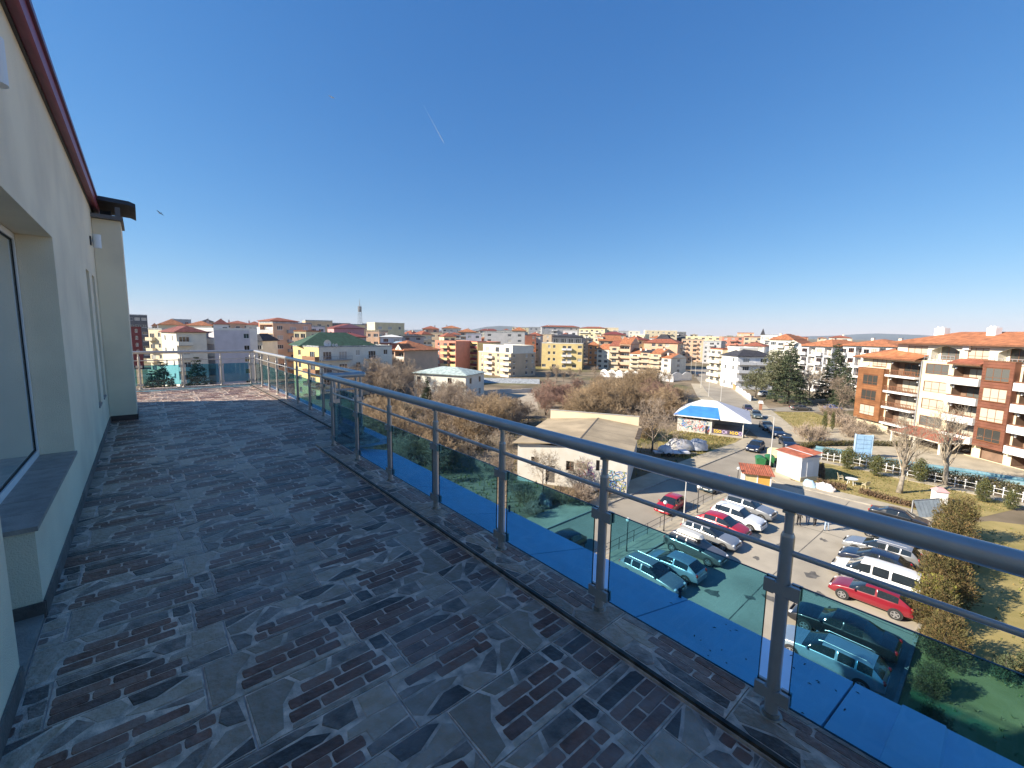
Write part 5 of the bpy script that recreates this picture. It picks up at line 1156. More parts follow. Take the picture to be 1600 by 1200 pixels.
# --- skyline fill: each block its own thing
FILL = [
 (258, 300, 285, 300, 505, 'ivory', 'dred', 3, 'dark-roofed house on the left skyline behind the cream house'), (248, 240, 290, 240, 508, 'cream', 'orange', 4, 'orange hipped roof above the cream house at left'), (270, 420, 300, 420, 500, 'grey', 'grey', 0, 'grey office block on the left skyline'), (290, 260, 332, 258, 509, 'ivory', 'orange', 3.5, 'orange roof above the white block at left'),
 (315, 380, 335, 380, 503, 'tan', 'black', 3, 'dark gabled roof on the skyline left of the white gable'), (334, 250, 358, 250, 507, 'white', 'dred', 4, 'white gabled house with dark roof behind the white block'), (352, 330, 392, 330, 506, 'peach', 'red', 3, 'row of red roofs above the white block'), (385, 280, 412, 280, 508, 'ivory', 'red', 3, 'red roof left of the peach-edged block'),
 (478, 260, 520, 262, 502, 'tan', 'grey', 0, 'flat grey block on the skyline above the green roof'), (484, 210, 508, 210, 511, 'lav', 'grey', 0, 'pale block above the left slope of the green roof'), (520, 320, 548, 320, 506, 'dgrey', 'grey', 0, 'dark grey block left of the mast'), (546, 260, 570, 260, 508, 'pyellow', 'grey', 0, 'pale yellow block at the foot of the mast'),
 (566, 300, 592, 300, 507, 'tan', 'grey', 0, 'brown block just right of the mast'), (586, 235, 632, 240, 506, 'pyellow', 'pyellow', 0, 'large pale yellow block with roof terrace right of the mast'), (572, 200, 592, 198, 518, 'peach', 'tan', 0, 'peach block behind the orange-roofed house'), (594, 190, 628, 190, 527, 'white', 'white', 1.5, 'white angular house above the orange roof'),
 (628, 210, 662, 210, 526, 'grey', 'black', 1.5, 'dark-roofed house right of the white angular house'), (660, 300, 686, 300, 514, 'peach', 'red', 3, 'peach house with red roof behind the salmon block'), (672, 270, 692, 268, 521, 'tan', 'tan', 0, 'narrow tan block left of the grey glass house'), (690, 330, 720, 330, 513, 'ivory', 'orange', 3, 'house with orange roof above the salmon block'),
 (700, 250, 720, 250, 523, 'grey', 'red', 2, 'red-roofed grey house behind the yellow frames'), (716, 280, 744, 280, 519, 'peach', 'orange', 3.5, 'orange roof behind the salmon and yellow blocks'), (728, 240, 752, 240, 522, 'lav', 'grey', 0, 'lavender house above the yellow loggias'), (748, 420, 780, 420, 517, 'ivory', 'dred', 3, 'distant pale house under the hill'),
 (776, 360, 802, 360, 517, 'ivory', 'grey', 0, 'distant pale block right of the hill'), (800, 300, 822, 300, 517, 'tan', 'orange', 4, 'orange roof above the red corner block'), (800, 520, 830, 520, 512, 'pyellow', 'grey', 0, 'far pale yellow block on the skyline at mid picture'), (826, 420, 850, 420, 512, 'grey', 'grey', 0, 'grey block left of the red-roofed hotel'),
 (846, 380, 905, 384, 511, 'grey', 'red', 2.0, 'long hotel with red roof on the skyline above the yellow block'), (905, 370, 945, 366, 513, 'pyellow', 'red', 2.0, 'sunlit yellow hotel with red roof on the skyline'), (880, 300, 902, 300, 518, 'white', 'white', 0, 'white-framed block below the red-roofed hotel'), (944, 380, 966, 380, 513, 'cream', 'cream', 0, 'cream stepped block right of the red-roofed hotels'),
 (958, 340, 982, 340, 518, 'grey', 'grey', 0, 'grey block behind the terrace roofs'), (944, 290, 978, 292, 523, 'peach', 'maroon', 3, 'maroon roof behind the terrace'), (972, 400, 1000, 400, 518, 'ivory', 'ivory', 0, 'ivory block on the skyline over the terrace'), (1008, 420, 1058, 424, 517, 'cream', 'ivory', 0, 'long pale block with a sloping top on the skyline'),
 (1050, 440, 1072, 440, 519, 'dgrey', 'grey', 0, 'blue-grey glass block at the end of the long pale block'), (1194, 330, 1216, 330, 524, 'white', 'grey', 0, 'white block right of the spire'), (1240, 260, 1262, 262, 530, 'ivory', 'orange', 2.5, 'orange-roofed house left of the hotel roofs'), (1296, 300, 1330, 300, 528, 'ivory', 'red', 2, 'distant red roof behind the orange hotel roofs'),
]
for (a, da, c, dc, t, wl, ro, h, lb) in FILL:
    w = (PD(a, da) - PD(c, dc)).length; n = max(2, int(w / 4.2)); Rr = random.Random(lb)
    row = ''.join(Rr.choice('wWdW') for _ in range(n)); fl = Rr.choice((5, 6))
    house(lb, (a, da), (c, dc), t, Rr.uniform(10, 15), fl, row + '/' + row + '/' + ('.' * n), wl, ('hip', h * .65, .5, ro) if h else ('flat', .6, 0, ro), 'w' * 3 + '/www/...', chim=1 if h else 0, bal=Rr.choice(('white', 'ivory', wl)), grp='skyline blocks')
# tighter rows of houses in front of the skyline
QL = ['between the green roof and the mast', 'behind the orange dormer house', 'behind the salmon block', 'behind the brick and cream block', 'behind the yellow block', 'behind the terrace']
for i in range(34):
    Rr = random.Random(500 + i); px = 470 + i * 17.5 + Rr.uniform(-4, 4)
    if 1040 < px < 1075: continue
    D = Rr.uniform(235, 320); seg = min(5, int((px - 470) / 100)); wpx = Rr.uniform(13, 22)
    house('mid-distance town house with tiled or flat roof ' + QL[seg], (px, D), (px + wpx, D + Rr.uniform(-6, 6)), 521 + (px - 470) * .012 + Rr.uniform(-2, 6), 10, 5, Rr.choice(('wd', 'Ww', 'dW', 'www')) + '/' + Rr.choice(('wd', 'Ww', 'dd')), Rr.choice(('ivory', 'peach', 'cream', 'grey', 'tan', 'salmon', 'pyellow', 'white')), ('hip', Rr.uniform(1.2, 2.6), .5, Rr.choice(('red', 'orange', 'dred', 'red'))) if Rr.random() < .6 else ('flat', .5, 0, 'grey'), 'w', grp='town houses ' + QL[seg], name='town_house', cat='house', chim=1, bal='ivory')
# red roofs of the old quarter: further small houses
q = 0
for i in range(16):
    px = 240 + i * 11.5 + random.uniform(-4, 4); D = random.uniform(330, 520)
    house('small far house with tiled roof in the crowded left skyline', (px, D), (px + random.uniform(8, 14), D), random.uniform(508, 511), 10, 5, 'ww/ww/..', random.choice(('ivory', 'peach', 'tan', 'grey')), ('hip', random.uniform(1.2, 2.4), .5, random.choice(('red', 'orange', 'dred', 'red'))), '', grp='crowded left skyline houses', name='far_house', cat='house')
for i in range(14):
    px = 640 + i * 15 + random.uniform(-5, 5); D = random.uniform(430, 620)
    house('small far house in the crowded skyline under the hill', (px, D), (px + random.uniform(8, 13), D), random.uniform(516, 519), 10, 5, 'ww/ww/..', random.choice(('ivory', 'peach', 'cream', 'grey')), ('hip', random.uniform(.8, 1.8), .5, random.choice(('red', 'orange', 'dred', 'grey'))), '', grp='crowded middle skyline houses', name='far_house', cat='house')
for i in range(12):
    px = 1060 + i * 24 + random.uniform(-6, 6); D = random.uniform(420, 560)
    house('small far house in the crowded skyline beyond the street', (px, D), (px + random.uniform(9, 15), D), 524 + (px - 1060) * .018 + random.uniform(-1, 1), 10, 5, 'ww/ww/..', random.choice(('ivory', 'peach', 'cream', 'tan')), ('hip', random.uniform(.6, 1.5), .5, random.choice(('red', 'orange', 'tan', 'grey'))), '', grp='crowded right skyline houses', name='far_house', cat='house')

# ================================================================== BROWN HOTEL (right)
m_clad = M('wood_cladding', (.25, .108, .045), .6, .2, .8, bump=.3, bscale=12, rnd=.10)
m_clad2 = M('red_brown_cladding', (.18, .07, .042), .6, .2, .8, bump=.3, bscale=12, rnd=.10)
m_balw = M('brown_balustrade', (.20, .09, .05), .6, .2, 3)
HA, HB = Vector((109, 18.9, 0)), Vector((91.4, -1.8, 0)); hd = (HB - HA).normalized(); HL = 40.0
hotel = thing('hotel_building', 'large brown-clad and cream hotel with terracotta roofs at the right edge', 'building', HA, math.atan2(hd.y, hd.x))
HF = Face((0, 0, 0), 0, HL)
FLV = [2.2, 5.15, 8.1, 11.05, 14.1]
wall_ops = []; dep = 14.0
LOG = [(6.35, 12.1, 'brown'), (17.65, 22.2, 'white'), (26.8, 31.2, 'white')]
WIN = [(13.0, 16.8), (36.2, 39.6)]
for u0, u1, st in LOG:
    for k in range(4): wall_ops.append((u0, FLV[k] + .02, u1, FLV[k] + 2.5, 1.6))
for u0, u1 in WIN:
    for k in range(4): wall_ops.append((u0, FLV[k] + .85, u1, FLV[k] + 2.6, .18))
wall_ops += [(7.2, .1, 11.6, 1.95, 2.0), (13.4, .1, 16.6, 1.95, 1.0), (18, .1, 21.8, 1.95, 2.5), (23, .1, 26, 1.95, .3), (27, .1, 31, 1.95, 2.5)]
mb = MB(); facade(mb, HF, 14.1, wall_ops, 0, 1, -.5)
facade(mb, Face((0, dep, 0), -math.pi / 2, dep), 14.1, [], 0, None, -.5); facade(mb, Face((HL, dep, 0), math.pi, HL), 14.1, [], 0, None, -.5)
mb.poly([HF.P(0, 0, 14.1), HF.P(HL, 0, 14.1), HF.P(HL, dep, 14.1), HF.P(0, dep, 14.1)])
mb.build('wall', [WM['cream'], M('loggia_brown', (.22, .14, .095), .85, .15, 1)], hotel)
# top storey set back
UF = Face((6.2, 1.0, 0), 0, HL - 6.2); uo = [(2.0, 14.75, 5.7, 16.5, .2), (6.4, 14.3, 11.0, 16.6, 1.3), (12.2, 14.75, 15.2, 16.5, .2), (16.4, 14.3, 20.6, 16.6, 1.3), (22, 14.75, 25, 16.5, .2), (26.4, 14.3, 30.4, 16.6, 1.3)]
mb = MB(); facade(mb, UF, 17.0, uo, 0, None, 14.11); facade(mb, Face((6.2, dep, 0), -math.pi / 2, dep - 1), 17.0, [], 0, None, 14.11); mb.build('upper_storey', WM['ivory'], hotel)
def hwin(F, u, z, w, h, y=.1, fm=m_frame_b):
    fr, pn = win_mesh(w, h, 3, fm, m_pane_c); o = inst('window', fr, hotel, F.P(u, y, z), F.phi); inst('pane', pn, o)
for q in uo: hwin(UF, q[0] + (.0 if q[4] < 1 else .5), q[1] + .02, round(q[2] - q[0] - (0 if q[4] < 1 else 1.0), 1), round(q[3] - q[1] - .06, 1), q[4] - .08)
for q in uo:
    if q[4] > 1:                                  # arched head over the loggia
        b = MB(); n = 12; w = q[2] - q[0]
        for k in range(n):
            a0, a1 = k / n, (k + 1) / n; z0 = q[3] - .75 * (1 - math.sin(math.pi * a0)) ** .9; z1 = q[3] - .75 * (1 - math.sin(math.pi * a1)) ** .9
            f = [(q[0] + w * a0, z0), (q[0] + w * a1, z1), (q[0] + w * a1, q[3] + .01), (q[0] + w * a0, q[3] + .01)]
            b.poly([UF.P(u, -.015, z) for u, z in f]); b.poly([UF.P(u, .25, z) for u, z in f][::-1]); b.poly([UF.P(f[0][0], -.015, f[0][1]), UF.P(f[0][0], .25, f[0][1]), UF.P(f[1][0], .25, f[1][1]), UF.P(f[1][0], -.015, f[1][1])])
        b.build('arch', WM['ivory'], hotel)
        b = MB(Matrix.Translation(UF.P(0, 0, 0))); b.box(q[0] - .2, -.95, 15.02, q[2] + .2, -.9, 15.1); b.box(q[0] - .2, -.95, 14.6, q[2] + .2, -.9, 14.65)
        for k in range(9): x = q[0] - .2 + (w + .35) * k / 8; b.box(x, -.94, 14.12, x + .05, -.9, 15.02)
        b.build('roof_terrace_rail', m_rail, hotel)
for u0, u1, st in LOG:
    for k in range(4):
        ww = round((u1 - u0) * .72, 1); hwin(HF, (u0 + u1) / 2 - ww / 2 + .25, FLV[k] + .06, ww, 2.1, 1.5)
        b = MB()
        if st == 'white': b.box(u0 - .1, -1.0, FLV[k] - .28, u1 + .05, -.86, FLV[k] + .82, 0); b.box(u0 - .1, -.86, FLV[k] - .28, u1 + .05, -.003, FLV[k] - .02, 0); b.box(u0 - .1, -.86, FLV[k] - .02, u0 + .02, -.003, FLV[k] + .82, 0); b.box(u1 - .07, -.86, FLV[k] - .02, u1 + .05, -.003, FLV[k] + .82, 0); b.box(u0 + .1, -.97, FLV[k] + .83, u1 - .1, -.92, FLV[k] + 1.02, 1)
        else:
            b.box(u0 - .1, -.9, FLV[k] - .3, u1 + .05, -.003, FLV[k] + .05, 0); b.box(u0, -.88, FLV[k] + .9, u1, -.8, FLV[k] + 1.0, 1)
            n = 18
            for j in range(n + 1): x = u0 + (u1 - u0 - .1) * j / n; b.box(x, -.86, FLV[k] + .05, x + .1, -.82, FLV[k] + .9, 1)
        b.build('balcony', [WM['white'], m_balw], hotel)
        for s in (u0 + .25, u1 - .25):
            b = MB(); b.box(s - .1, -.06, FLV[k] + 2.05, s + .1, .12, FLV[k] + 2.35); b.build('lantern', m_frame_w, hotel)
for u0, u1 in WIN:
    for k in range(4): hwin(HF, u0, FLV[k] + .85, round(u1 - u0, 1), 1.7, .1)
# clad bays: boards one by one
def clad_bay(u0, u1, z0, z1, out, mat, wins):
    b = MB(); b.box(u0 + .05, -out + .06, z0, u1 - .05, -.003, z1 - .02); b.build('bay_core', M('bay_core', (.15, .06, .03), .8, .1, 1), hotel)
    zb = z0; bh = .42
    while zb < z1 - .05:
        ze = min(zb + bh - .025, z1); segs = [(u0, u1)]
        for (wu, wz, ww, wh) in wins:
            if zb < wz + wh and ze > wz:
                segs = [s for (a, c) in segs for s in ((a, min(c, wu)), (max(a, wu + ww), c)) if s[1] - s[0] > .02]
        for a, c in segs:
            q = MB(); q.box(a, -out - random.uniform(0, .012), zb, c, -out + .058, ze); q.build('cladding_board', mat, hotel)
        for x in (u0, u1):
            pass
        zb += bh
    q = MB(); q.box(u0 - .02, -out + .058, z0, u0 + .049, -.004, z1); q.build('side_board', mat, hotel); q = MB(); q.box(u1 - .049, -out + .058, z0, u1 + .02, -.004, z1); q.build('side_board', mat, hotel)
    q = MB(); q.box(u0 - .06, -out - .06, z1 + .001, u1 + .06, -.002, z1 + .14); q.build('bay_cap', m_balw, hotel)
    for (wu, wz, ww, wh) in wins: hwin(HF, wu, wz, round(ww, 1), round(wh, 1), -out - .0)
clad_bay(.15, 6.0, 2.0, 11.9, .9, m_clad, [(1.5, 2.9, 3.4, 1.9), (1.5, 5.85, 3.4, 1.9), (1.5, 8.8, 3.4, 1.9)])
clad_bay(22.5, 26.5, 2.0, 14.6, .9, m_clad2, [(22.95, FLV[k] + .75, 3.1, 1.95) for k in range(4)])
clad_bay(31.6, 35.8, 2.0, 14.6, .9, m_clad2, [(32.1, FLV[k] + .75, 3.1, 1.95) for k in range(4)])
hwin(HF, 2.4, 12.4, 3.0, 1.5, -.05)
b = MB(); b.box(.9, -.3, 12.4, 1.7, -.02, 13.0); b.build('air_conditioner', m_frame_w, hotel); b = MB(); b.box(17.9, .6, 16.1, 18.8, .98, 16.8); b.build('air_conditioner', m_frame_w, hotel)
b = MB(); b.tube([(12.35, -.12, 0), (12.35, -.12, 14.0)], .1, 8); b.build('drainpipe', m_rail, hotel)
# roofs
b = MB(); x0, x1, y0, y1, zr, h = 5.2, HL + 1, -.2, dep + 1, 17.02, 3.0
b.poly([(x0, y0, zr), (x1, y0, zr), (x1, 6, zr + h - 1), (x0 + 7, 6, zr + h - 1)], 0); b.poly([(x0, y1, zr), (x0, y0, zr), (x0 + 7, 6, zr + h - 1)], 0); b.poly([(x1, y1, zr), (x0, y1, zr), (x0 + 7, 6, zr + h - 1), (x1, 6, zr + h - 1)], 0); b.box(x0 + .03, y0 + .03, zr - .22, x1, y1, zr - .006, 1)
b.build('roof', [RM['orange'], m_balw], hotel)
b = MB(); b.poly([(-1.2, -1.3, 14.12), (12.3, -1.3, 14.12), (12.3, 1.0, 14.95), (6, 1.0, 15.6), (2.5, 4, 15.9)], 0); b.poly([(-1.2, dep, 14.12), (-1.2, -1.3, 14.12), (2.5, 4, 15.9)], 0); b.box(-1.15, -1.25, 13.86, 12.25, -.01, 14.11, 1); b.build('lower_roof', [RM['orange'], m_balw], hotel)
b = MB(); b.poly([(17.5, -1.2, 14.05), (22.4, -1.2, 14.05), (22.4, .95, 14.75), (17.5, .95, 14.75)], 0); b.box(17.52, -1.17, 13.8, 22.38, -.01, 14.04, 1); b.build('lower_roof', [RM['red'], m_balw], hotel)
b = MB(); b.poly([(12.6, -4.6, 2.0), (21.5, -4.6, 1.95), (21.5, -.02, 2.75), (12.6, -.02, 2.75)], 0); b.box(12.65, -4.55, 1.75, 21.45, -.02, 1.93, 1)
for x in (12.9, 17, 21.2): b.box(x - .15, -4.4, 0, x + .15, -4.1, 1.75, 1)
b.build('porch_roof', [RM['red'], WM['ivory']], hotel)
for x, y, w in ((10.2, 5.0, 1.1), (18.6, 4.6, .8), (25.2, 4.4, 1.1), (33, 4.5, 1.0)):
    b = MB(); b.box(x - w, y - .5, 17.6, x + w * .6, y + .5, 19.65, 0)
    b.box(x - w + .2, y - .3, 19.651, x - w + .5, y + .3, 19.9, 0); b.box(x - .1, y - .3, 19.651, x + .2, y + .3, 19.88, 0); b.build('chimney', WM['white'], hotel)

# ================================================================== GARAGE, KIOSK, SHED, BOOTH
def oriented(name, label, cat, A, B):
    d = B - A; return thing(name, label, cat, A, math.atan2(d.y, d.x)), d.length
m_gw = M('flaking_whitewash', (.72, .69, .63), .95, .12, .7, bump=.5, bscale=8, col2=(.60, .55, .47), detail=10)
ga, gl = oriented('old_garage', 'old white-walled garage with low tan roof and graffiti beside the street', 'building', Vector((33, 37, 0)), Vector((39.2, 25.9, 0)))
gd, gh = 15.2, 4.7
mb = MB(); F = Face((0, 0, 0), 0, gl); facade(mb, F, gh, [(1.7, 2.0, 2.6, 3.1, .3), (3.5, .3, 4.6, 2.3, .4), (5.9, 2.0, 6.8, 3.1, .3), (9.3, 2.4, 9.7, 3.6, .3)], 0, 1)
facade(mb, Face((gl, 0, 0), math.pi / 2, gd), gh, [], 0); facade(mb, Face((0, gd, 0), -math.pi / 2, gd), gh, [], 0); facade(mb, Face((gl, gd, 0), math.pi, gl), gh, [], 0); mb.build('wall', [m_gw, m_room], ga)
for u, z, w, h in ((1.7, 2.0, .9, 1.1), (5.9, 2.0, .9, 1.1)):
    fr, pn = win_mesh(w, h, 2, m_frame_b, m_pane); o = inst('window', fr, ga, (u, .2, z)); inst('pane', pn, o)
b = MB(); b.box(3.52, .25, .3, 4.58, .33, 2.28); b.build('door', M('grey_door', (.12, .11, .10), .8, .2, 2), ga)
b = MB(); xm = gl * .56; e = .5
b.poly([(-e, -e, gh + .02), (xm, -e, gh + .75), (xm, gd, gh + .75), (-e, gd, gh + .02)], 0); b.poly([(xm, -e, gh + .75), (gl + e, -e, gh + .02), (gl + e, gd, gh + .02), (xm, gd, gh + .75)], 0)
b.poly([(-e, -e, gh - .1), (xm, -e, gh + .63), (xm, -e, gh + .75), (-e, -e, gh + .02)], 0); b.poly([(xm, -e, gh + .63), (gl + e, -e, gh - .1), (gl + e, -e, gh + .02), (xm, -e, gh + .75)], 0); b.poly([(-e, -e, gh - .1), (-e, gd, gh - .1), (xm, gd, gh + .63), (xm, -e, gh + .63)], 0); b.poly([(xm, -e, gh + .63), (xm, gd, gh + .63), (gl + e, gd, gh - .1), (gl + e, -e, gh - .1)], 0)
b.poly([(gl + e, -e, gh - .1), (gl + e, gd, gh - .1), (gl + e, gd, gh + .02), (gl + e, -e, gh + .02)], 0)
b.build('roof', M('patched_felt_roof', (.40, .315, .205), .95, .2, .35, bump=.3, bscale=4, detail=9), ga)
b = MB()
for y in (3.8, 7.6, 11.4): b.poly([(xm, y - .03, gh + .757), (gl + e, y - .03, gh + .027), (gl + e, y + .03, gh + .027), (xm, y + .03, gh + .757)])
b.poly([(xm - .09, -e, gh + .765), (xm + .09, -e, gh + .765), (xm + .09, gd, gh + .765), (xm - .09, gd, gh + .765)])
b.build('roof_seam', M('tar_seam', (.12, .10, .08), .8, .2, 2), ga)
b = MB(); b.box(-.1, gd + .01, gh - 2, gl + .1, gd + .3, gh + 1.35, 0); b.box(-.16, gd - .04, gh + 1.352, gl + .16, gd + .36, gh + 1.42, 1); b.build('parapet', [WM['cream'], m_conc], ga)
b = MB()
for k in range(5): y = gd * (.45 + .09 * k); b.box(gl + .2, y, gh + .03, gl + .75, y + 1.0, gh + .16)
b.build('rotten_eave', M('rotten_wood', (.10, .075, .055), .9, .3, 2), ga)
# graffiti: strokes of paint on the garage wall
def strokes(name, par, F, u0, u1, z0, z1, n, cols, seed, r=.035, y=-.006):
    R = random.Random(seed); b = MB()
    for k in range(n):
        u, z = R.uniform(u0, u1), R.uniform(z0, z1); a = R.uniform(0, 6.28); m = R.randrange(len(cols)); tw = R.uniform(-.9, .9)
        for j in range(R.randint(5, 11)):
            a += tw * R.uniform(.2, 1.0); l = .16; u2, z2 = min(u1, max(u0, u + l * math.cos(a))), min(z1, max(z0, z + l * math.sin(a)))
            dx, dz = u2 - u, z2 - z; L_ = math.hypot(dx, dz)
            if L_ > .01:
                nx, nz_ = -dz / L_ * r, dx / L_ * r; b.poly([F.P(u + nx, y - .0004 * k, z + nz_), F.P(u - nx, y - .0004 * k, z - nz_), F.P(u2 - nx, y - .0004 * k, z2 - nz_), F.P(u2 + nx, y - .0004 * k, z2 + nz_)][::-1], m)
            u, z = u2, z2
    return b.build(name, cols, par)
sp_ = [M('spray_' + n, c, .7, .1, 3) for n, c in (('blue', (.08, .20, .55)), ('teal', (.12, .38, .45)), ('olive', (.30, .32, .10)), ('red', (.50, .12, .10)), ('black', (.05, .05, .05)), ('violet', (.30, .16, .38)))]
strokes('graffiti', ga, F, 9.9, 12.6, .2, 2.6, 60, sp_[:3] + [sp_[4]], 3); strokes('graffiti', ga, F, 7.2, 9.2, 1.0, 3.2, 26, [sp_[3], sp_[4], sp_[5]], 4, .03)

ki, kl = oriented('roadside_kiosk', 'white roadside pavilion with blue and white hipped roof and graffiti wall', 'building', Vector((74.3, 38.9, 0)), Vector((78.0, 28.7, 0)))
kd, kh = 11.0, 3.1; ks = kl * .52
mb = MB(); F = Face((0, 0, 0), 0, ks); facade(mb, F, kh, [(.15 + i * (ks - .2) / 4, kh - .62, (i + 1) * (ks - .2) / 4, kh - .1, .5) for i in range(4)], 0, 1)
facade(mb, Face((0, kd, 0), -math.pi / 2, kd), kh, [], 0); facade(mb, Face((ks, 0, 0), math.pi / 2, kd), kh, [], 0); facade(mb, Face((kl, kd, 0), math.pi, kl), kh, [], 0); mb.build('wall', [m_gw, m_room], ki)
strokes('graffiti', ki, F, .2, ks - .2, .35, kh - .75, 70, [sp_[3], sp_[0], sp_[1], M('spray_grey', (.42, .44, .46), .8, .1, 3), M('spray_pink', (.62, .32, .32), .8, .1, 3), sp_[4]], 6, .05)
b = MB(); b.box(ks - .85, -.03, .05, ks - .25, .05, 1.5); b.build('door', m_dark, ki)
b = MB(); b.box(ks, -.06, 0, kl, .12, .34); b.box(ks, .12, 0, kl, kd, .1); b.build('plinth', m_conc, ki)
for u, v in ((ks + .12, .05), (kl - .1, .05), (kl - .1, kd * .5)):
    b = MB(); b.tube([(u, v, .1), (u, v, kh)], .07, 8); b.build('pillar', m_white, ki)
b = MB(); b.box(ks + .2, -.02, .38, kl - .18, .02, 1.18); b.build('banner', M('banner_cloth', (.10, .075, .11), .8, .25, 2), ki)
# painted letters of the banner: yellow strokes and pale violet roundels
yl = M('banner_yellow', (.80, .56, .06), .7, .05, 3); vi = M('banner_violet', (.42, .33, .50), .7, .05, 3); b = MB()
def bar(u0, z0, u1, z1, w, m=0, y=-.028):
    L_ = math.hypot(u1 - u0, z1 - z0); nx, nz_ = -(z1 - z0) / L_ * w, (u1 - u0) / L_ * w; b.poly([(u0 - nx, y, z0 - nz_), (u1 - nx, y, z1 - nz_), (u1 + nx, y, z1 + nz_), (u0 + nx, y, z0 + nz_)], m)
def ringl(u, z, r, w, m, a0=0, a1=6.2832, y=-.028):
    n = 16
    for k in range(n):
        p, q = a0 + (a1 - a0) * k / n, a0 + (a1 - a0) * (k + 1) / n
        b.poly([(u + (r - w) * math.cos(p), y, z + (r - w) * math.sin(p)), (u + (r + w) * math.cos(p), y, z + (r + w) * math.sin(p)), (u + (r + w) * math.cos(q), y, z + (r + w) * math.sin(q)), (u + (r - w) * math.cos(q), y, z + (r - w) * math.sin(q))][::-1], m)
u = ks + .55
def S_(u): bar(u, 1.02, u + .28, 1.02, .055); bar(u, .8, u + .28, .8, .055); bar(u, .56, u + .28, .56, .055); bar(u + .03, .8, u + .03, 1.02, .05); bar(u + .25, .56, u + .25, .8, .05)
S_(u); S_(u + .4); ringl(u + .98, .78, .2, .06, 0); ringl(u + 1.62, .78, .25, .075, 1); bar(u + 2.02, .55, u + 2.02, 1.0, .12, 1)
u2 = u + 2.65; bar(u2, .54, u2, 1.04, .06); ringl(u2 + .42, .78, .2, .06, 0, .7, 5.6); bar(u2 + .5, .76, u2 + .64, .6, .05); ringl(u2 + .95, .78, .2, .06, 0); ringl(u2 + 1.55, .78, .25, .08, 1)
b.build('banner_lettering', [yl, vi], ki)
b = MB(); o_ = .7; zr = kh + .05; A, B, C, D_ = (-o_, -o_, zr), (kl + 1.1, -o_ + .1, zr - .15), (kl + o_, kd + o_, zr), (-o_, kd + o_, zr); p, q = (3.3, kd * .52, zr + 2.3), (kl * .55, kd * .52, zr + 2.3)
def lerp(a, c, t): return tuple(x + (y - x) * t for x, y in zip(a, c))
E0 = lerp(A, B, .62); t_ = .6
b.poly([A, E0, lerp(E0, q, t_), lerp(A, p, t_)], 1); b.poly([lerp(A, p, t_), lerp(E0, q, t_), q, p], 0); b.poly([E0, B, q], 2); b.poly([B, C, q], 2); b.poly([C, D_, p, q], 2); b.poly([D_, A, p], 2); b.poly([D_, C, B, A], 2)
b.poly([A, lerp(A, B, .6), (lerp(A, B, .6)[0], -o_ - .01, zr - .22), (-o_, -o_ - .01, zr - .2)][::-1], 0)
b.poly([E0, B, (B[0], B[1] - .01, B[2] - .18), (E0[0], E0[1] - .01, E0[2] - .18)][::-1], 0)
b.build('roof', [RM['white'], RM['blue'], M('pale_canopy', (.62, .62, .66), .6, .06, 1)], ki)

m_stripe = tile_mat('brick_red_sheet', (.40, .12, .065))
sh, sl_ = oriented('garden_shed', 'white garden shed with brick-red sheet roof and pale centre strip', 'shed', Vector((61.6, 18.3, 0)), Vector((60.1, 15.3, 0)))
sl_, sd, s_h = 3.5, 2.7, 3.0
mb = MB(); mb.box(0, 0, 0, sl_, sd, s_h, 0); mb.box(-.05, -.05, 0, sl_ + .05, sd + .05, .55, 1); mb.build('wall', [WM['white'], WM['cream']], sh)
b = MB(); b.poly([(-.25, -.3, s_h + .05), (sl_ + .25, -.3, s_h + .03), (sl_ + .25, sd + .3, s_h + .55), (-.25, sd + .3, s_h + .57)], 0); b.box(-.23, -.28, s_h + .002, sl_ + .23, sd + .28, s_h + .045, 1); b.poly([(-.24, sd * .5 - .09, s_h + .325), (sl_ + .24, sd * .5 - .09, s_h + .32), (sl_ + .24, sd * .5 + .09, s_h + .34), (-.24, sd * .5 + .09, s_h + .345)], 1); b.build('roof', [m_stripe, m_white], sh)
b = MB(); b.box(sl_ + .051, .8, .56, sl_ + .08, 1.7, 2.5); b.build('door', m_frame_w, sh)
bo = thing('ticket_booth', 'small attendant booth with red striped roof and ochre panels at the parking entrance', 'booth', (50.4, 18.1, 0), math.atan2(-2.3, 1.3))
bw_, bd_, bh_ = 2.7, 2.0, 2.35
b = MB()
for x in (0, bw_ / 2 - .06, bw_ - .12):
    for y in (0, bd_ - .12): b.box(x, y, 0, x + .12, y + .12, bh_)
b.build('frame', m_white, bo)
for x0, x1, m in ((.12, bw_ / 2 - .06, M('cream_panel', (.62, .50, .26), .7, .08, 2)), (bw_ / 2 + .06, bw_ - .12, M('ochre_panel', (.62, .33, .07), .7, .08, 2))):
    b = MB(); b.box(x0, .03, .05, x1, .08, bh_ - .05); b.build('panel', m, bo)
b = MB(); b.box(bw_ - .1, .12, .05, bw_ - .04, bd_ - .12, bh_ - .05); b.box(.02, .12, .05, .08, bd_ - .12, bh_ - .05); b.box(.12, bd_ - .1, .05, bw_ - .12, bd_ - .04, bh_ - .05); b.build('side_panel', WM['ivory'], bo)
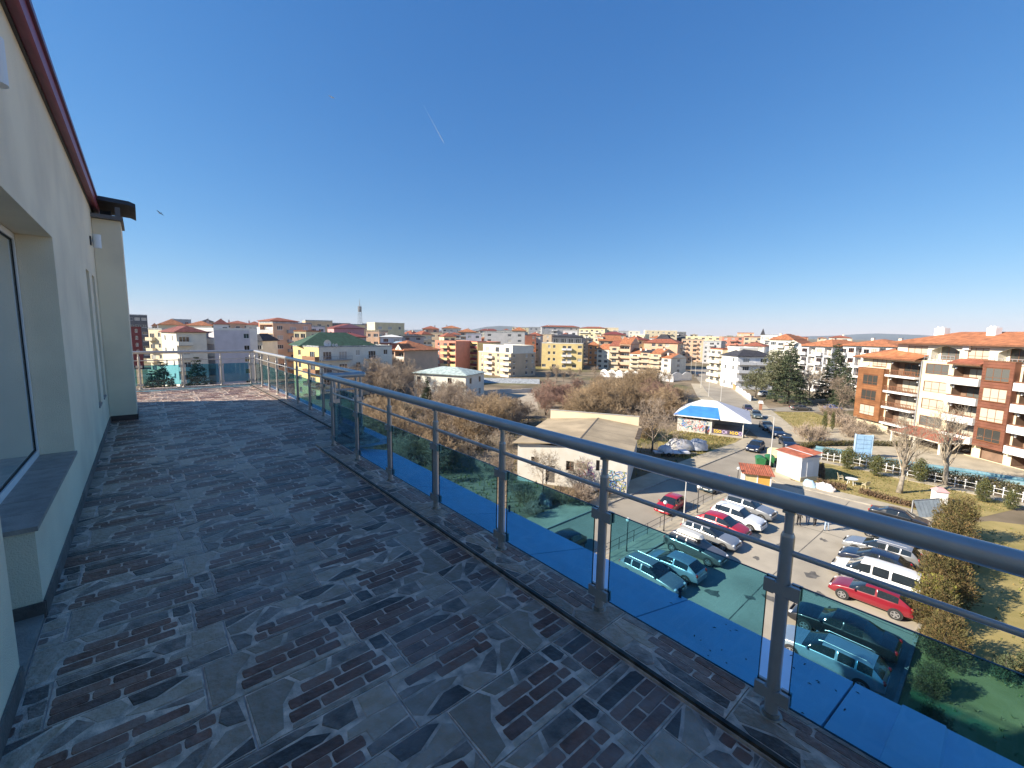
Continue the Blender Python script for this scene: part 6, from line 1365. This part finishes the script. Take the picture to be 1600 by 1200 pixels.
for i in range(9):
    x = -.3 + i * (bw_ + .6) / 9; q = MB(); q.poly([(x, -.35, bh_ + .02), (x + (bw_ + .6) / 9 - .03, -.35, bh_ + .02), (x + (bw_ + .6) / 9 - .03, bd_ + .35, bh_ + .5), (x, bd_ + .35, bh_ + .5)]); q.poly([(x, -.35, bh_ - .02), (x, bd_ + .35, bh_ + .46), (x + (bw_ + .6) / 9 - .03, bd_ + .35, bh_ + .46), (x + (bw_ + .6) / 9 - .03, -.35, bh_ - .02)]); q.poly([(x, -.35, bh_ - .02), (x + (bw_ + .6) / 9 - .03, -.35, bh_ - .02), (x + (bw_ + .6) / 9 - .03, -.35, bh_ + .02), (x, -.35, bh_ + .02)])
    q.build('roof_plank', m_stripe, bo)

# ================================================================== STREET FURNITURE
m_pole = M('pale_pole', (.62, .61, .58), .5, .06, 2, metal=.2)
def lamp(label, x, y, h, arm=0, globe=0, grp=None, rz=0):
    t = thing('street_lamp', label, 'lamp post', (x, y, 0.02), rz, grp)
    b = MB(); b.tube([(0, 0, 0), (0, 0, h)], [.075 if h > 4 else .045, .045 if h > 4 else .035], 8); b.tube([(0, 0, 0), (0, 0, .25)], .11 if h > 4 else .07, 8); b.build('pole', m_pole if h > 4 else m_dark, t)
    if arm: b = MB(); b.tube([(0, 0, h - .03), (arm * .5, 0, h + .12), (arm, 0, h + .1)], .035, 6); b.build('arm', m_pole, t); b = MB(); b.box(arm - .1, -.12, h + .03, arm + .55, .12, h + .13); b.build('head', m_rail, t)
    if globe: b = MB(); b.ball((0, 0, h + globe), globe, 14, 10); b.build('globe', m_white, t, smooth=True)
for x, l in ((28.6, 'globe lamp on the parking walk nearest the building, seen through glass'), (34.3, 'globe lamp on the parking walk above the roof-box car'), (40.6, 'globe lamp on the parking walk by the red street car'), (50.0, 'globe lamp beside the striped-roof booth')):
    lamp(l, x, 18.6, 2.6, 0, .17, 'globe lamps on the parking walk')
lamp('slim pale lamp post without globe on the parking walk behind the red hatchback', 37.3, 18.3, 4.2, 0, 0)
lamp('tall pale street lamp at the junction beside the green bins', 62.0, 19.2, 7.2, .9, 0, rz=2.0)
for px, py, l, hh in ((1126, 627, 'street lamp on the verge right behind the blue roof', 8), (1107, 620, 'pale street lamp on the left verge of the side street', 9), (1095, 606, 'street lamp further up the side street', 8.5), (1079, 588, 'street lamp by the white arched wall', 8.5), (1086, 590, 'thin street lamp at the far bend of the side street', 8.5)):
    q = G(px, py); lamp(l, q.x, q.y, hh, .8, 0, 'lamps along the side street', rz=1.0)
fn = thing('parking_fence', 'thin dark metal fence along the parking walk beside the street', 'fence', (0, 0, 0))
for i in range(15):
    x = 20 + i * 2.1; b = MB(); b.tube([(x, 19.2, .12), (x, 19.2, 1.15)], .025, 6); b.build('post', m_dark, fn)
for z in (1.13, .62): b = MB(); b.tube([(20, 19.2, z), (49.4, 19.2, z)], .018, 6); b.build('rail', m_dark, fn)
rs_ = thing('road_sign', 'round red and white no-entry style sign by the white car', 'sign', (46.9, 18.3, .1), 2.4)
b = MB(); b.tube([(0, 0, 0), (0, 0, 2.3)], .03, 6); b.build('pole', m_rail, rs_)
b = MB(); b.tube([(-.02, 0, 2.3), (.0, 0, 2.3)], .3, 20); b.build('plate', M('sign_white', (.75, .74, .72), .5, .03, 2), rs_)
b = MB()
for k in range(20):
    p, q = 2 * math.pi * k / 20, 2 * math.pi * (k + 1) / 20; b.poly([(.004, .24 * math.cos(p), 2.3 + .24 * math.sin(p)), (.004, .3 * math.cos(p), 2.3 + .3 * math.sin(p)), (.004, .3 * math.cos(q), 2.3 + .3 * math.sin(q)), (.004, .24 * math.cos(q), 2.3 + .24 * math.sin(q))])
b.build('red_ring', M('sign_red', (.55, .04, .03), .5, .05, 2), rs_)
def bin_(label, x, y, rz, m):
    t = thing('waste_container', label, 'bin', (x, y, .02), rz, 'green waste containers')
    b = MB(); f0 = [(-.62, -.42), (.62, -.42), (.62, .42), (-.62, .42)]; f1 = [(-.72, -.55), (.72, -.55), (.72, .55), (-.72, .55)]
    for k in range(4): b.poly([(*f0[k], .2), (*f0[(k + 1) % 4], .2), (*f1[(k + 1) % 4], 1.2), (*f1[k], 1.2)])
    b.poly([(*q, .2) for q in f0][::-1]); b.box(-.76, -.59, 1.16, .76, -.551, 1.25); b.box(-.76, .551, 1.16, .76, .59, 1.25); b.build('tub', m, t)
    b = MB(); n = 7
    for k in range(n):
        a0, a1 = math.pi * k / n, math.pi * (k + 1) / n; b.poly([(-.74, -.56 * math.cos(a0), 1.22 + .26 * math.sin(a0)), (.74, -.56 * math.cos(a0), 1.22 + .26 * math.sin(a0)), (.74, -.56 * math.cos(a1), 1.22 + .26 * math.sin(a1)), (-.74, -.56 * math.cos(a1), 1.22 + .26 * math.sin(a1))])
    for s in (-.74, .74): b.poly([(s, -.56 * math.cos(math.pi * k / n), 1.22 + .26 * math.sin(math.pi * k / n)) for k in range(n + 1)][:: (1 if s < 0 else -1)])
    b.build('lid', m, t)
    for sx in (-.5, .5):
        for sy in (-.32, .32): b = MB(); b.tube([(sx - .04, sy, .1), (sx + .04, sy, .1)], .1, 10); b.build('wheel', m_black, t)
m_bin = M('green_plastic', (.03, .17, .06), .5, .12, 2)
bin_('green waste container at the kerb left of the white shed', 62.6, 20.6, .5, m_bin); bin_('second green waste container tucked behind the first', 64.2, 20.0, .4, m_bin)
tr = thing('covered_trailer', 'small trailer under a pale yellow tarpaulin behind the green bins', 'trailer', (67.2, 20.4, .02), rad(20))
b = MB(); sec = []
for x, w, h in ((-1.5, .8, 1.2), (-1.2, .85, 1.75), (0, .9, 1.9), (1.2, .85, 1.7), (1.5, .78, 1.15)): sec.append([(x, -w, .45), (x, -w, h * .8), (x, -w * .55, h), (x, w * .55, h), (x, w, h * .8), (x, w, .45)])
for i in range(4):
    for k in range(5): b.poly([sec[i][k], sec[i + 1][k], sec[i + 1][k + 1], sec[i][k + 1]])
b.poly(sec[0]); b.poly(sec[-1][::-1]); b.build('tarpaulin', M('yellow_tarp', (.72, .62, .34), .7, .1, 2, bump=.4, bscale=5), tr, smooth=40)
for s in (-.85, .85): b = MB(); b.tube([(-.2, s - .08, .3), (-.2, s + .08, .3)], .3, 14); b.build('wheel', m_black, tr)
b = MB(); b.box(-1.5, -.75, .38, 1.5, .75, .45); b.tube([(1.5, 0, .4), (2.4, 0, .4)], .04, 6); b.build('frame', m_dark, tr)

def lump(name, label, cat, loc, rz, L_, W_, H_, m, seed, par=None):
    R = random.Random(seed); b = MB(); n, k = 14, 7; rows = []
    for i in range(k):
        f = i / (k - 1); z = H_ * math.sin(f * math.pi / 2); rr = math.cos(f * math.pi / 2) ** .55
        rows.append([b.p(L_ / 2 * rr * math.cos(2 * math.pi * j / n) * R.uniform(.85, 1.1), W_ / 2 * rr * math.sin(2 * math.pi * j / n) * R.uniform(.85, 1.1), z * R.uniform(.85, 1.08)) for j in range(n)])
    for i in range(k - 1):
        for j in range(n): b.f.append([rows[i][j], rows[i][(j + 1) % n], rows[i + 1][(j + 1) % n], rows[i + 1][j]]); b.m.append(0)
    b.f.append(rows[-1]); b.m.append(0)
    o = b.build(name, m, par, loc, rz, smooth=45)
    return tag(o, label, cat) if label else o
lump('filled_sack', 'light blue sack lying on the walk beside the brown hedge', 'sack', (58.9, 13.9, .08), 1.2, 1.5, 1.0, .75, M('sack_blue', (.36, .50, .60), .8, .12, 3, bump=.5, bscale=6), 1)
lump('filled_sack', 'long white sack on the walk right of the light blue one', 'sack', (59.0, 12.4, .08), 1.4, 2.2, 1.1, .75, M('sack_white', (.68, .62, .60), .8, .1, 3, bump=.5, bscale=6), 2)
lump('tarped_boat', 'pale tarpaulin-covered boat on blocks beside the large bare tree', 'boat', (61.6, 31.6, .3), 2.3, 4.6, 2.2, 1.5, M('tarp_pale', (.62, .58, .50), .8, .15, 1.5, bump=.6, bscale=4, col2=(.45, .46, .52)), 3)
lump('tarped_boat', 'second silver-grey covered boat next to the pale one', 'boat', (63.6, 29.8, .3), 2.4, 3.2, 2.0, 1.6, M('tarp_silver', (.48, .50, .55), .5, .2, 2, bump=.6, bscale=4), 4)
bt = thing('boat_trailer', 'white and grey boat trailer with piled gear near the street pavement', 'trailer', (57.6, 31.2, .02), rad(-40))
for i, (x, w) in enumerate(((-2.2, .5), (-.9, .8), (.4, .9), (1.7, .8))):
    b = MB(); b.box(x, -w, .5, x + 1.15, w, .62 + .12 * (i % 2)); b.build('bed_plank', M('trailer_white', (.66, .66, .68), .6, .12, 2), bt)
b = MB(); b.box(-2.3, -.55, .4, 3.0, -.47, .48); b.box(-2.3, .47, .4, 3.0, .55, .48); b.tube([(3.0, 0, .42), (4.2, 0, .42)], .05, 6); b.build('frame', m_rail, bt)
for s in (-.95, .95): b = MB(); b.tube([(-.3, s - .09, .32), (-.3, s + .09, .32)], .32, 14); b.build('wheel', m_black, bt)
lump('gear_heap', None, None, (-.6, 0, .7), 0, 2.2, 1.4, .8, M('heap_white', (.62, .62, .64), .8, .2, 2), 8, bt)
# garden furniture
tb = thing('garden_table', 'round white plastic garden table on the hotel lawn', 'table', (63.9, 10.9, .02))
b = MB(); b.tube([(0, 0, .70), (0, 0, .74)], .62, 22); b.build('top', m_frame_w, tb)
for a in (.6, 2.2, 3.8, 5.3): b = MB(); b.tube([(.45 * math.cos(a), .45 * math.sin(a), 0), (.3 * math.cos(a), .3 * math.sin(a), .7)], .03, 6); b.build('leg', m_frame_w, tb)
def gchair(label, x, y, rz):
    t = thing('garden_chair', label, 'chair', (x, y, .02), rz, 'cream garden chairs'); m = M('cream_plastic', (.70, .60, .38), .5, .05, 2)
    b = MB(); b.box(-.25, -.24, .42, .25, .24, .46); b.build('seat', m, t); b = MB(); b.poly([(-.25, .22, .46), (.25, .22, .46), (.25, .34, .95), (-.25, .34, .95)]); b.poly([(-.25, .26, .46), (-.25, .38, .95), (.25, .38, .95), (.25, .26, .46)]); b.poly([(-.25, .34, .95), (.25, .34, .95), (.25, .38, .95), (-.25, .38, .95)]); b.build('backrest', m, t)
    for sx in (-.22, .22):
        for sy in (-.2, .2): b = MB(); b.tube([(sx * 1.1, sy * 1.2, 0), (sx, sy, .42)], .022, 6); b.build('leg', m, t)
        b = MB(); b.box(sx - .03, -.22, .62, sx + .03, .26, .65); b.build('armrest', m, t)
gchair('cream garden chair left of the round white table', 64.6, 12.1, .4); gchair('cream garden chair right of the round white table', 63.5, 9.5, 2.6)
cw = thing('climbing_wall', 'pale blue panelled play wall standing by the pool', 'play structure', (80.0, 12.7, 0), math.atan2(-1.4, .9))
m_cw = M('pale_blue_panel', (.34, .52, .72), .6, .12, 2)
for r_ in range(5):
    for c in range(2): b = MB(); b.box(-.95 + c * .96, -.05, .1 + r_ * .66, -.95 + c * .96 + .92, .05, .1 + r_ * .66 + .62); b.build('panel', m_cw, cw)
b = MB(); b.box(-1.02, .06, 0, 1.02, .16, 3.45); b.box(-1.1, -.08, 0, -.99, .3, 3.5); b.box(.99, -.08, 0, 1.1, .3, 3.5); b.build('frame', M('play_frame', (.42, .58, .75), .6, .1, 2), cw)
lp = thing('lantern_pillar', 'small white pillar shrine with pink trim on the garden lawn', 'pillar', (64.5, 3.4, .02), .5)
b = MB(); b.box(-.5, -.5, 0, .5, .5, 1.3); b.build('body', WM['white'], lp); b = MB(); b.prism([(-.6, -.6), (.6, -.6), (.6, .6), (-.6, .6)], 1.301, 1.65, 0, inset=.6); b.build('cap', WM['pink'], lp)
for s in (-.24, .24): b = MB(); b.box(s - .12, -.52, .35, s + .12, -.501, 1.0); b.build('niche', M('niche_pink', (.55, .38, .40), .8, .1, 2), lp)
gb = thing('leaning_panel', 'grey corrugated sheet leaning behind the dark saloon', 'panel', (58.6, 3.6, .02), math.atan2(-1.6, 2.8))
for i in range(7): b = MB(); b.poly([(i * .46 - 1.6, -.3, .05), (i * .46 - 1.17, -.3, .05), (i * .46 - 1.17, .35, 1.5), (i * .46 - 1.6, .35, 1.5)]); b.poly([(i * .46 - 1.6, -.25, .05), (i * .46 - 1.6, .4, 1.5), (i * .46 - 1.17, .4, 1.5), (i * .46 - 1.17, -.25, .05)]); b.build('sheet', M('grey_sheet_panel', (.42, .46, .46), .6, .15, 2) if i == 0 else bpy.data.materials['grey_sheet_panel'], gb)
b = MB(); b.box(-1.65, .4, 0, -1.55, .5, 1.55); b.box(1.55, .4, 0, 1.65, .5, 1.55); b.box(-1.65, .4, 1.5, 1.65, .5, 1.58); b.build('frame', m_rail, gb)
gp_ = thing('gate_post', 'white-capped brick gatepost at the path corner by the parked cars', 'post', G(1188, 641), .5)
b = MB(); b.box(-.3, -.3, 0, .3, .3, 1.7); b.build('shaft', WM['brick'], gp_); b = MB(); b.prism([(-.5, -.5), (.5, -.5), (.5, .5), (-.5, .5)], 1.701, 2.3, 0, inset=.25); b.build('cap', WM['white'], gp_)
gf = thing('garden_fence', 'white picket fence with round finials between lawn and pool', 'fence', (0, 0, 0)); pth = [(73.6, 17), (74.4, 12), (73.6, 7), (73.2, 1), (71.8, -4)]
for (x0, y0), (x1, y1) in zip(pth, pth[1:]):
    b = MB(); b.tube([(x0, y0, .85), (x1, y1, .85)], .03, 5); b.build('rail', m_white, gf); b = MB(); b.tube([(x0, y0, .35), (x1, y1, .35)], .03, 5); b.build('rail', m_white, gf); n = 7
    for k in range(n): q = Vector((x0 + (x1 - x0) * k / n, y0 + (y1 - y0) * k / n, 0)); b = MB(); b.tube([q, q + Vector((0, 0, 1.0))], .045, 6); b.ball((q.x, q.y, 1.08), .1, 8, 6); b.build('post', m_white, gf)
sheet('garden_path', [(71.8, 17.5), (73.2, 17.2), (73.9, 12), (73.1, 7), (72.7, 1), (71.2, -4.5), (69.6, -4), (71.2, 1), (71.6, 7), (72.3, 12)], .0, m_pave, th=.05)
dg_ = thing('yard_dinghy', 'upturned grey dinghy on the grass below the terrace, seen through glass', 'boat', (0, 0, 0))
q = G(852, 785); lump('hull', None, None, (q.x, q.y, 0), 1.0, 3.6, 1.3, .7, M('dinghy_grey', (.24, .24, .23), .7, .15, 2), 11, dg_); b = MB(); b.box(q.x - .1, q.y - .6, .6, q.x + .1, q.y + .6, .72); b.build('keel', m_rail, dg_)

# low white walls of the dusty yard
for A_, B_, l in ((G(745, 617), G(832, 613), 'low white wall at the back of the dusty yard'), (G(744, 632), G(800, 628), 'low pale wall across the middle of the dusty yard')):
    w_, L_ = oriented('yard_wall', l, 'wall', A_, B_); n = int(L_ / 3)
    for k in range(n): b = MB(); b.box(k * L_ / n, 0, 0, (k + 1) * L_ / n - .03, .25, 1.1 + .12 * (k % 3)); b.build('wall_bay', m_gw, w_)
# mast
mt = PD(563, 420); ms = thing('telecom_mast', 'tall lattice telecom mast on the skyline', 'mast', (mt.x, mt.y, hump(mt.x, mt.y)), .4)
ht = ZT(563, 467, 420) - hump(mt.x, mt.y); b = MB(); n = 11; hh = ht * .86
for sx, sy in ((-1, -1), (1, -1), (1, 1), (-1, 1)): b.tube([(sx * 1.7, sy * 1.7, 0), (sx * .9, sy * .9, hh)], .17, 5)
for k in range(n):
    z0, z1 = hh * k / n, hh * (k + 1) / n; w0, w1 = 1.7 - .8 * k / n, 1.7 - .8 * (k + 1) / n
    for (ax, ay), (cx_, cy_) in (((-1, -1), (1, -1)), ((1, -1), (1, 1)), ((1, 1), (-1, 1)), ((-1, 1), (-1, -1))):
        b.tube([(ax * w0, ay * w0, z0), (cx_ * w1, cy_ * w1, z1)], .09, 4); b.tube([(cx_ * w0, cy_ * w0, z0), (ax * w1, ay * w1, z1)], .09, 4)
b.build('lattice', M('mast_steel', (.34, .37, .40), .6, .1, 1), ms); b = MB(); b.tube([(0, 0, hh), (0, 0, ht)], [.35, .08], 6); b.build('spike', m_rail, ms)
for k in range(6): a = k * 1.05; b = MB(); b.box(1.25 * math.cos(a) - .3, 1.25 * math.sin(a) - .3, hh * .83, 1.25 * math.cos(a) + .3, 1.25 * math.sin(a) + .3, hh * .97); b.build('antenna', M('antenna_grey', (.22, .23, .25), .6, .1, 1) if k == 0 else bpy.data.materials['antenna_grey'], ms)

# gulls and a vapour trail
def gull(label, px, py, D, rz, bank, m):
    r_ = ray(px, py).normalized() * D; t = thing('gull', label, 'bird', (r_.x, r_.y, CAM_Z + r_.z), rz); t.rotation_euler = (bank, .1, rz)
    b = MB(); b.tube([(-.32, 0, 0), (-.15, 0, .0), (.1, 0, .02), (.24, 0, .03), (.36, 0, .02)], [.015, .07, .085, .05, .012], 8)
    for s in (-1, 1):
        w = [(.12, s * .05, .04), (.2, s * .38, .14), (.02, s * .75, .08), (-.06, s * .38, .12), (-.08, s * .05, .04)]; b.poly(w if s < 0 else w[::-1]); b.poly([(x, y, z - .015) for x, y, z in (w[::-1] if s < 0 else w)])
    b.poly([(-.3, -.03, 0), (-.3, .03, 0), (-.48, .1, 0), (-.48, -.1, 0)]); b.build('body', m, t)
gull('dark gull gliding in the sky right of the chimney', 250, 333, 110, 2.2, .5, M('gull_dark', (.10, .11, .13), .9, .1, 2)); gull('pale gull high in the upper sky', 518, 152, 120, 1.2, .3, M('gull_white', (.70, .70, .70), .8, .05, 2))
b = MB(); p0, p1 = ray(662, 165).normalized() * 9000, ray(694, 224).normalized() * 9000
b.tube([p0 + Vector((0, 0, CAM_Z)), p0.lerp(p1, .5) + Vector((0, 0, CAM_Z)), p0.lerp(p1, .9) + Vector((0, 0, CAM_Z)), p1 + Vector((0, 0, CAM_Z))], [.3, 1.3, 3.4, .8], 8)
tag(b.build('vapour_trail', M('ice_vapour', (.9, .9, .92), 1.0, 0, 1)), 'thin white vapour trail in the blue sky', 'contrail')

# people standing in the parking aisle
def person(label, x, y, rz, top, legs, step=.12, hair=(.03, .02, .015), h=1.74):
    V_ = [(0, 0, .95), (0, 0, 1.12), (0, 0, 1.30), (0, 0, 1.44), (0, .01, 1.52), (0, .02, 1.60), (0, .015, 1.70)]
    r_ = [.14, .125, .15, .10, .055, .085, .075]; E_ = [(i, i + 1) for i in range(6)]
    for s in (-1, 1):
        k = len(V_); st = step * s
        V_ += [(s * .10, 0, .88), (s * .11, st * .5 + .02, .50), (s * .11, st - .02, .09), (s * .12, st + .13, .04)]; r_ += [.10, .066, .045, .04]; E_ += [(0, k), (k, k + 1), (k + 1, k + 2), (k + 2, k + 3)]
        k = len(V_); V_ += [(s * .19, 0, 1.40), (s * .25, -.02, 1.13), (s * .24, .10, .90), (s * .235, .15, .82)]; r_ += [.065, .05, .038, .035]; E_ += [(2 if False else 3, k), (k, k + 1), (k + 1, k + 2), (k + 2, k + 3)]
    me = bpy.data.meshes.new('person'); me.from_pydata(V_, E_, []); o = bpy.data.objects.new('person', me); COL.objects.link(o)
    md = o.modifiers.new('k', 'SKIN'); sv = me.skin_vertices[0].data
    for i, q in enumerate(r_): sv[i].radius = (q, q * (.75 if i in (0, 1, 2) else 1)); sv[i].use_root = (i == 0)
    m2 = o.modifiers.new('s', 'SUBSURF'); m2.levels = 2; m2.render_levels = 2
    dg = bpy.context.evaluated_depsgraph_get(); em = bpy.data.meshes.new_from_object(o.evaluated_get(dg)); bpy.data.objects.remove(o)
    for m in (M('skin', (.45, .26, .18), .6, .05, 3), top, legs, M('hair', hair, .7, .1, 5), m_trim): em.materials.append(m)
    for p in em.polygons:
        c = p.center; p.material_index = 4 if c.z < .09 else 2 if c.z < .94 and abs(c.x) < .2 else 3 if (c.z > 1.63 or (c.z > 1.55 and c.y < -.02)) else 0 if c.z > 1.48 or (abs(c.x) > .2 and c.z < .87) else 1
        p.use_smooth = True
    t = inst('person', em, None, (x, y, .02), rz, h / 1.78); return tag(t, label, 'person')
tp = [M('top_' + n, c, .9, .1, 4) for n, c in (('black', (.02, .02, .025)), ('navy', (.03, .04, .08)), ('grey', (.18, .18, .19)), ('dark', (.04, .035, .035)))]; jn = [M('jeans_' + n, c, .9, .1, 6) for n, c in (('blue', (.10, .17, .30)), ('pale', (.34, .42, .54)), ('black', (.025, .025, .03)))]
person('person in black trousers standing behind the handrail post gap', 45.0, 11.9, 1.0, tp[0], jn[2]); person('person in dark clothes next to the railing post in the aisle', 45.6, 11.3, -2.0, tp[3], jn[2], .05)
person('person in blue jeans standing in the parking aisle', 46.4, 10.8, 2.2, tp[1], jn[0], .1); person('person in black beside the one in blue jeans', 46.7, 10.3, -.8, tp[0], jn[2], .08); person('person in pale jeans apart from the group in the aisle', 46.4, 9.3, 1.6, tp[2], jn[1], .16)

# ================================================================== AIR
hb = MB(); hb.box(-15000, -15000, -1, 15000, 15000, 420)
m_haze = bpy.data.materials.new('haze'); m_haze.use_nodes = True; t = m_haze.node_tree; t.nodes.remove(t.nodes['Principled BSDF'])
pv = t.nodes.new('ShaderNodeVolumePrincipled'); pv.inputs['Color'].default_value = (.80, .88, 1.0, 1); pv.inputs['Density'].default_value = 4.5e-5; pv.inputs['Anisotropy'].default_value = 0.0
t.links.new(pv.outputs[0], t.nodes['Material Output'].inputs['Volume'])
tag(hb.build('haze', m_haze), kind='stuff')
